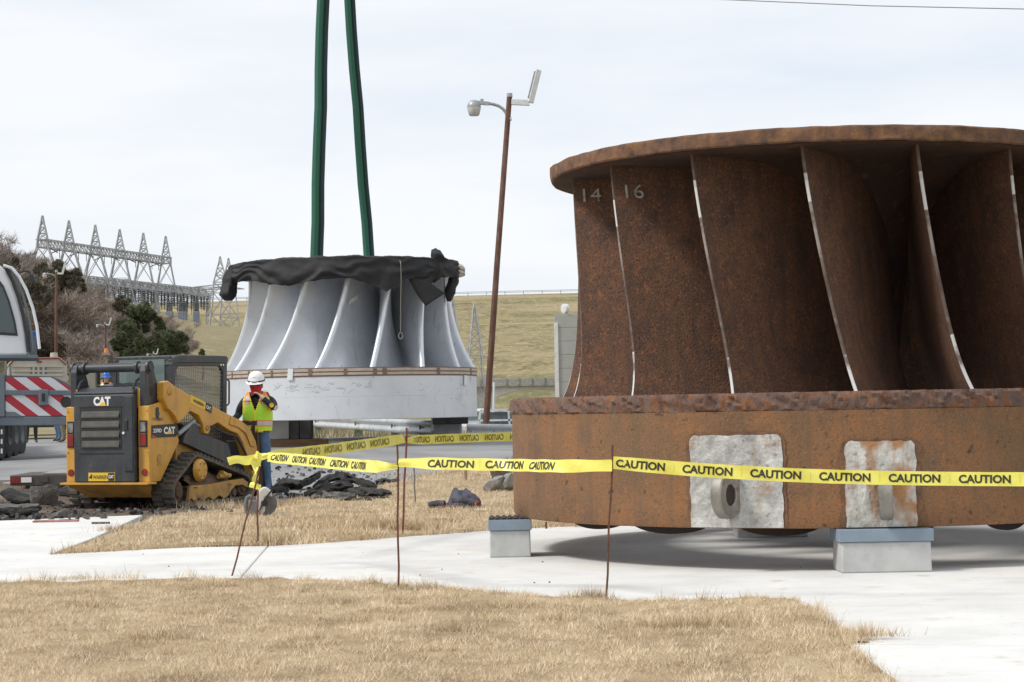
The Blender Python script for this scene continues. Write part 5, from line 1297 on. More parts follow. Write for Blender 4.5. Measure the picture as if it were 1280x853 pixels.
q = MB(); q.tube([S3(309, 645, .1), S3(315, 646, .12), S3(322, 646, .05)], .03, 8); q.build('foot_bar', 'saw_grey', sw, smooth=True)
q = MB(); q.tube([S3(314, 624, .12), S3(318, 614, .16), S3(324, 612, .2)], .02, 8); q.build('rear_handle', 'black_gloss', sw, smooth=True)

# litter on the slab
for (px, py, w, lb, m_) in ((126, 655, 22, 'dark flat stick lying across the slab joint near the dead grass', 'timber_dark'), (70, 652.5, 55, 'faded reddish strip lying along the far edge of the slab', 'stain'), (83, 652, 20, 'short reddish scrap beyond the long reddish strip', 'stain')):
    g = atz(px, py, 0); o_ = MB().box((0, 0, .012), (w * g.y / F, .07 if m_ == 'timber_dark' else .16, .022)).build('flat_scrap', m_, bevel=.006, loc=(g.x, g.y, 0)); o_.rotation_euler = (0, 0, R(-8 if w < 30 else 3)); tag(o_, lb, 'scrap')
rn = random.Random(77); q = MB()
for i in range(24):
    px, py = rn.choice([(rn.uniform(-20, 180), rn.uniform(652, 700)), (rn.uniform(0, 600), rn.uniform(690, 725)), (rn.uniform(600, 1280), rn.uniform(665, 745))]); g = atz(px, py, 0); s_ = rn.uniform(.004, .011)
    q.box((g.x, g.y, s_ * .4), (s_ * 1.5, s_, s_), Matrix.Rotation(rn.uniform(0, 3), 3, 'Z'), taper=(.6, .6))
tag(q.build('pebbles', 'chunk_grey'), kind='stuff')
# ------------------------------------------------------------------ people
def skin_mesh(name, joints, edges, root, sub=2):
    names = list(joints); ix = {k: i for i, k in enumerate(names)}
    me = bpy.data.meshes.new(name); me.from_pydata([joints[k][0] for k in names], [(ix[a], ix[b]) for a, b in edges], [])
    o = bpy.data.objects.new(name, me); C.objects.link(o)
    sk = o.modifiers.new('skin', 'SKIN'); sk.use_smooth_shade = True; sk.branch_smoothing = .6
    if not me.skin_vertices: raise RuntimeError('no skin layer')
    for k in names:
        r_ = joints[k][1]; v = me.skin_vertices[0].data[ix[k]]; v.radius = (r_, r_) if isinstance(r_, (int, float)) else r_
        v.use_root = (k == root)
    ss = o.modifiers.new('sub', 'SUBSURF'); ss.levels = sub; ss.render_levels = sub
    bpy.context.view_layer.update()
    ev = o.evaluated_get(bpy.context.evaluated_depsgraph_get()); m2 = bpy.data.meshes.new_from_object(ev); m2.name = name
    bpy.data.objects.remove(o)
    return m2
def person(loc, rz, sc, label, pose, mats, hat='hat_white', vest=True, mask=False, group=None, face=True):
    """mats = (jacket, trousers, boots); pose: dict of joint overrides; the figure faces -Y"""
    J = {'pelvis': ((0, 0, .96), (.165, .125)), 'belly': ((0, -.01, 1.10), (.17, .135)), 'chest': ((0, 0, 1.30), (.185, .135)), 'collar': ((0, .01, 1.45), (.11, .09)), 'neck': ((0, -.02, 1.53), .062),
         'jaw': ((0, -.07, 1.575), (.066, .075)), 'head': ((0, -.055, 1.66), (.078, .098)), 'crown': ((0, -.035, 1.735), (.055, .065))}
    E_ = [('pelvis', 'belly'), ('belly', 'chest'), ('chest', 'collar'), ('collar', 'neck'), ('neck', 'jaw'), ('jaw', 'head'), ('head', 'crown')]
    for s, sd_ in ((-1, 'l'), (1, 'r')):
        J.update({'sh' + sd_: ((s * .185, .0, 1.43), .082), 'ua' + sd_: ((s * .24, .01, 1.30), .066), 'el' + sd_: ((s * .27, .02, 1.14), .056), 'wr' + sd_: ((s * .28, -.04, .90), .042), 'pa' + sd_: ((s * .28, -.06, .83), (.028, .042)),
                  'hip' + sd_: ((s * .095, .0, .88), .105), 'th' + sd_: ((s * .11, -.01, .70), .092), 'kn' + sd_: ((s * .12, -.02, .49), .068), 'ca' + sd_: ((s * .125, .02, .33), .066), 'an' + sd_: ((s * .13, .03, .10), .050), 'he' + sd_: ((s * .13, .05, .05), .045), 'to' + sd_: ((s * .15, -.12, .04), (.045, .035))})
        E_ += [('chest', 'sh' + sd_), ('sh' + sd_, 'ua' + sd_), ('ua' + sd_, 'el' + sd_), ('el' + sd_, 'wr' + sd_), ('wr' + sd_, 'pa' + sd_),
               ('pelvis', 'hip' + sd_), ('hip' + sd_, 'th' + sd_), ('th' + sd_, 'kn' + sd_), ('kn' + sd_, 'ca' + sd_), ('ca' + sd_, 'an' + sd_), ('an' + sd_, 'he' + sd_), ('an' + sd_, 'to' + sd_)]
    for k, v in pose.items(): J[k] = (v, J[k][1])
    # five fingers on each hand
    for s, sd_ in ((-1, 'l'), (1, 'r')):
        pa, wr = Vector(J['pa' + sd_][0]), Vector(J['wr' + sd_][0]); d = (pa - wr).normalized()
        sdv = d.cross(Vector((0, 0, 1)) if abs(d.z) < .8 else Vector((0, 1, 0))).normalized(); nn = d.cross(sdv)
        for q_, (off, ln) in enumerate(((-.030, .060), (-.010, .075), (.010, .072), (.030, .058))):
            b0 = pa + sdv * off + d * .02; b1 = b0 + d * ln * .55 + nn * .012; b2 = b1 + d * ln * .3 + nn * .028
            J['f%s%da' % (sd_, q_)] = (tuple(b0), .0105); J['f%s%db' % (sd_, q_)] = (tuple(b1), .0095); J['f%s%dc' % (sd_, q_)] = (tuple(b2), .008)
            E_ += [('pa' + sd_, 'f%s%da' % (sd_, q_)), ('f%s%da' % (sd_, q_), 'f%s%db' % (sd_, q_)), ('f%s%db' % (sd_, q_), 'f%s%dc' % (sd_, q_))]
        b0 = wr.lerp(pa, .55) + sdv * .045 * s; b1 = b0 + d * .035 + sdv * .022 * s + nn * .01
        J['t%sa' % sd_] = (tuple(b0), .012); J['t%sb' % sd_] = (tuple(b1), .0095); E_ += [('pa' + sd_, 't%sa' % sd_), ('t%sa' % sd_, 't%sb' % sd_)]
    me = skin_mesh('body', J, E_, 'pelvis')
    for k in ('skin',) + tuple(mats): me.materials.append(M[k])
    wl, wr = Vector(J['wrl'][0]), Vector(J['wrr'][0]); pl, pr = Vector(J['pal'][0]), Vector(J['par'][0]); el, er = Vector(J['ell'][0]), Vector(J['elr'][0])
    mi = []
    for p in me.polygons:
        c = p.center; k = 1
        if c.z > 1.505 and abs(c.x) < .12 and (c - pr).length > .12: k = 0
        for w_, e_, p_ in ((wl, el, pl), (wr, er, pr)):
            ax = (p_ - w_).normalized()
            if (c - w_).dot(ax) > -.005 and (c - p_).length < .16: k = 0
        if k and c.z < .955 and abs(c.x) < .26 and min((c - wl).length, (c - wr).length, (c - (wl + el) / 2).length, (c - (wr + er) / 2).length) > .10: k = 2
        if c.z < .11: k = 3
        mi.append(k)
    me.polygons.foreach_set('material_index', mi); me.shade_smooth()
    t_ = thing('person', loc, label, 'person', rz, group); t_.scale = (sc, sc, sc)
    o = bpy.data.objects.new('body', me); C.objects.link(o); o.parent = t_
    hd = Vector(J['head'][0])
    # face
    if face:
        q = MB(); 
        for s in (-1, 1): q.box(hd + Vector((s * .034, -.098, -.005)), (.022, .012, .010))
        q.build('eyes', 'dark_cloth', t_, bevel=.003)
        q = MB(); q.prism([(-.015, -.03), (.0, .012), (.015, -.03)], 'y', hd.y - .125, hd.y - .08); q.v = [(v[0] + hd.x, v[1], v[2] + hd.z) for v in q.v]; q.build('nose', 'skin', t_, bevel=.004)
        q = MB()
        for s in (-1, 1): q.lathe([(0, .008), (.02, .012), (.028, 0), (.02, -.01)], 10, (hd.x + s * .083, hd.y + .02, hd.z - .02), axis='x')
        q.build('ears', 'skin', t_, smooth=True)
        q = MB(); q.lathe([(.093, -.03), (.095, .02), (.09, .06)], 20, (hd.x, hd.y + .005, hd.z), a0=R(15), a1=R(165)); q.build('hair', 'hair', t_, smooth=True)
        if not mask: q = MB(); q.box(hd + Vector((0, -.088, -.085)), (.045, .012, .008)); q.build('mouth', 'lens_red', t_)
    if mask:
        rows = []
        for i in range(19):
            a = R(-95 + 190 * i / 18); row = []
            for j in range(8):
                v = j / 7; z = hd.z - .005 - .125 * v; r_ = .105 - .03 * v + .006 * math.sin(a * 9 + v * 4)
                row.append((hd.x + r_ * .86 * math.sin(a), hd.y - r_ * math.cos(a) * (1.12 if abs(a) < 1 else 1.0) - .01, z))
            rows.append(row)
        q = MB(); q.grid(rows); q.build('bandana', 'bandana', t_, smooth=True)
        q = MB(); q.box(hd + Vector((0, -.108, .012)), (.15, .02, .04)); q.build('dark_glasses', 'black_gloss', t_, bevel=.008)
    # hard hat, tipped with the head
    q = MB(); dome = [(0.0, .158), (.05, .152), (.095, .125), (.122, .08), (.132, .03), (.134, .0), (.160, -.008), (.166, -.004), (.160, .004), (.136, .012)]
    q.lathe([(r_, z) for r_, z in dome], 28); q.v = [(v[0] * .93, v[1] * 1.10 - (.03 if v[1] < -.12 and v[2] < .012 else 0), v[2]) for v in q.v]
    q.bar((0, -.13, .075), (0, .11, .10), .028, .05)
    ht = q.build('hard_hat', hat, t_, smooth=True, angle=50); ht.location = hd + Vector((0, .012, .052)); ht.rotation_euler = (R(12), 0, 0)
    if mask:
        q = MB(); q.lathe([(.138, .016), (.138, .034)], 24); q.v = [(v[0] * .93, v[1] * 1.10, v[2]) for v in q.v]; q.build('hat_strap', 'dark_cloth', ht)
        q = MB(); q.box((0, -.155, .02), (.07, .03, .022)); q.build('hat_lamp', 'wheel_grey', ht, bevel=.006)
    if vest:
        nu, zs = 120, [.955 + .57 * i / 64 for i in range(65)]
        def ring(z):
            k = (z - .955) / .57; rx = .200 + .015 * math.sin(k * 3.0); ry = .160 + .012 * math.sin(k * 4); 
            if z > 1.40: rx = .215 - .45 * (z - 1.40); ry = .175 - .75 * (z - 1.40) ** 1.15
            return rx, max(.055, ry)
        q = MB(); vs_ = []; 
        for z in zs:
            rx, ry = ring(z)
            for k in range(nu):
                a = 2 * PI * k / nu; w_ = 1 + .02 * fbm((math.cos(a) * 3, math.sin(a) * 3, z * 6), 3); vs_.append((rx * math.sin(a) * w_, -.012 - ry * math.cos(a) * w_, z - (.02 if abs(math.sin(a)) < .5 and z < .96 else 0)))
        q.v = vs_
        for i in range(64):
            z = (zs[i] + zs[i + 1]) / 2
            for k in range(nu):
                a = 2 * PI * (k + .5) / nu; x = ring(z)[0] * math.sin(a); front = math.cos(a) > 0
                if abs(math.sin(a)) > .93 - .35 * max(0, z - 1.36) and z > 1.25: continue            # arm hole
                if front and z > 1.24 and abs(x) < (z - 1.24) * .36: continue   # V neck
                if z > 1.46 and abs(x) < .08: continue
                m_ = 0
                if 1.015 < z < 1.115: m_ = 3 if 1.035 < z < 1.095 else 2
                elif z > 1.34 and .08 < abs(x) < .165: m_ = 3 if .095 < abs(x) < .15 and z < 1.46 else 2
                elif (front and z > 1.2 and abs(x) < (z - 1.24) * .36 + .018) or z < .975 or (abs(math.sin(a)) > .72 and z > 1.22): m_ = 1
                if front and abs(x) < .012 and z < 1.24: m_ = 1
                q.f.append((i * nu + k, i * nu + (k + 1) % nu, (i + 1) * nu + (k + 1) % nu, (i + 1) * nu + k)); q.mi.append(m_)
        vo = q.build('safety_vest', ['vest_lime', 'vest_trim', 'vest_orange', 'vest_silver'], t_, smooth=True)
        s_ = vo.modifiers.new('thickness', 'SOLIDIFY'); s_.thickness = .008; s_.offset = 1
    return t_, J
pY = 28.5; pX = atY(322, 500, pY).x
pw, PJ = person((pX, pY, H(pX, pY)), R(-4), 1.03, 'worker in a white hard hat and lime vest, hand raised to a red face mask',
    {'ell': (-.30, .04, 1.19), 'wrl': (-.335, -.17, 1.12), 'pal': (-.34, -.24, 1.10), 'ual': (-.255, .02, 1.31), 'uar': (.245, -.07, 1.36), 'elr': (.285, -.17, 1.285), 'wrr': (.13, -.225, 1.43), 'par': (.075, -.215, 1.485),
     'jaw': (0, -.085, 1.55), 'head': (0, -.085, 1.625), 'crown': (0, -.065, 1.695)},
    ('navy_jacket', 'jeans', 'boots'), mask=True)
q = MB(); q.lathe([(0, .006), (.032, .006), (.036, 0)], 14, (0, 0, 0), axis='y'); b_ = q.build('sleeve_badge', 'decal_yellow', pw); b_.location = (.255, -.245, 1.33)
q = MB(); q.box((0, 0, 0), (.05, .01, .07)); b_ = q.build('sleeve_patch', 'vest_silver', pw, bevel=.004); b_.location = (.315, -.215, 1.285); b_.rotation_euler = (0, R(35), R(35))
# workers farther back
def gpos(px, Y): x = atY(px, 500, Y).x; return x, Y, H(x, Y)
deckY = 60.0
x, y, z = gpos(133, deckY); person((x, y, z + .36), R(15), .98, 'worker in a blue hard hat and yellow vest showing above the loader hood', {}, ('navy_jacket', 'jeans', 'boots'), hat='hat_blue')
x, y, z = gpos(154, deckY + .5); person((x, y, z + .52), R(-30), .97, 'worker in a blue hard hat and dark jacket, half hidden by the loader cab', {}, ('dark_cloth', 'jeans', 'boots'), hat='hat_blue', vest=False)
x, y, z = gpos(39, 57.0); person((x, y, z), R(20), 1.0, 'worker whose dark trousers show under the striped panel, next to the crane tyres', {}, ('navy_jacket', 'dark_cloth', 'boots'))
x, y, z = gpos(78, 57.0); person((x, y, z), R(-70), 1.0, 'worker whose khaki trousers and boots show beside the loader, under the striped panel', {}, ('khaki', 'khaki', 'boots'), hat='hat_blue')
x, y, z = gpos(72, 58.2); person((x, y, z), R(-60), 1.0, 'worker in blue trousers standing just behind the one in khaki trousers', {}, ('navy_jacket', 'jeans', 'boots'), hat='hat_white')
# low deck of the equipment trailer those two stand on
x, y, z = gpos(140, deckY); tr = thing('equipment_trailer', (x, y, z), 'low equipment trailer with an orange beacon behind the loader', 'trailer')
q = MB(); q.box((0, .3, .46), (2.6, 2.2, .12)); q.build('deck', 'trailer_dark', tr, bevel=.02)
q = MB(); q.box((.25, 1.2, 1.55), (1.5, .5, 1.75)); q.build('tool_box', 'black_paint', tr, bevel=.03)
q = MB(); q.box((-.95, 1.1, 1.45), (.5, .5, 1.85)); q.build('generator', 'tan_dark', tr, bevel=.03)
bz = atY(125, 441, deckY + .8).z - z
q = MB(); q.lathe([(0, .14), (.055, .13), (.07, 0), (0, 0)], 14, (-.38, .95, bz), axis='z'); q.build('beacon', 'lens_orange', tr, smooth=True, angle=40)
q = MB(); q.box((-.38, .95, bz - .04), (.22, .2, .08)); q.box((-.38, 1.0, bz - .55), (.06, .06, 1.0)); q.build('beacon_mount', 'tan_dark', tr)
for s in (-1, 1):
    q = MB(); q.lathe([(0, -.1), (.33, -.1), (.36, -.06), (.36, .06), (.33, .1), (0, .1)], 24, (s * 1.2, .5, .36), axis='x'); q.build('wheel', 'tyre', tr, smooth=True, angle=30)
# ------------------------------------------------------------------ mobile crane at the frame edge
CY = 43.0; kc = CY / F
def cx(px): return (px - 640) * kc * 1.0
def cz(px, py): return atY(px, py, CY).z
c0 = atY(10, 560, CY); c0 = Vector((c0.x, CY, H(c0.x, CY)))
cr_ = thing('mobile_crane', c0, 'white and grey mobile crane with a red and white striped rear panel', 'crane', R(14))
def K(px, py, dy=0.0): v = atY(px, py, CY + dy); return v - c0
def KP(pts): return [(K(a, b).x, K(a, b).z) for a, b in pts]
q = MB(); q.prism(KP([(-130, 468), (64, 470), (94, 483), (94, 524), (-130, 522)]), 'y', .06, 1.6); q.build('outrigger_box', 'crane_grey', cr_, bevel=.03)
o_ = K(50, 498)
q = MB(); q.prism([(x - o_.x, z - o_.z) for x, z in KP([(7, 472), (61, 471.5), (92, 487), (92, 488.5), (7, 488.5)])], 'y', 0, .03); p_ = q.build('striped_panel', 'chevron', cr_); p_.location = (o_.x, 0.01, o_.z)
q = MB(); q.prism([(x - o_.x, z - o_.z) for x, z in KP([(7, 493.5), (94, 493.5), (94, 520), (7, 520)])], 'y', 0, .03); p_ = q.build('striped_panel', 'chevron', cr_); p_.location = (o_.x, 0.01, o_.z)
q = MB(); q.prism(KP([(-130, 488), (94, 488), (94, 494), (-130, 494)]), 'y', -.05, .06); q.build('cross_rail', 'crane_grey', cr_, bevel=.01)
q = MB(); q.prism(KP([(47, 487), (59, 487), (59, 507), (47, 507)]), 'y', -.10, .04); pl = q.build('hitch_plate', 'crane_grey', cr_, bevel=.02)
q = MB(); q.prism(KP([(51, 492), (55, 492), (55, 502), (51, 502)]), 'y', -.115, -.095); q.build('hitch_slot', 'decal_black', pl)
a_ = K(81, 503); q = MB(); q.lathe([(0, -.03), (.11, -.03), (.13, 0)], 24, (a_.x, 0.01, a_.z), axis='y'); q.build('round_cover', 'black_gloss', cr_, smooth=True, angle=30)
q = MB(); q.prism(KP([(7, 515), (18, 515), (28, 521), (7, 521)]), 'y', -.04, .02); q.build('step_bracket', 'crane_grey', cr_)
q = MB(); q.prism(KP([(-130, 521), (88, 521), (88, 532), (-130, 533)]), 'y', -.02, 1.3); q.build('rear_beam', 'crane_grey', cr_, bevel=.02)
q = MB(); q.prism(KP([(-5, 468), (6, 468), (6, 521), (-5, 521)]), 'y', -.07, .05); q.build('side_post', 'crane_grey', cr_, bevel=.01)
q = MB(); q.box((-1.6, 6, 1.25), (2.6, 10.5, .5)); q.build('chassis', 'crane_grey', cr_, bevel=.02)
for i in range(4):
    for s in (0, 1):
        w = MB(); ax = K(11, 545); Rw = .66
        w.lathe([(.30, -.22), (.52, -.24), (.63, -.22), (Rw, -.17), (Rw, .17), (.63, .22), (.52, .24), (.30, .22)], 40, axis='x')
        tyre = w.build('wheel', 'tyre', cr_, smooth=True, angle=35)
        tyre.location = (ax.x - .0 - s * 2.2 + i * .13, .55 + i * 1.5, Rw + .0); tyre.location.x -= .36; tyre.rotation_euler = (0, 0, R(-10))
        w = MB(); w.lathe([(0, .05), (.12, .05), (.14, .12), (.30, .10), (.31, .2), (.33, .23)], 24, axis='x'); w.build('rim', 'wheel_grey', tyre, smooth=True, angle=30)
q = MB(); q.prism(KP([(-6, 522), (4, 522), (4, 572), (-6, 574)]), 'y', .0, .25); mf = q.build('mud_flap', 'black_gloss', cr_)
for i in range(3):
    q = MB(); q.prism(KP([(1.2, 537 + i * 12), (3.4, 537 + i * 12), (3.4, 543 + i * 12), (1.2, 543 + i * 12)]), 'y', -.02, .0); q.build('reflector', 'decal_white', mf)
# cab
q = MB(); q.prism(KP([(-90, 326), (0, 331), (8, 340), (15, 355), (22, 376), (29, 404), (35, 444), (-90, 446)]), 'y', .0, 1.9); cb = q.build('cab', 'crane_white', cr_, bevel=.05)
q = MB(); q.prism(KP([(-60, 340), (-3, 347), (5, 358), (12, 376), (19, 402), (22, 420), (-60, 416)]), 'y', -.03, .02); q.build('window_seal', 'black_gloss', cb, bevel=.01)
q = MB(); q.prism(KP([(-58, 343), (-4, 350), (3, 360), (10, 377), (16.5, 402), (19, 417), (-58, 413)]), 'y', -.045, .0); q.build('window', 'crane_glass', cb, bevel=.01)
for off in (0, 6): q = MB(); q.tube([K(7 + off * .8, 336, -.06), K(15 + off, 352, -.06), K(22 + off, 372, -.06), K(28 + off, 396, -.06), K(32 + off, 420, -.06), K(34 + off, 440, -.06)], .045 if off == 0 else .03, 8); q.build('window_trim' if off == 0 else 'wiper_rail', 'black_gloss' if off == 0 else 'crane_grey', cb, smooth=True)
q = MB(); q.tube([K(2, 332, -.15), K(12, 335, -.15), K(21, 345, -.15), K(30, 362, -.15), K(38, 385, -.15), K(43, 408, -.15), K(46, 436, -.15)], .035, 8); q.build('guard_rail', 'crane_white', cb, smooth=True)
q = MB(); q.tube([K(22, 341, -.1), K(28, 338.5, -.1), K(35, 339.5, -.1), K(36, 343, -.1)], .025, 7); ma = q.build('mirror_arm', 'black_gloss', cb, smooth=True)
a_ = K(38, 348, -.1); q = MB(); q.box((0, 0, 0), (.12, .08, .22), Matrix.Rotation(R(-20), 3, 'Y')); o_ = q.build('mirror', 'black_gloss', ma, bevel=.03); o_.location = a_
q = MB(); q.prism(KP([(36, 420), (43, 420), (45, 446), (35, 446)]), 'y', -.05, .3); q.build('hinge_bracket', 'crane_grey', cb, bevel=.02)
q = MB(); a_ = K(46, 422, .3); q.box(a_, (.16, .2, .30)); q.build('blue_can', 'hat_blue', cb, bevel=.03)
q = MB(); q.prism(KP([(-130, 444), (46, 444.5), (48, 448), (-130, 449)]), 'y', -.15, 2.2); q.build('cab_deck', 'crane_grey', cr_, bevel=.01)
q = MB(); q.prism(KP([(-120, 448), (-12, 448), (-12, 470), (-120, 470)]), 'y', .4, 2.0); q.build('turntable', 'black_paint', cr_, bevel=.02)
q = MB(); q.tube([K(8, 470, .1), K(10, 459, .1), K(14, 458, .1), K(15, 470, .1)], .02, 6); q.build('hand_rail', 'wheel_grey', cr_, smooth=True)
b0, b1 = K(-76, 460, 2.5), K(42, -345, 2.5); q = MB(); q.bar(b0, b1, .55, .62); q.build('boom', 'crane_grey', cr_, bevel=.06)

# ------------------------------------------------------------------ other vehicles
TY = 66.0; g = atY(46, 500, TY); z0 = H(g.x, TY); tt = thing('tan_truck', (g.x, TY, z0), 'tan truck body edged with red and white tape, behind the striped crane panel', 'truck', R(14.5))
kt = TY / F
def TK(px, py): v = atY(px, py, TY); return (v.x - g.x, v.z - z0)
q = MB(); q.prism([TK(*p) for p in ((11, 530), (10, 456), (19, 448), (74, 446.5), (83, 455), (84, 530))], 'y', 0, 5.5); tb = q.build('body', 'tan_paint', tt, bevel=.05)
q = MB()
for a, b in (((12, 457), (20, 449)), ((20, 449), (73, 448)), ((73, 448), (81.5, 456))): p0, p1 = TK(*a), TK(*b); q.bar((p0[0], -.02, p0[1]), (p1[0], -.02, p1[1]), .03, .05)
q.build('red_edge_tape', 'lens_red', tb)
for y0, y1 in ((457, 459), (463, 465), (468, 470)):
    q = MB(); q.prism([TK(16, y0), TK(78, y0), TK(78, y1), TK(16, y1)], 'y', -.05, .01); q.build('body_rib', 'tan_paint', tb)
q = MB(); q.prism([TK(39, 458), TK(58, 458), TK(58, 472), TK(39, 472)], 'y', -.03, .01); q.build('rear_window', 'cab_glass', tb)
for px in (42, 48, 54): q = MB(); q.prism([TK(px - 1.2, 458), TK(px + 1.2, 458), TK(px + 1.2, 472), TK(px - 1.2, 472)], 'y', -.045, -.028); q.build('window_bar', 'tan_paint', tb)
q = MB(); q.prism([TK(46, 451.5), TK(52, 451.5), TK(52, 453.5), TK(46, 453.5)], 'y', -.03, .01); q.build('marker_plate', 'lens_red', tb)
a_ = TK(67, 446); q = MB(); q.lathe([(0, .16), (.12, .15), (.14, 0)], 14, (a_[0], .3, a_[1])); q.build('roof_vent', 'tan_paint', tt, smooth=True, angle=40)
for px in (86, 8): a_ = TK(px, 455); q = MB(); q.box((a_[0], .2, a_[1] - .4), (.07, .07, 1.3)); q.build('stake_pole', 'tan_dark', tt)
for s in (-1, 1): q = MB(); q.lathe([(.2, -.15), (.5, -.15), (.5, .15), (.2, .15)], 26, (s * .85, 1.2, .5), axis='x'); q.build('wheel', 'tyre', tt, smooth=True, angle=30)
VY = 78.0; g = atY(58, 500, VY); z0 = H(g.x, VY); vn = thing('white_van', (g.x, VY, z0), 'white van low behind the striped crane panel, only its rear bumper showing', 'van', R(14))
q = MB(); q.box((0, 2.2, .95), (2.3, 4.4, 1.15)); q.box((0, 2.0, 1.7), (2.0, 3.2, .5), taper=(.85, .85)); q.build('body', 'car_white', vn, bevel=.08)
q = MB(); q.box((0, -.08, .42), (2.3, .16, .16)); q.build('bumper', 'black_gloss', vn, bevel=.03)
for s in (-1, 1):
    for yy in (.8, 3.6): q = MB(); q.lathe([(.15, -.1), (.33, -.1), (.35, 0), (.33, .1), (.15, .1)], 24, (s * 1.0, yy, .35), axis='x'); q.build('wheel', 'tyre', vn, smooth=True, angle=30)
# low trailer deck beside the rubble
g = atz(14, 612.5, .1); lt_ = thing('low_trailer', (g.x, g.y, H(g.x, g.y)), 'low dark trailer deck with a red and white reflector on its edge, left of the loader', 'trailer', R(4))
lt_['label'] = 'low dark trailer deck with a red and white reflector on its edge, behind the rubble'
q = MB(); q.box((.80, .9, .16), (1.62, 1.9, .17)); q.build('frame', 'trailer_dark', lt_, bevel=.01)
q = MB(); q.box((1.05, .95, .262), (1.1, 1.8, .03)); q.build('deck', 'deck_grey', lt_, bevel=.008)
q = MB(); q.box((.085, -.062, .17), (.16, .02, .10)); q.build('red_reflector', 'lens_red', lt_)
q = MB(); q.box((.26, -.062, .17), (.17, .02, .085)); q.build('white_reflector', 'decal_white', lt_)
q = MB(); q.box((.55, -.06, .17), (.12, .02, .09)); q.build('bracket', 'trailer_dark', lt_)
for s in (0, 1): q = MB(); q.lathe([(.05, -.07), (.13, -.07), (.13, .07), (.05, .07)], 18, (1.3, .5 + s * .8, .13), axis='x'); q.build('wheel', 'tyre', lt_, smooth=True, angle=30)
# pickup and car beyond the guardrail
def pickup(px, Y, ytop, label, m, rack=True):
    v = atY(px, ytop, Y); z = v.z - 1.80; t_ = thing('pickup_truck', (v.x, Y, z), label, 'pickup')
    q = MB(); q.box((0, 2.6, .75), (1.9, 5.4, .60)); q.build('body', m, t_, bevel=.08)
    q = MB(); q.box((0, 2.9, 1.40), (1.7, 2.0, .78), taper=(.86, .8)); cb_ = q.build('cab', m, t_, bevel=.08)
    q = MB(); q.box((0, 1.93, 1.45), (1.30, .04, .42), Matrix.Rotation(R(-14), 3, 'X')); q.build('rear_window', 'cab_glass', cb_)
    if rack:
        q = MB()
        for a, b in (((-.80, 1.15), (-.66, 1.80)), ((.80, 1.15), (.66, 1.80)), ((-.66, 1.80), (.66, 1.80)), ((-.75, 1.38), (.75, 1.38)), ((-.80, 1.10), (.80, 1.10)), ((-.5, 1.10), (-.44, 1.80)), ((.5, 1.1), (.44, 1.8))): q.bar((a[0], 1.5, a[1]), (b[0], 1.5, b[1]), .09, .07)
        q.build('cab_rack', 'galv', t_)
        q = MB(); q.box((0, 1.54, 1.55), (.86, .02, .32)); q.build('rack_mesh', 'lattice_dark', t_)
    for s in (-1, 1):
        for yy in (.9, 4.2): q = MB(); q.lathe([(.2, -.12), (.36, -.12), (.38, 0), (.36, .12), (.2, .12)], 24, (s * .85, yy, .38), axis='x'); q.build('wheel', 'tyre', t_, smooth=True, angle=30)
    return t_
pickup(621, 74, 512.5, 'grey pickup with a cab rack beyond the guardrail, below the tall light pole', 'lamp_grey')
pickup(586, 88, 511, 'white pickup roof beyond the guardrail, next to the silver runner', 'car_white', False)
# ------------------------------------------------------------------ guardrail and cribbing
def rail(pts, label, posts):
    P = [Vector(p) for p in pts]; t_ = thing('guardrail', (P[0].x, P[0].y, H(P[0].x, P[0].y)), label, 'guardrail', group='steel guardrail along the lot'); o = Vector(t_.location)
    prof = [(0, -.18), (.05, -.175), (.085, -.13), (.085, -.07), (.03, -.022), (.03, .022), (.085, .07), (.085, .13), (.05, .175), (0, .18)]
    rows = []; L_ = 24
    for i in range(L_ + 1):
        u = i / L_ * (len(P) - 1); k = min(int(u), len(P) - 2); p = P[k].lerp(P[k + 1], u - k); d = (P[k + 1] - P[k]).normalized(); nn = Vector((d.y, -d.x, 0)).normalized()
        if nn.y > 0: nn = -nn
        rows.append([p - o + nn * a + Z_ * b for a, b in prof])
    q = MB(); q.grid(rows); bm_ = q.build('beam', 'galv', t_, smooth=True, angle=60); s_ = bm_.modifiers.new('thickness', 'SOLIDIFY'); s_.thickness = .006
    for u in posts:
        k = min(int(u * (len(P) - 1)), len(P) - 2); p = P[k].lerp(P[k + 1], u * (len(P) - 1) - k); d = (P[k + 1] - P[k]).normalized(); gz = H(p.x, p.y)
        q = MB(); q.box((p.x - o.x, p.y - o.y + .16, (gz - .2 + p.z + .10) / 2 - o.z), (.22, .22, p.z + .10 - gz + .2)); q.build('post', 'post_green', t_, bevel=.01)
        q = MB(); q.lathe([(0, -.02), (.022, -.02), (.022, 0)], 8, (p.x - o.x, p.y - o.y - .09, p.z - o.z), axis='y'); q.build('bolt', 'wheel_grey', t_)
    return t_
rail([atY(348, 521.5, 58), atY(400, 527, 54.5), atY(450, 530, 51), atY(500, 533, 48), atY(550, 535.5, 45.6)], 'galvanised guardrail running under the silver runner down to the grey end box', (.06, .24, .49, .72, .9))
rail([atY(584, 539, 47.2), atY(640, 539.5, 47.0), atY(760, 541, 46.6), atY(900, 543, 46.2)], 'galvanised guardrail between the grey end box and the rusty runner', (.03, .2, .42, .7, .97))
g = atz(563, 561, .32); eb = thing('end_box', (g.x, 44.8, H(g.x, 44.8) - .05), 'grey tapered end box where the two guardrails meet', 'barrier end')
q = MB(); kb = 44.8 / F; q.prism([((-18) * kb, 0), (19 * kb, 0), (18 * kb, .64), (-17 * kb, .64)], 'y', 0, .7); q.build('box', 'lamp_grey', eb, bevel=.02)
q = MB(); q.box((-.33, -.03, .45), (.06, .06, .40)); q.build('strap', 'galv', eb)
CG = 'timber and concrete cribbing under the silver runner'
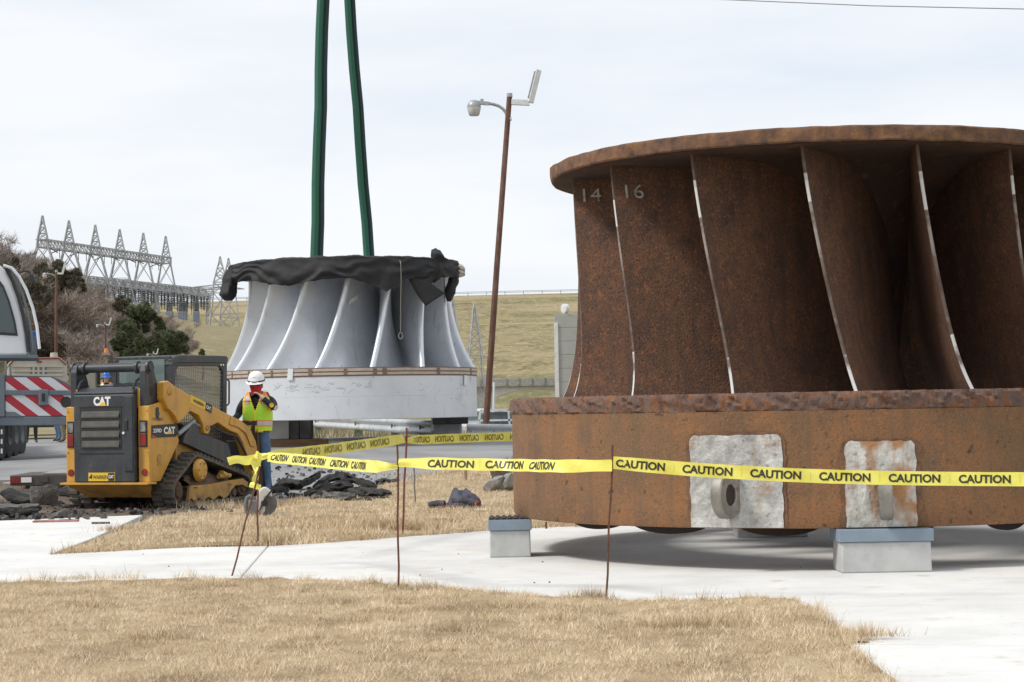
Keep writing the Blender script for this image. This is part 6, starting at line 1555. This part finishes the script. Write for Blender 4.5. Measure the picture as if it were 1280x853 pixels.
def crib(px0, px1, z0, z1, Y, m, label, dep=.6):
    a, b = atY(px0, 540, Y), atY(px1, 540, Y); o = MB().box((0, 0, 0), (b.x - a.x, dep, z1 - z0)).build('cribbing_block', m, bevel=.02, loc=((a.x + b.x) / 2, Y + dep / 2, (z0 + z1) / 2)); return tag(o, label, 'block', CG)
zc = H(-4.6, 42.6)
crib(331, 409, zc - .05, zc + .13, 42.2, 'timber_brown', 'brown timber lying at the bottom of the cribbing, its end past the grey blocks', .3)
crib(322, 361, zc + .134, 1.115, 42.25, 'concrete_old', 'pale grey block of the cribbing, beside the worker in the lime vest')
crib(361.6, 374, zc + .134, 1.115, 42.3, 'timber_dark', 'narrow dark block in the middle of the cribbing row')
crib(374.6, 388.5, zc + .134, 1.115, 42.28, 'timber_dark', 'black stained block at the guardrail end of the cribbing row')
crib(331, 404, zc - .04, zc + .13, 42.9, 'timber_brown', 'rear brown timber under the grey cribbing blocks', .3)
crib(541, 585, .955, 1.118, 44.5, 'timber_dark', 'dark timber lying on the grey end box under the silver runner', .55)
# ------------------------------------------------------------------ light poles
def lamp_post(pb, pt_, Y, label, s=1.0, zb=None, group='light poles with a lamp arm and a flood lamp', r=.088):
    """s scales the heads (1 = as on the nearest pole)"""
    top = atY(*pt_, Y); bot = atY(*pb, Y); d0 = (top - bot).normalized()
    if zb is not None: bot = bot + d0 * ((zb - bot.z) / d0.z)
    t_ = thing('light_pole', bot, label, 'light pole', group=group); d = top - bot; k = 54 / F * s
    def Q_(dx, dy, y=0): return d + Vector((dx * k, y, -dy * k))
    q = MB(); q.tube([Vector((0, 0, -.3)), d * .5, d], [r * 1.12, r, r * .9], 12); po = q.build('pole', 'pole_rust', t_, smooth=True, angle=50)
    q = MB(); q.lathe([(0, .06), (r * .9, .05), (r, -.06)], 12, tuple(d)); q.build('cap', 'lamp_grey', po)
    q = MB(); q.tube([Q_(-3, 29), Q_(-5, 22), Q_(-9, 17), Q_(-14, 13.5), Q_(-20, 11.5), Q_(-27, 10)], .045 * s, 8); q.build('lamp_arm', 'lamp_grey', t_, smooth=True)
    q = MB(); q.tube([Q_(-4, 30), Q_(2, 30)], .06 * s, 8); q.build('arm_bracket', 'lamp_white', t_)
    c_ = Q_(-45, 14); q = MB(); q.lathe([(0, .22 * s), (.10 * s, .20 * s), (.18 * s, .12 * s), (.20 * s, .04 * s), (.20 * s, 0)], 20, tuple(c_ + Vector((0, 0, -.02 * s)))); q.bar(Q_(-44, 8.5), Q_(-26, 10.5), .10 * s, .10 * s); q.lathe([(0, .09 * s), (.05 * s, .08 * s), (.05 * s, 0)], 10, tuple(Q_(-35, 8))); hd_ = q.build('lamp_head', 'lamp_grey', t_, smooth=True, angle=40)
    q = MB(); q.lathe([(.195 * s, 0), (.20 * s, -.03 * s), (.15 * s, -.22 * s), (.13 * s, -.24 * s), (0, -.245 * s)], 20, tuple(c_ + Vector((0, 0, -.02 * s)))); q.build('lamp_shade', 'lamp_lens', hd_, smooth=True, angle=40)
    q = MB(); q.bar(Q_(2, 9), Q_(25, 10.5), .14 * s, .15 * s); q.build('flood_arm', 'lamp_white', t_)
    q = MB(); a, b = Q_(26, 12, -.25 * s), Q_(37, -30, -.15 * s); q.bar(a, b, .14 * s, .10 * s) if False else q.bar(a, b, .09 * s, .17 * s); fl_ = q.build('flood_lamp', 'lamp_white', t_, bevel=.02 * s)
    q = MB(); e = Vector((-.055 * s, -.03 * s, 0)); q.bar(a.lerp(b, .12) + e, a.lerp(b, .94) + e, .03 * s, .13 * s); q.build('lens', 'lamp_grey', fl_)
    return t_
lamp_post((608, 510), (637, 119), 54, 'tall rusty light pole leaning over beside the rusty runner', zb=H(-.8, 54))
lamp_post((70, 444), (70.5, 339), 104, 'straight rusty light pole in front of the bare hillside trees, near the crane cab', s=.62, zb=H(-25.2, 104) - .3, r=.082)
lamp_post((132, 446), (131.5, 404), 106, 'smaller light pole against the brown brush, between the tan truck and the cedars', s=.42, zb=H(-22.9, 106) - .3, r=.05)
lamp_post((192, 470), (192, 441), 98, 'tiny light pole whose heads just clear the loader cab roof', s=.30, zb=H(-18.7, 98) - .3, r=.045)
# ------------------------------------------------------------------ substation
def tower(base, prof, label, arms=(), w=.2, name='lattice_tower', group=None, m='lattice', seg=None):
    """prof: list of (z above base, width)"""
    t_ = thing(name, base, label, 'lattice tower', group=group, rz=R(8)); q = MB()
    lv = []
    for (z0, w0), (z1, w1) in zip(prof, prof[1:]):
        n = max(1, int(round((z1 - z0) / max(1.2, (w0 + w1) / 2 * 1.05))))
        for i in range(n): u = i / n; lv.append((z0 + (z1 - z0) * u, w0 + (w1 - w0) * u))
    lv.append(prof[-1]); cor = [(-1, -1), (1, -1), (1, 1), (-1, 1)]
    for (z0, a), (z1, b) in zip(lv, lv[1:]):
        for i in range(4):
            c0_, c1_ = cor[i], cor[(i + 1) % 4]
            q.bar((c0_[0] * a / 2, c0_[1] * a / 2, z0), (c0_[0] * b / 2, c0_[1] * b / 2, z1), w)
            q.bar((c0_[0] * a / 2, c0_[1] * a / 2, z0), (c1_[0] * b / 2, c1_[1] * b / 2, z1), w * .55); q.bar((c1_[0] * a / 2, c1_[1] * a / 2, z0), (c0_[0] * b / 2, c0_[1] * b / 2, z1), w * .55)
            q.bar((c0_[0] * b / 2, c0_[1] * b / 2, z1), (c1_[0] * b / 2, c1_[1] * b / 2, z1), w * .55)
    q.build('frame', m, t_)
    for z, l0, l1 in arms:
        q = MB(); 
        for yy in (-.5, .5): q.bar((l0, yy * .2, z), (0, yy, z + .5), w * .8); q.bar((l1, yy * .2, z), (0, yy, z + .5), w * .8); q.bar((l0, yy * .2, z), (l1, yy * .2, z), w * .8)
        q.build('cross_arm', m, t_)
    return t_
NT = ['first', 'second', 'third', 'fourth', 'fifth', 'sixth']
tw_px = [(53, 270), (86, 276), (119, 281.5), (149.5, 287), (179, 291.5), (207, 295.5)]; beam_pts = []
for i, (px, py) in enumerate(tw_px):
    Y = 330 + 12 * i; tp_ = atY(px, py, Y); gz = Hg(tp_.x, Y); h = tp_.z - gz; zb = atY(px, 299 + (px - 48) * .145, Y).z - gz
    beam_pts.append(Vector((tp_.x, Y, zb + gz)))
    tower((tp_.x, Y, gz), [(0, 7.4), (zb - 1.3, 1.9), (zb, 1.7), (h - .9, .45), (h, .18)], '%s pointed lattice tower of the row under the long truss, counted from the leafless trees' % NT[i], group='row of six lattice towers at the substation', w=.2)
bt = thing('truss_beam', beam_pts[0], 'long grey lattice truss joining the six pointed towers', 'truss'); q = MB(); o = beam_pts[0]
def truss(q, pts, hgt, dep, w, step):
    for k in range(len(pts) - 1):
        a, b = pts[k], pts[k + 1]; n = max(1, int((b - a).length / step)); d = (b - a).normalized(); sd_ = d.cross(Z_).normalized() * dep / 2
        for s in (-1, 1):
            for zz in (0, -hgt): q.bar(a + sd_ * s + Z_ * zz, b + sd_ * s + Z_ * zz, w * 1.25)
            for i in range(n):
                p0, p1 = a.lerp(b, i / n), a.lerp(b, (i + 1) / n); f = i % 2
                q.bar(p0 + sd_ * s - Z_ * (0 if f else hgt), p1 + sd_ * s - Z_ * (hgt if f else 0), w * .7); q.bar(p1 + sd_ * s, p1 + sd_ * s - Z_ * hgt, w * .6)
        for i in range(n): p0, p1 = a.lerp(b, i / n), a.lerp(b, (i + 1) / n); q.bar(p0 + sd_, p1 - sd_, w * .6)
d_ = (beam_pts[0] - beam_pts[1]).normalized(); ext = [beam_pts[0] + d_ * .9] + beam_pts + [beam_pts[-1] - d_ * 1.0]
truss(q, [p - o for p in ext], 1.35, 1.7, .17, 1.5); q.build('truss_frame', 'lattice', bt)
rn = random.Random(9)
for k in range(5):
    for u in (.3, .7):
        p = beam_pts[k].lerp(beam_pts[k + 1], u + rn.uniform(-.1, .1)) - o; q = MB(); e = Vector((rn.choice([-1.6, 1.6, 1.8]), -1.5, -.9)); q.bar(p + Vector((0, 0, -1.35)), p + Vector((0, 0, -1.35)) + e, .16); q.bar(p + Vector((0, -.5, -1.35)), p + Vector((0, -.5, -2.9)), .10); q.build('insulator_string', 'lattice_dark', bt)
# switchyard: gantries, columns, insulators
sy0 = atY(100, 345, 345); sw_ = thing('switchyard_frame', (sy0.x, 345, Hg(sy0.x, 345)), 'low grey steel switchyard with rows of dark insulators on the hill', 'switchyard'); o = Vector(sw_.location)
for r_, (dY, dy) in enumerate(((0, 0), (9, 2.5), (18, 5))):
    q = MB(); A_ = [atY(98 + (260 - 98) * i / 5, 345 + dy + (362.5 - 345) * i / 5, 345 + dY + 10 * i) - o for i in range(6)]
    truss(q, A_, 1.25, 2.2, .16, 1.5); q.build('gantry_truss', 'lattice', sw_)
    for i in range(6):
        for e in (0, .5):
            if i == 5 and e: continue
            p = A_[i].lerp(A_[min(i + 1, 5)], e); gz = Hg(p.x + o.x, p.y + o.y) - o.z
            q = MB(); 
            for s in (-.55, .55): q.bar((p.x + s, p.y, gz), (p.x + s * .7, p.y, p.z - 1.2), .15)
            n = 7
            for j in range(n): z0, z1 = gz + (p.z - 1.2 - gz) * j / n, gz + (p.z - 1.2 - gz) * (j + 1) / n; q.bar((p.x - .5, p.y, z0), (p.x + .5, p.y, z1), .09)
            q.build('gantry_column', 'lattice', sw_)
    q = MB()
    for i in range(40):
        u = i / 39 * 4.98; k = int(u); p = A_[k].lerp(A_[k + 1], u - k) + Vector((0, rn.uniform(-1, 1), 0)); zt = p.z - 1.25 - rn.choice([0, .1, .3])
        for j in range(6): q.box((p.x, p.y, zt - .18 - j * .36), (.36, .36, .17))
        q.bar((p.x, p.y, zt), (p.x, p.y, zt - rn.choice([2.3, 2.3, 3.4])), .09)
    tag(q.build('insulators', 'lattice_dark', sw_), kind='stuff')
    q = MB(); 
    for zz in (-2.6, -3.3): 
        for k in range(5): q.bar(A_[k] + Z_ * zz, A_[k + 1] + Z_ * zz, .12)
    q.build('bus_bar', 'lattice', sw_)
for i, (px, w, yb, lb) in enumerate(((212, 9, 410, 'blue-grey transformer nearest the cedar trees'), (227, 7, 409, 'pale blue-grey transformer in the middle of the switchyard'), (231, 6, 411, 'narrow dark transformer beside the pale one'), (246, 6, 412, 'end transformer by the concrete wall'))):
    Y = 352 + 4 * i; v = atY(px, yb, Y); gz = Hg(v.x, Y); t_ = thing('transformer', (v.x, Y, gz), lb, 'transformer', group='transformers in the switchyard'); kk = Y / F; hh = atY(px, 390, Y).z - gz
    q = MB(); q.box((0, 0, hh / 2), (w * kk, 1.6, hh)); q.build('tank', 'trafo', t_, bevel=.08)
    for j in (-1, 0, 1):
        q = MB(); 
        for e in range(5): q.lathe([(.0, 0), (.28, 0), (.16, .25)], 8, (j * w * kk * .3, 0, hh + e * .40))
        q.lathe([(.12, 0), (.12, 2.1), (0, 2.1)], 8, (j * w * kk * .3, 0, hh)); q.build('bushing', 'lattice_dark', t_)
# far towers near the dam
for px, py, Y, w0, lb in ((275, 321, 350, 4.6, 'single lattice tower rising left of the black tarp'), (285.5, 323, 362, 4.4, 'lattice tower half hidden by the end of the black tarp')):
    v = atY(px, py, Y); gz = Hg(v.x, Y); h = v.z - gz; lb = lb.replace('rising left of the black tarp', 'with a cross arm, standing clear of the black tarp end')
    tower((v.x, Y, gz), [(0, w0), (h * .55, 2.6), (h * .68, 2.5), (h - .8, .4), (h, .15)], lb, arms=((h * .62, -5.2, 3.0),), w=.17, group='lattice towers by the concrete wall')
for px, py, Y, w0, lb in ((593, 379, 300, 5.6, 'slim lattice tower with cross arms beside the tall light pole'), (566, 372, 330, 5.4, 'lattice tower partly behind the edge of the silver runner')):
    v = atY(px, py, Y); gz = Hg(v.x, Y); h = v.z - gz
    tower((v.x, Y, gz), [(0, w0 + 1), (h * .60, 2.2), (h * .72, 2.0), (h - .8, .4), (h, .12)], lb, arms=((h * .67, -3.6, 3.4),), w=.14, group='lattice towers in front of the dam')
# concrete wall on the hill
wv = atY(262, 410, 322); t_ = thing('retaining_wall', (wv.x, 322, Hg(wv.x, 322)), 'low grey concrete wall at the crest of the grassy slope', 'wall')
for i in range(9):
    px = 226 + i * 9; a = atY(px, 409 + i * .4, 322); gz = Hg(a.x, 322); q = MB(); q.box((a.x - wv.x + .6, 0, a.z - gz - 1.9 + (gz - t_.location.z)), (1.215, .5, 3.8)); q.build('panel', 'concrete_old', t_, bevel=.02)
# dam crest railing
t_ = thing('crest_railing', (0, dam_crest(0)[1] - 6, dam_crest(0)[0]), 'long low railing along the crest of the grassy dam', 'railing'); q = MB(); post = None
A_ = [Vector((x, dam_crest(x)[1] - 6 - t_.location.y, dam_crest(x)[0] - t_.location.z)) for x in range(-380, 341, 6)]
for zz in (.75, 1.15):
    q = MB(); 
    for a, b in zip(A_, A_[1:]): q.bar(a + Z_ * zz, b + Z_ * zz, .16)
    q.build('rail', 'lattice', t_)
for a in A_:
    if post is None: post = MB().box((0, 0, .6), (.22, .22, 1.25)).build('post', 'lattice', t_); pp = post
    else: pp = child_copy(post, t_)
    pp.location = a
# bridge and concrete tower by the dam
BY = 372.0; bv = atY(640, 486, BY); br = thing('bridge', (bv.x, BY, -8), 'grey concrete bridge with an arched girder at the foot of the dam', 'bridge')
def BP(px, py): v = atY(px, py, BY); return (v.x - bv.x, v.z + 8)
q = MB(); q.prism([BP(*p) for p in ((560, 474.5), (720, 472), (720, 482), (560, 484.5))], 'y', 0, 9); q.build('deck', 'concrete_old', br, bevel=.05)
q = MB(); q.prism([BP(*p) for p in ((616, 483.4), (720, 482), (720, 491), (700, 488), (670, 487), (650, 488.5), (635, 491), (622, 496), (616, 500))], 'y', .8, 8); q.build('arched_girder', 'concrete', br, bevel=.05)
q = MB(); q.prism([BP(*p) for p in ((560, 484.3), (615.5, 483.2), (615.5, 540), (560, 540))], 'y', .5, 8.4); q.build('pier', 'concrete_old', br, bevel=.05)
for px in (584, 600, 632, 648, 664, 680, 696): a = BP(px, 476.5); q = MB(); q.box((a[0], -.07, a[1]), (.34, .2, 1.45)); q.build('parapet_post', 'concrete_old', br)
mat('panel_concrete', [(0.33, 0.335, 0.315), (0.38, 0.38, 0.36)], 0.4, 5, 0.9)
GYt = 352.0; gv = atY(695, 500, GYt); gt_ = thing('intake_tower', (gv.x, GYt, -8), 'grey panelled concrete tower just behind the edge of the rusty runner', 'tower')
ztop = atY(700, 393, GYt).z + 8; ph_ = 17 * GYt / F
zs_ = ztop; i = 0
while zs_ > .5:
    q = MB(); hgt = min(ph_ * (1.0), zs_); q.box((4.5, 4.5, zs_ - hgt / 2), (9 - .05 * (i % 2), 9, hgt - .12)); q.build('panel_course', 'panel_concrete', gt_, bevel=.03); zs_ -= hgt; i += 1
q = MB(); q.box((4.5, 4.5, ztop / 2 - .3), (8.9, 8.9, ztop - .8)); q.build('core', 'concrete_old', gt_)
q = MB(); q.box((.28, -.12, ztop / 2 - .8), (.7, .3, ztop - 1.6)); q.build('corner_pilaster', 'concrete', gt_, bevel=.04)
dv_ = atY(706.5, 386, GYt); dd = thing('dish_antenna', (dv_.x, GYt + .5, ztop - 8 + .35), 'round white drum antenna on top of the panelled concrete tower', 'antenna')
hz_ = dv_.z - (ztop - 8 + .35); q = MB(); q.lathe([(0, -.35), (.75, -.45), (.9, -.38), (.9, .35), (.6, .5), (0, .55)], 28, axis='y'); dm_ = q.build('drum', 'lamp_white', dd, smooth=True, angle=35); dm_.location = (0, 0, hz_); dm_.rotation_euler = (0, 0, R(-55))
q = MB(); q.box((.5, .5, hz_ / 2), (.14, .14, hz_ + .6)); q.bar((0, .3, hz_), (.5, .5, hz_), .12); q.build('bracket', 'lamp_grey', dd)
# thin white pole beside the leaning light pole, and the wire overhead
a, b = atY(615.5, 516, 76), atY(617.5, 478, 76); t_ = thing('sign_pole', (a.x, 76, H(a.x, 76)), 'thin white pole standing close to the tall leaning light pole', 'pole'); q = MB(); q.tube([Vector((0, 0, -.2)), b - Vector(t_.location)], .05, 8); q.build('tube', 'lamp_white', t_, smooth=True)
wp = [atY(700, -9, 70), atY(900, -.5, 66), atY(1090, 7.5, 62), atY(1280, 11.5, 58), atY(1700, 8, 50)]
t_ = thing('overhead_wire', wp[0], 'thin overhead wire crossing the top corner of the sky', 'wire'); q = MB(); q.tube([p - wp[0] for p in wp], .016, 6); q.build('strand', 'wire', t_, smooth=True)

# ------------------------------------------------------------------ trees
def bare_proto(seed, h, spread, m, tw=2600):
    rn = random.Random(seed); trunk = MB(); T = []
    def grow(p, d, l, r, lev):
        pts_ = [p]; dd = d
        for i in range(3):
            dd = (dd + Vector((rn.gauss(0, .18), rn.gauss(0, .18), rn.gauss(.05, .10)))).normalized(); pts_.append(pts_[-1] + dd * l / 3)
        trunk.tube(pts_, [r, r * .85, r * .7, r * .55], 5 if lev < 2 else 3, cap=False)
        if lev >= 3: T.append((pts_[1], dd, l)); T.append((pts_[-1], dd, l)); return
        for k in range(rn.choice([3, 4, 4]) if lev else 6):
            q_ = rn.uniform(.35, 1); b = pts_[0].lerp(pts_[-1], q_) if lev else pts_[0].lerp(pts_[-1], rn.uniform(.25, 1))
            nd = (dd * .55 + Vector((rn.gauss(0, spread), rn.gauss(0, spread), rn.uniform(.0, .6)))).normalized(); grow(b, nd, l * rn.uniform(.55, .75), r * .5, lev + 1)
    grow(Vector((0, 0, -.3)), Vector((0, 0, 1)), h * .52, h * .018, 0)
    top = max(p[0].z for p in T); crown = MB()
    for i in range(tw):
        p, d, l = rn.choice(T); b = p + Vector((rn.gauss(0, .28), rn.gauss(0, .28), rn.gauss(0, .28))) * h * .09
        nd = (d * .6 + Vector((rn.gauss(0, .7), rn.gauss(0, .7), rn.gauss(.35, .5)))).normalized(); ln = h * rn.uniform(.05, .13); w_ = nd.orthogonal().normalized() * h * .0028
        w_ = Matrix.Rotation(rn.uniform(0, 6.3), 3, nd) @ w_
        e = b + nd * ln; crown.add([b - w_, b + w_, e], [(0, 1, 2)])
        e2 = b.lerp(e, .4); n2 = (nd + Vector((rn.gauss(0, .6), rn.gauss(0, .6), rn.gauss(0, .6)))).normalized(); crown.add([e2 - w_ * .8, e2 + w_ * .8, e2 + n2 * ln * .7], [(0, 1, 2)])
    t_ = thing('bare_tree', (0, 0, 0), 'bare brown tree in the leafless thicket on the hillside', 'tree', group='leafless trees on the hillside')
    trunk.build('trunk', 'bark', t_, fix=False); crown.build('crown', m, t_, fix=False); return t_
BARE = [bare_proto(1, 8.0, .75, 'twig_brown', 6000), bare_proto(2, 8.0, .85, 'twig_brown', 6000), bare_proto(3, 8.0, .7, 'twig_grey', 5000), bare_proto(4, 8.0, .95, 'twig_grey', 6000)]
prof_px = [(-120, 300), (-40, 300), (0, 306), (15, 312), (30, 322), (50, 332), (80, 332), (100, 347), (120, 366), (150, 374), (170, 381), (195, 392), (215, 404), (235, 418), (248, 446)]
def prof_y(px):
    for (a, b), (c, d) in zip(prof_px, prof_px[1:]):
        if a <= px <= c: return b + (d - b) * (px - a) / (c - a)
    return 600
rn = random.Random(31); used = [False] * 4; n = 0; tries = 0
while n < 105 and tries < 4000:
    tries += 1; px = rn.uniform(-110, 236); Y = rn.uniform(165 if px > 120 else 112, 235); x = (px - 640) / F * Y; gz = Hg(x, Y)
    allow = 1.3 + (521 - .0177 * px - prof_y(px)) * Y / F - gz; h = rn.uniform(5.0, 9.5)
    if allow < 3: continue
    if h > allow: h = allow
    elif tries % 3 == 0 and allow < 11: h = allow * rn.uniform(.9, 1.0)
    k = rn.randrange(4); src = BARE[k]
    if used[k]: t_ = copy_tree(src)
    else: t_ = src; used[k] = True
    s_ = h / 8.4; t_.location = (x, Y, gz - .1); t_.scale = (s_ * rn.uniform(1.0, 1.35), s_ * rn.uniform(1.0, 1.35), s_); t_.rotation_euler = (0, 0, rn.uniform(0, 6.28)); n += 1
for px, ytop, Y in ((4, 288, 150), (-8, 292, 160), (16, 300, 175), (60, 322, 200)):
    t_ = copy_tree(BARE[2]); x = (px - 640) / F * Y; gz = Hg(x, Y); h = 1.3 + (521 - ytop) * Y / F - gz; t_.location = (x, Y, gz); t_.scale = (h / 9.5, h / 9.5, h / 8.3); t_.rotation_euler = (0, 0, px)
    t_['label'] = 'taller thin bare tree whose pale twigs stand out against the sky'; t_['group'] = 'pale bare trees against the sky'
def cedar(px, ytop, ybase, wpx, Y, label, m='cedar', seed=0, n=5200, sparse=.0):
    rn = random.Random(seed); x = (px - 640) / F * Y; gz = Hg(x, Y); zt = atY(px, ytop, Y).z; h = zt - gz; wd = wpx / 2 * Y / F
    zb = max(.25, atY(px, ybase, Y).z - gz)
    t_ = thing('cedar_tree', (x, Y, gz), label, 'tree', group='dark evergreens on the hillside'); q = MB(); q.tube([(0, 0, -.3), (.1, 0, h * .4), (0, .1, h * .8)], [h * .035, h * .025, h * .008], 7)
    cl = []
    for i in range(46):
        u = rn.random() ** .8; z = zb + (h - zb) * u * .97; rr_ = wd * (math.sin(min(1, (1 - u) * 1.35 + .10) * PI / 2) ** .8) * rn.uniform(.35, 1.0); a = rn.uniform(0, 2 * PI); c_ = Vector((rr_ * math.cos(a), rr_ * math.sin(a), z)); cl.append((c_, wd * rn.uniform(.12, .24)))
        if i % 2 == 0: q.tube([(0, 0, max(.2, z - rr_ * .5)), tuple(c_)], [h * .010, h * .003], 4, cap=False)
    q.build('trunk', 'bark', t_, fix=False); c2 = MB(); s0 = .026 * wd + .045; n = int(n * 2.4)
    for i in range(n):
        c_, r_ = rn.choice(cl); v = Vector((rn.gauss(0, 1), rn.gauss(0, 1), rn.gauss(0, .8))); v = v.normalized() * r_ * rn.random() ** .4; p = c_ + v
        d = (v.normalized() + Vector((rn.gauss(0, .5), rn.gauss(0, .5), rn.gauss(.3, .5)))).normalized(); w_ = d.orthogonal().normalized(); w_ = Matrix.Rotation(rn.uniform(0, 6.3), 3, d) @ w_
        c2.add([p - w_ * s0 * .6, p + w_ * s0 * .6, p + d * s0 * 2.2], [(0, 1, 2)])
    c2.build('crown', m, t_, fix=False); return t_
cedar(176, 381, 440, 62, 112, 'broad dark green cedar, the largest on the hillside', seed=1, n=7000)
cedar(160, 406, 446, 40, 106, 'dark green cedar in front of the largest one, lower down', seed=2)
cedar(217, 416, 446, 50, 116, 'dark green cedar at the foot of the grassy slope', seed=3)
cedar(200, 402, 446, 26, 120, 'narrow green cedar between the two broad ones', seed=4, n=3500)
cedar(12, 318, 355, 30, 150, 'dark cedar high on the hill above the crane cab', 'cedar_dull', 5, 2600)
cedar(54, 330, 360, 30, 140, 'dull cedar below the first pointed tower', 'cedar_dull', 6, 2600)
cedar(72, 326, 366, 40, 150, 'dark cedar behind the straight rusty light pole', 'cedar_dull', 7, 3000)
cedar(93, 336, 372, 30, 150, 'small dull cedar below the second pointed tower', 'cedar_dull', 8, 2600)
cedar(40, 346, 385, 44, 118, 'dull broad cedar beneath the hilltop trees near the mirror', 'cedar_dull', 9, 2600)
cedar(153, 371, 392, 26, 160, 'small cedar top showing under the switchyard truss', 'cedar_dull', 10, 3000)
cedar(252, 437, 447, 8, 190, 'tiny evergreen bush on the grassy slope by the cab roof', 'cedar', 11, 900)
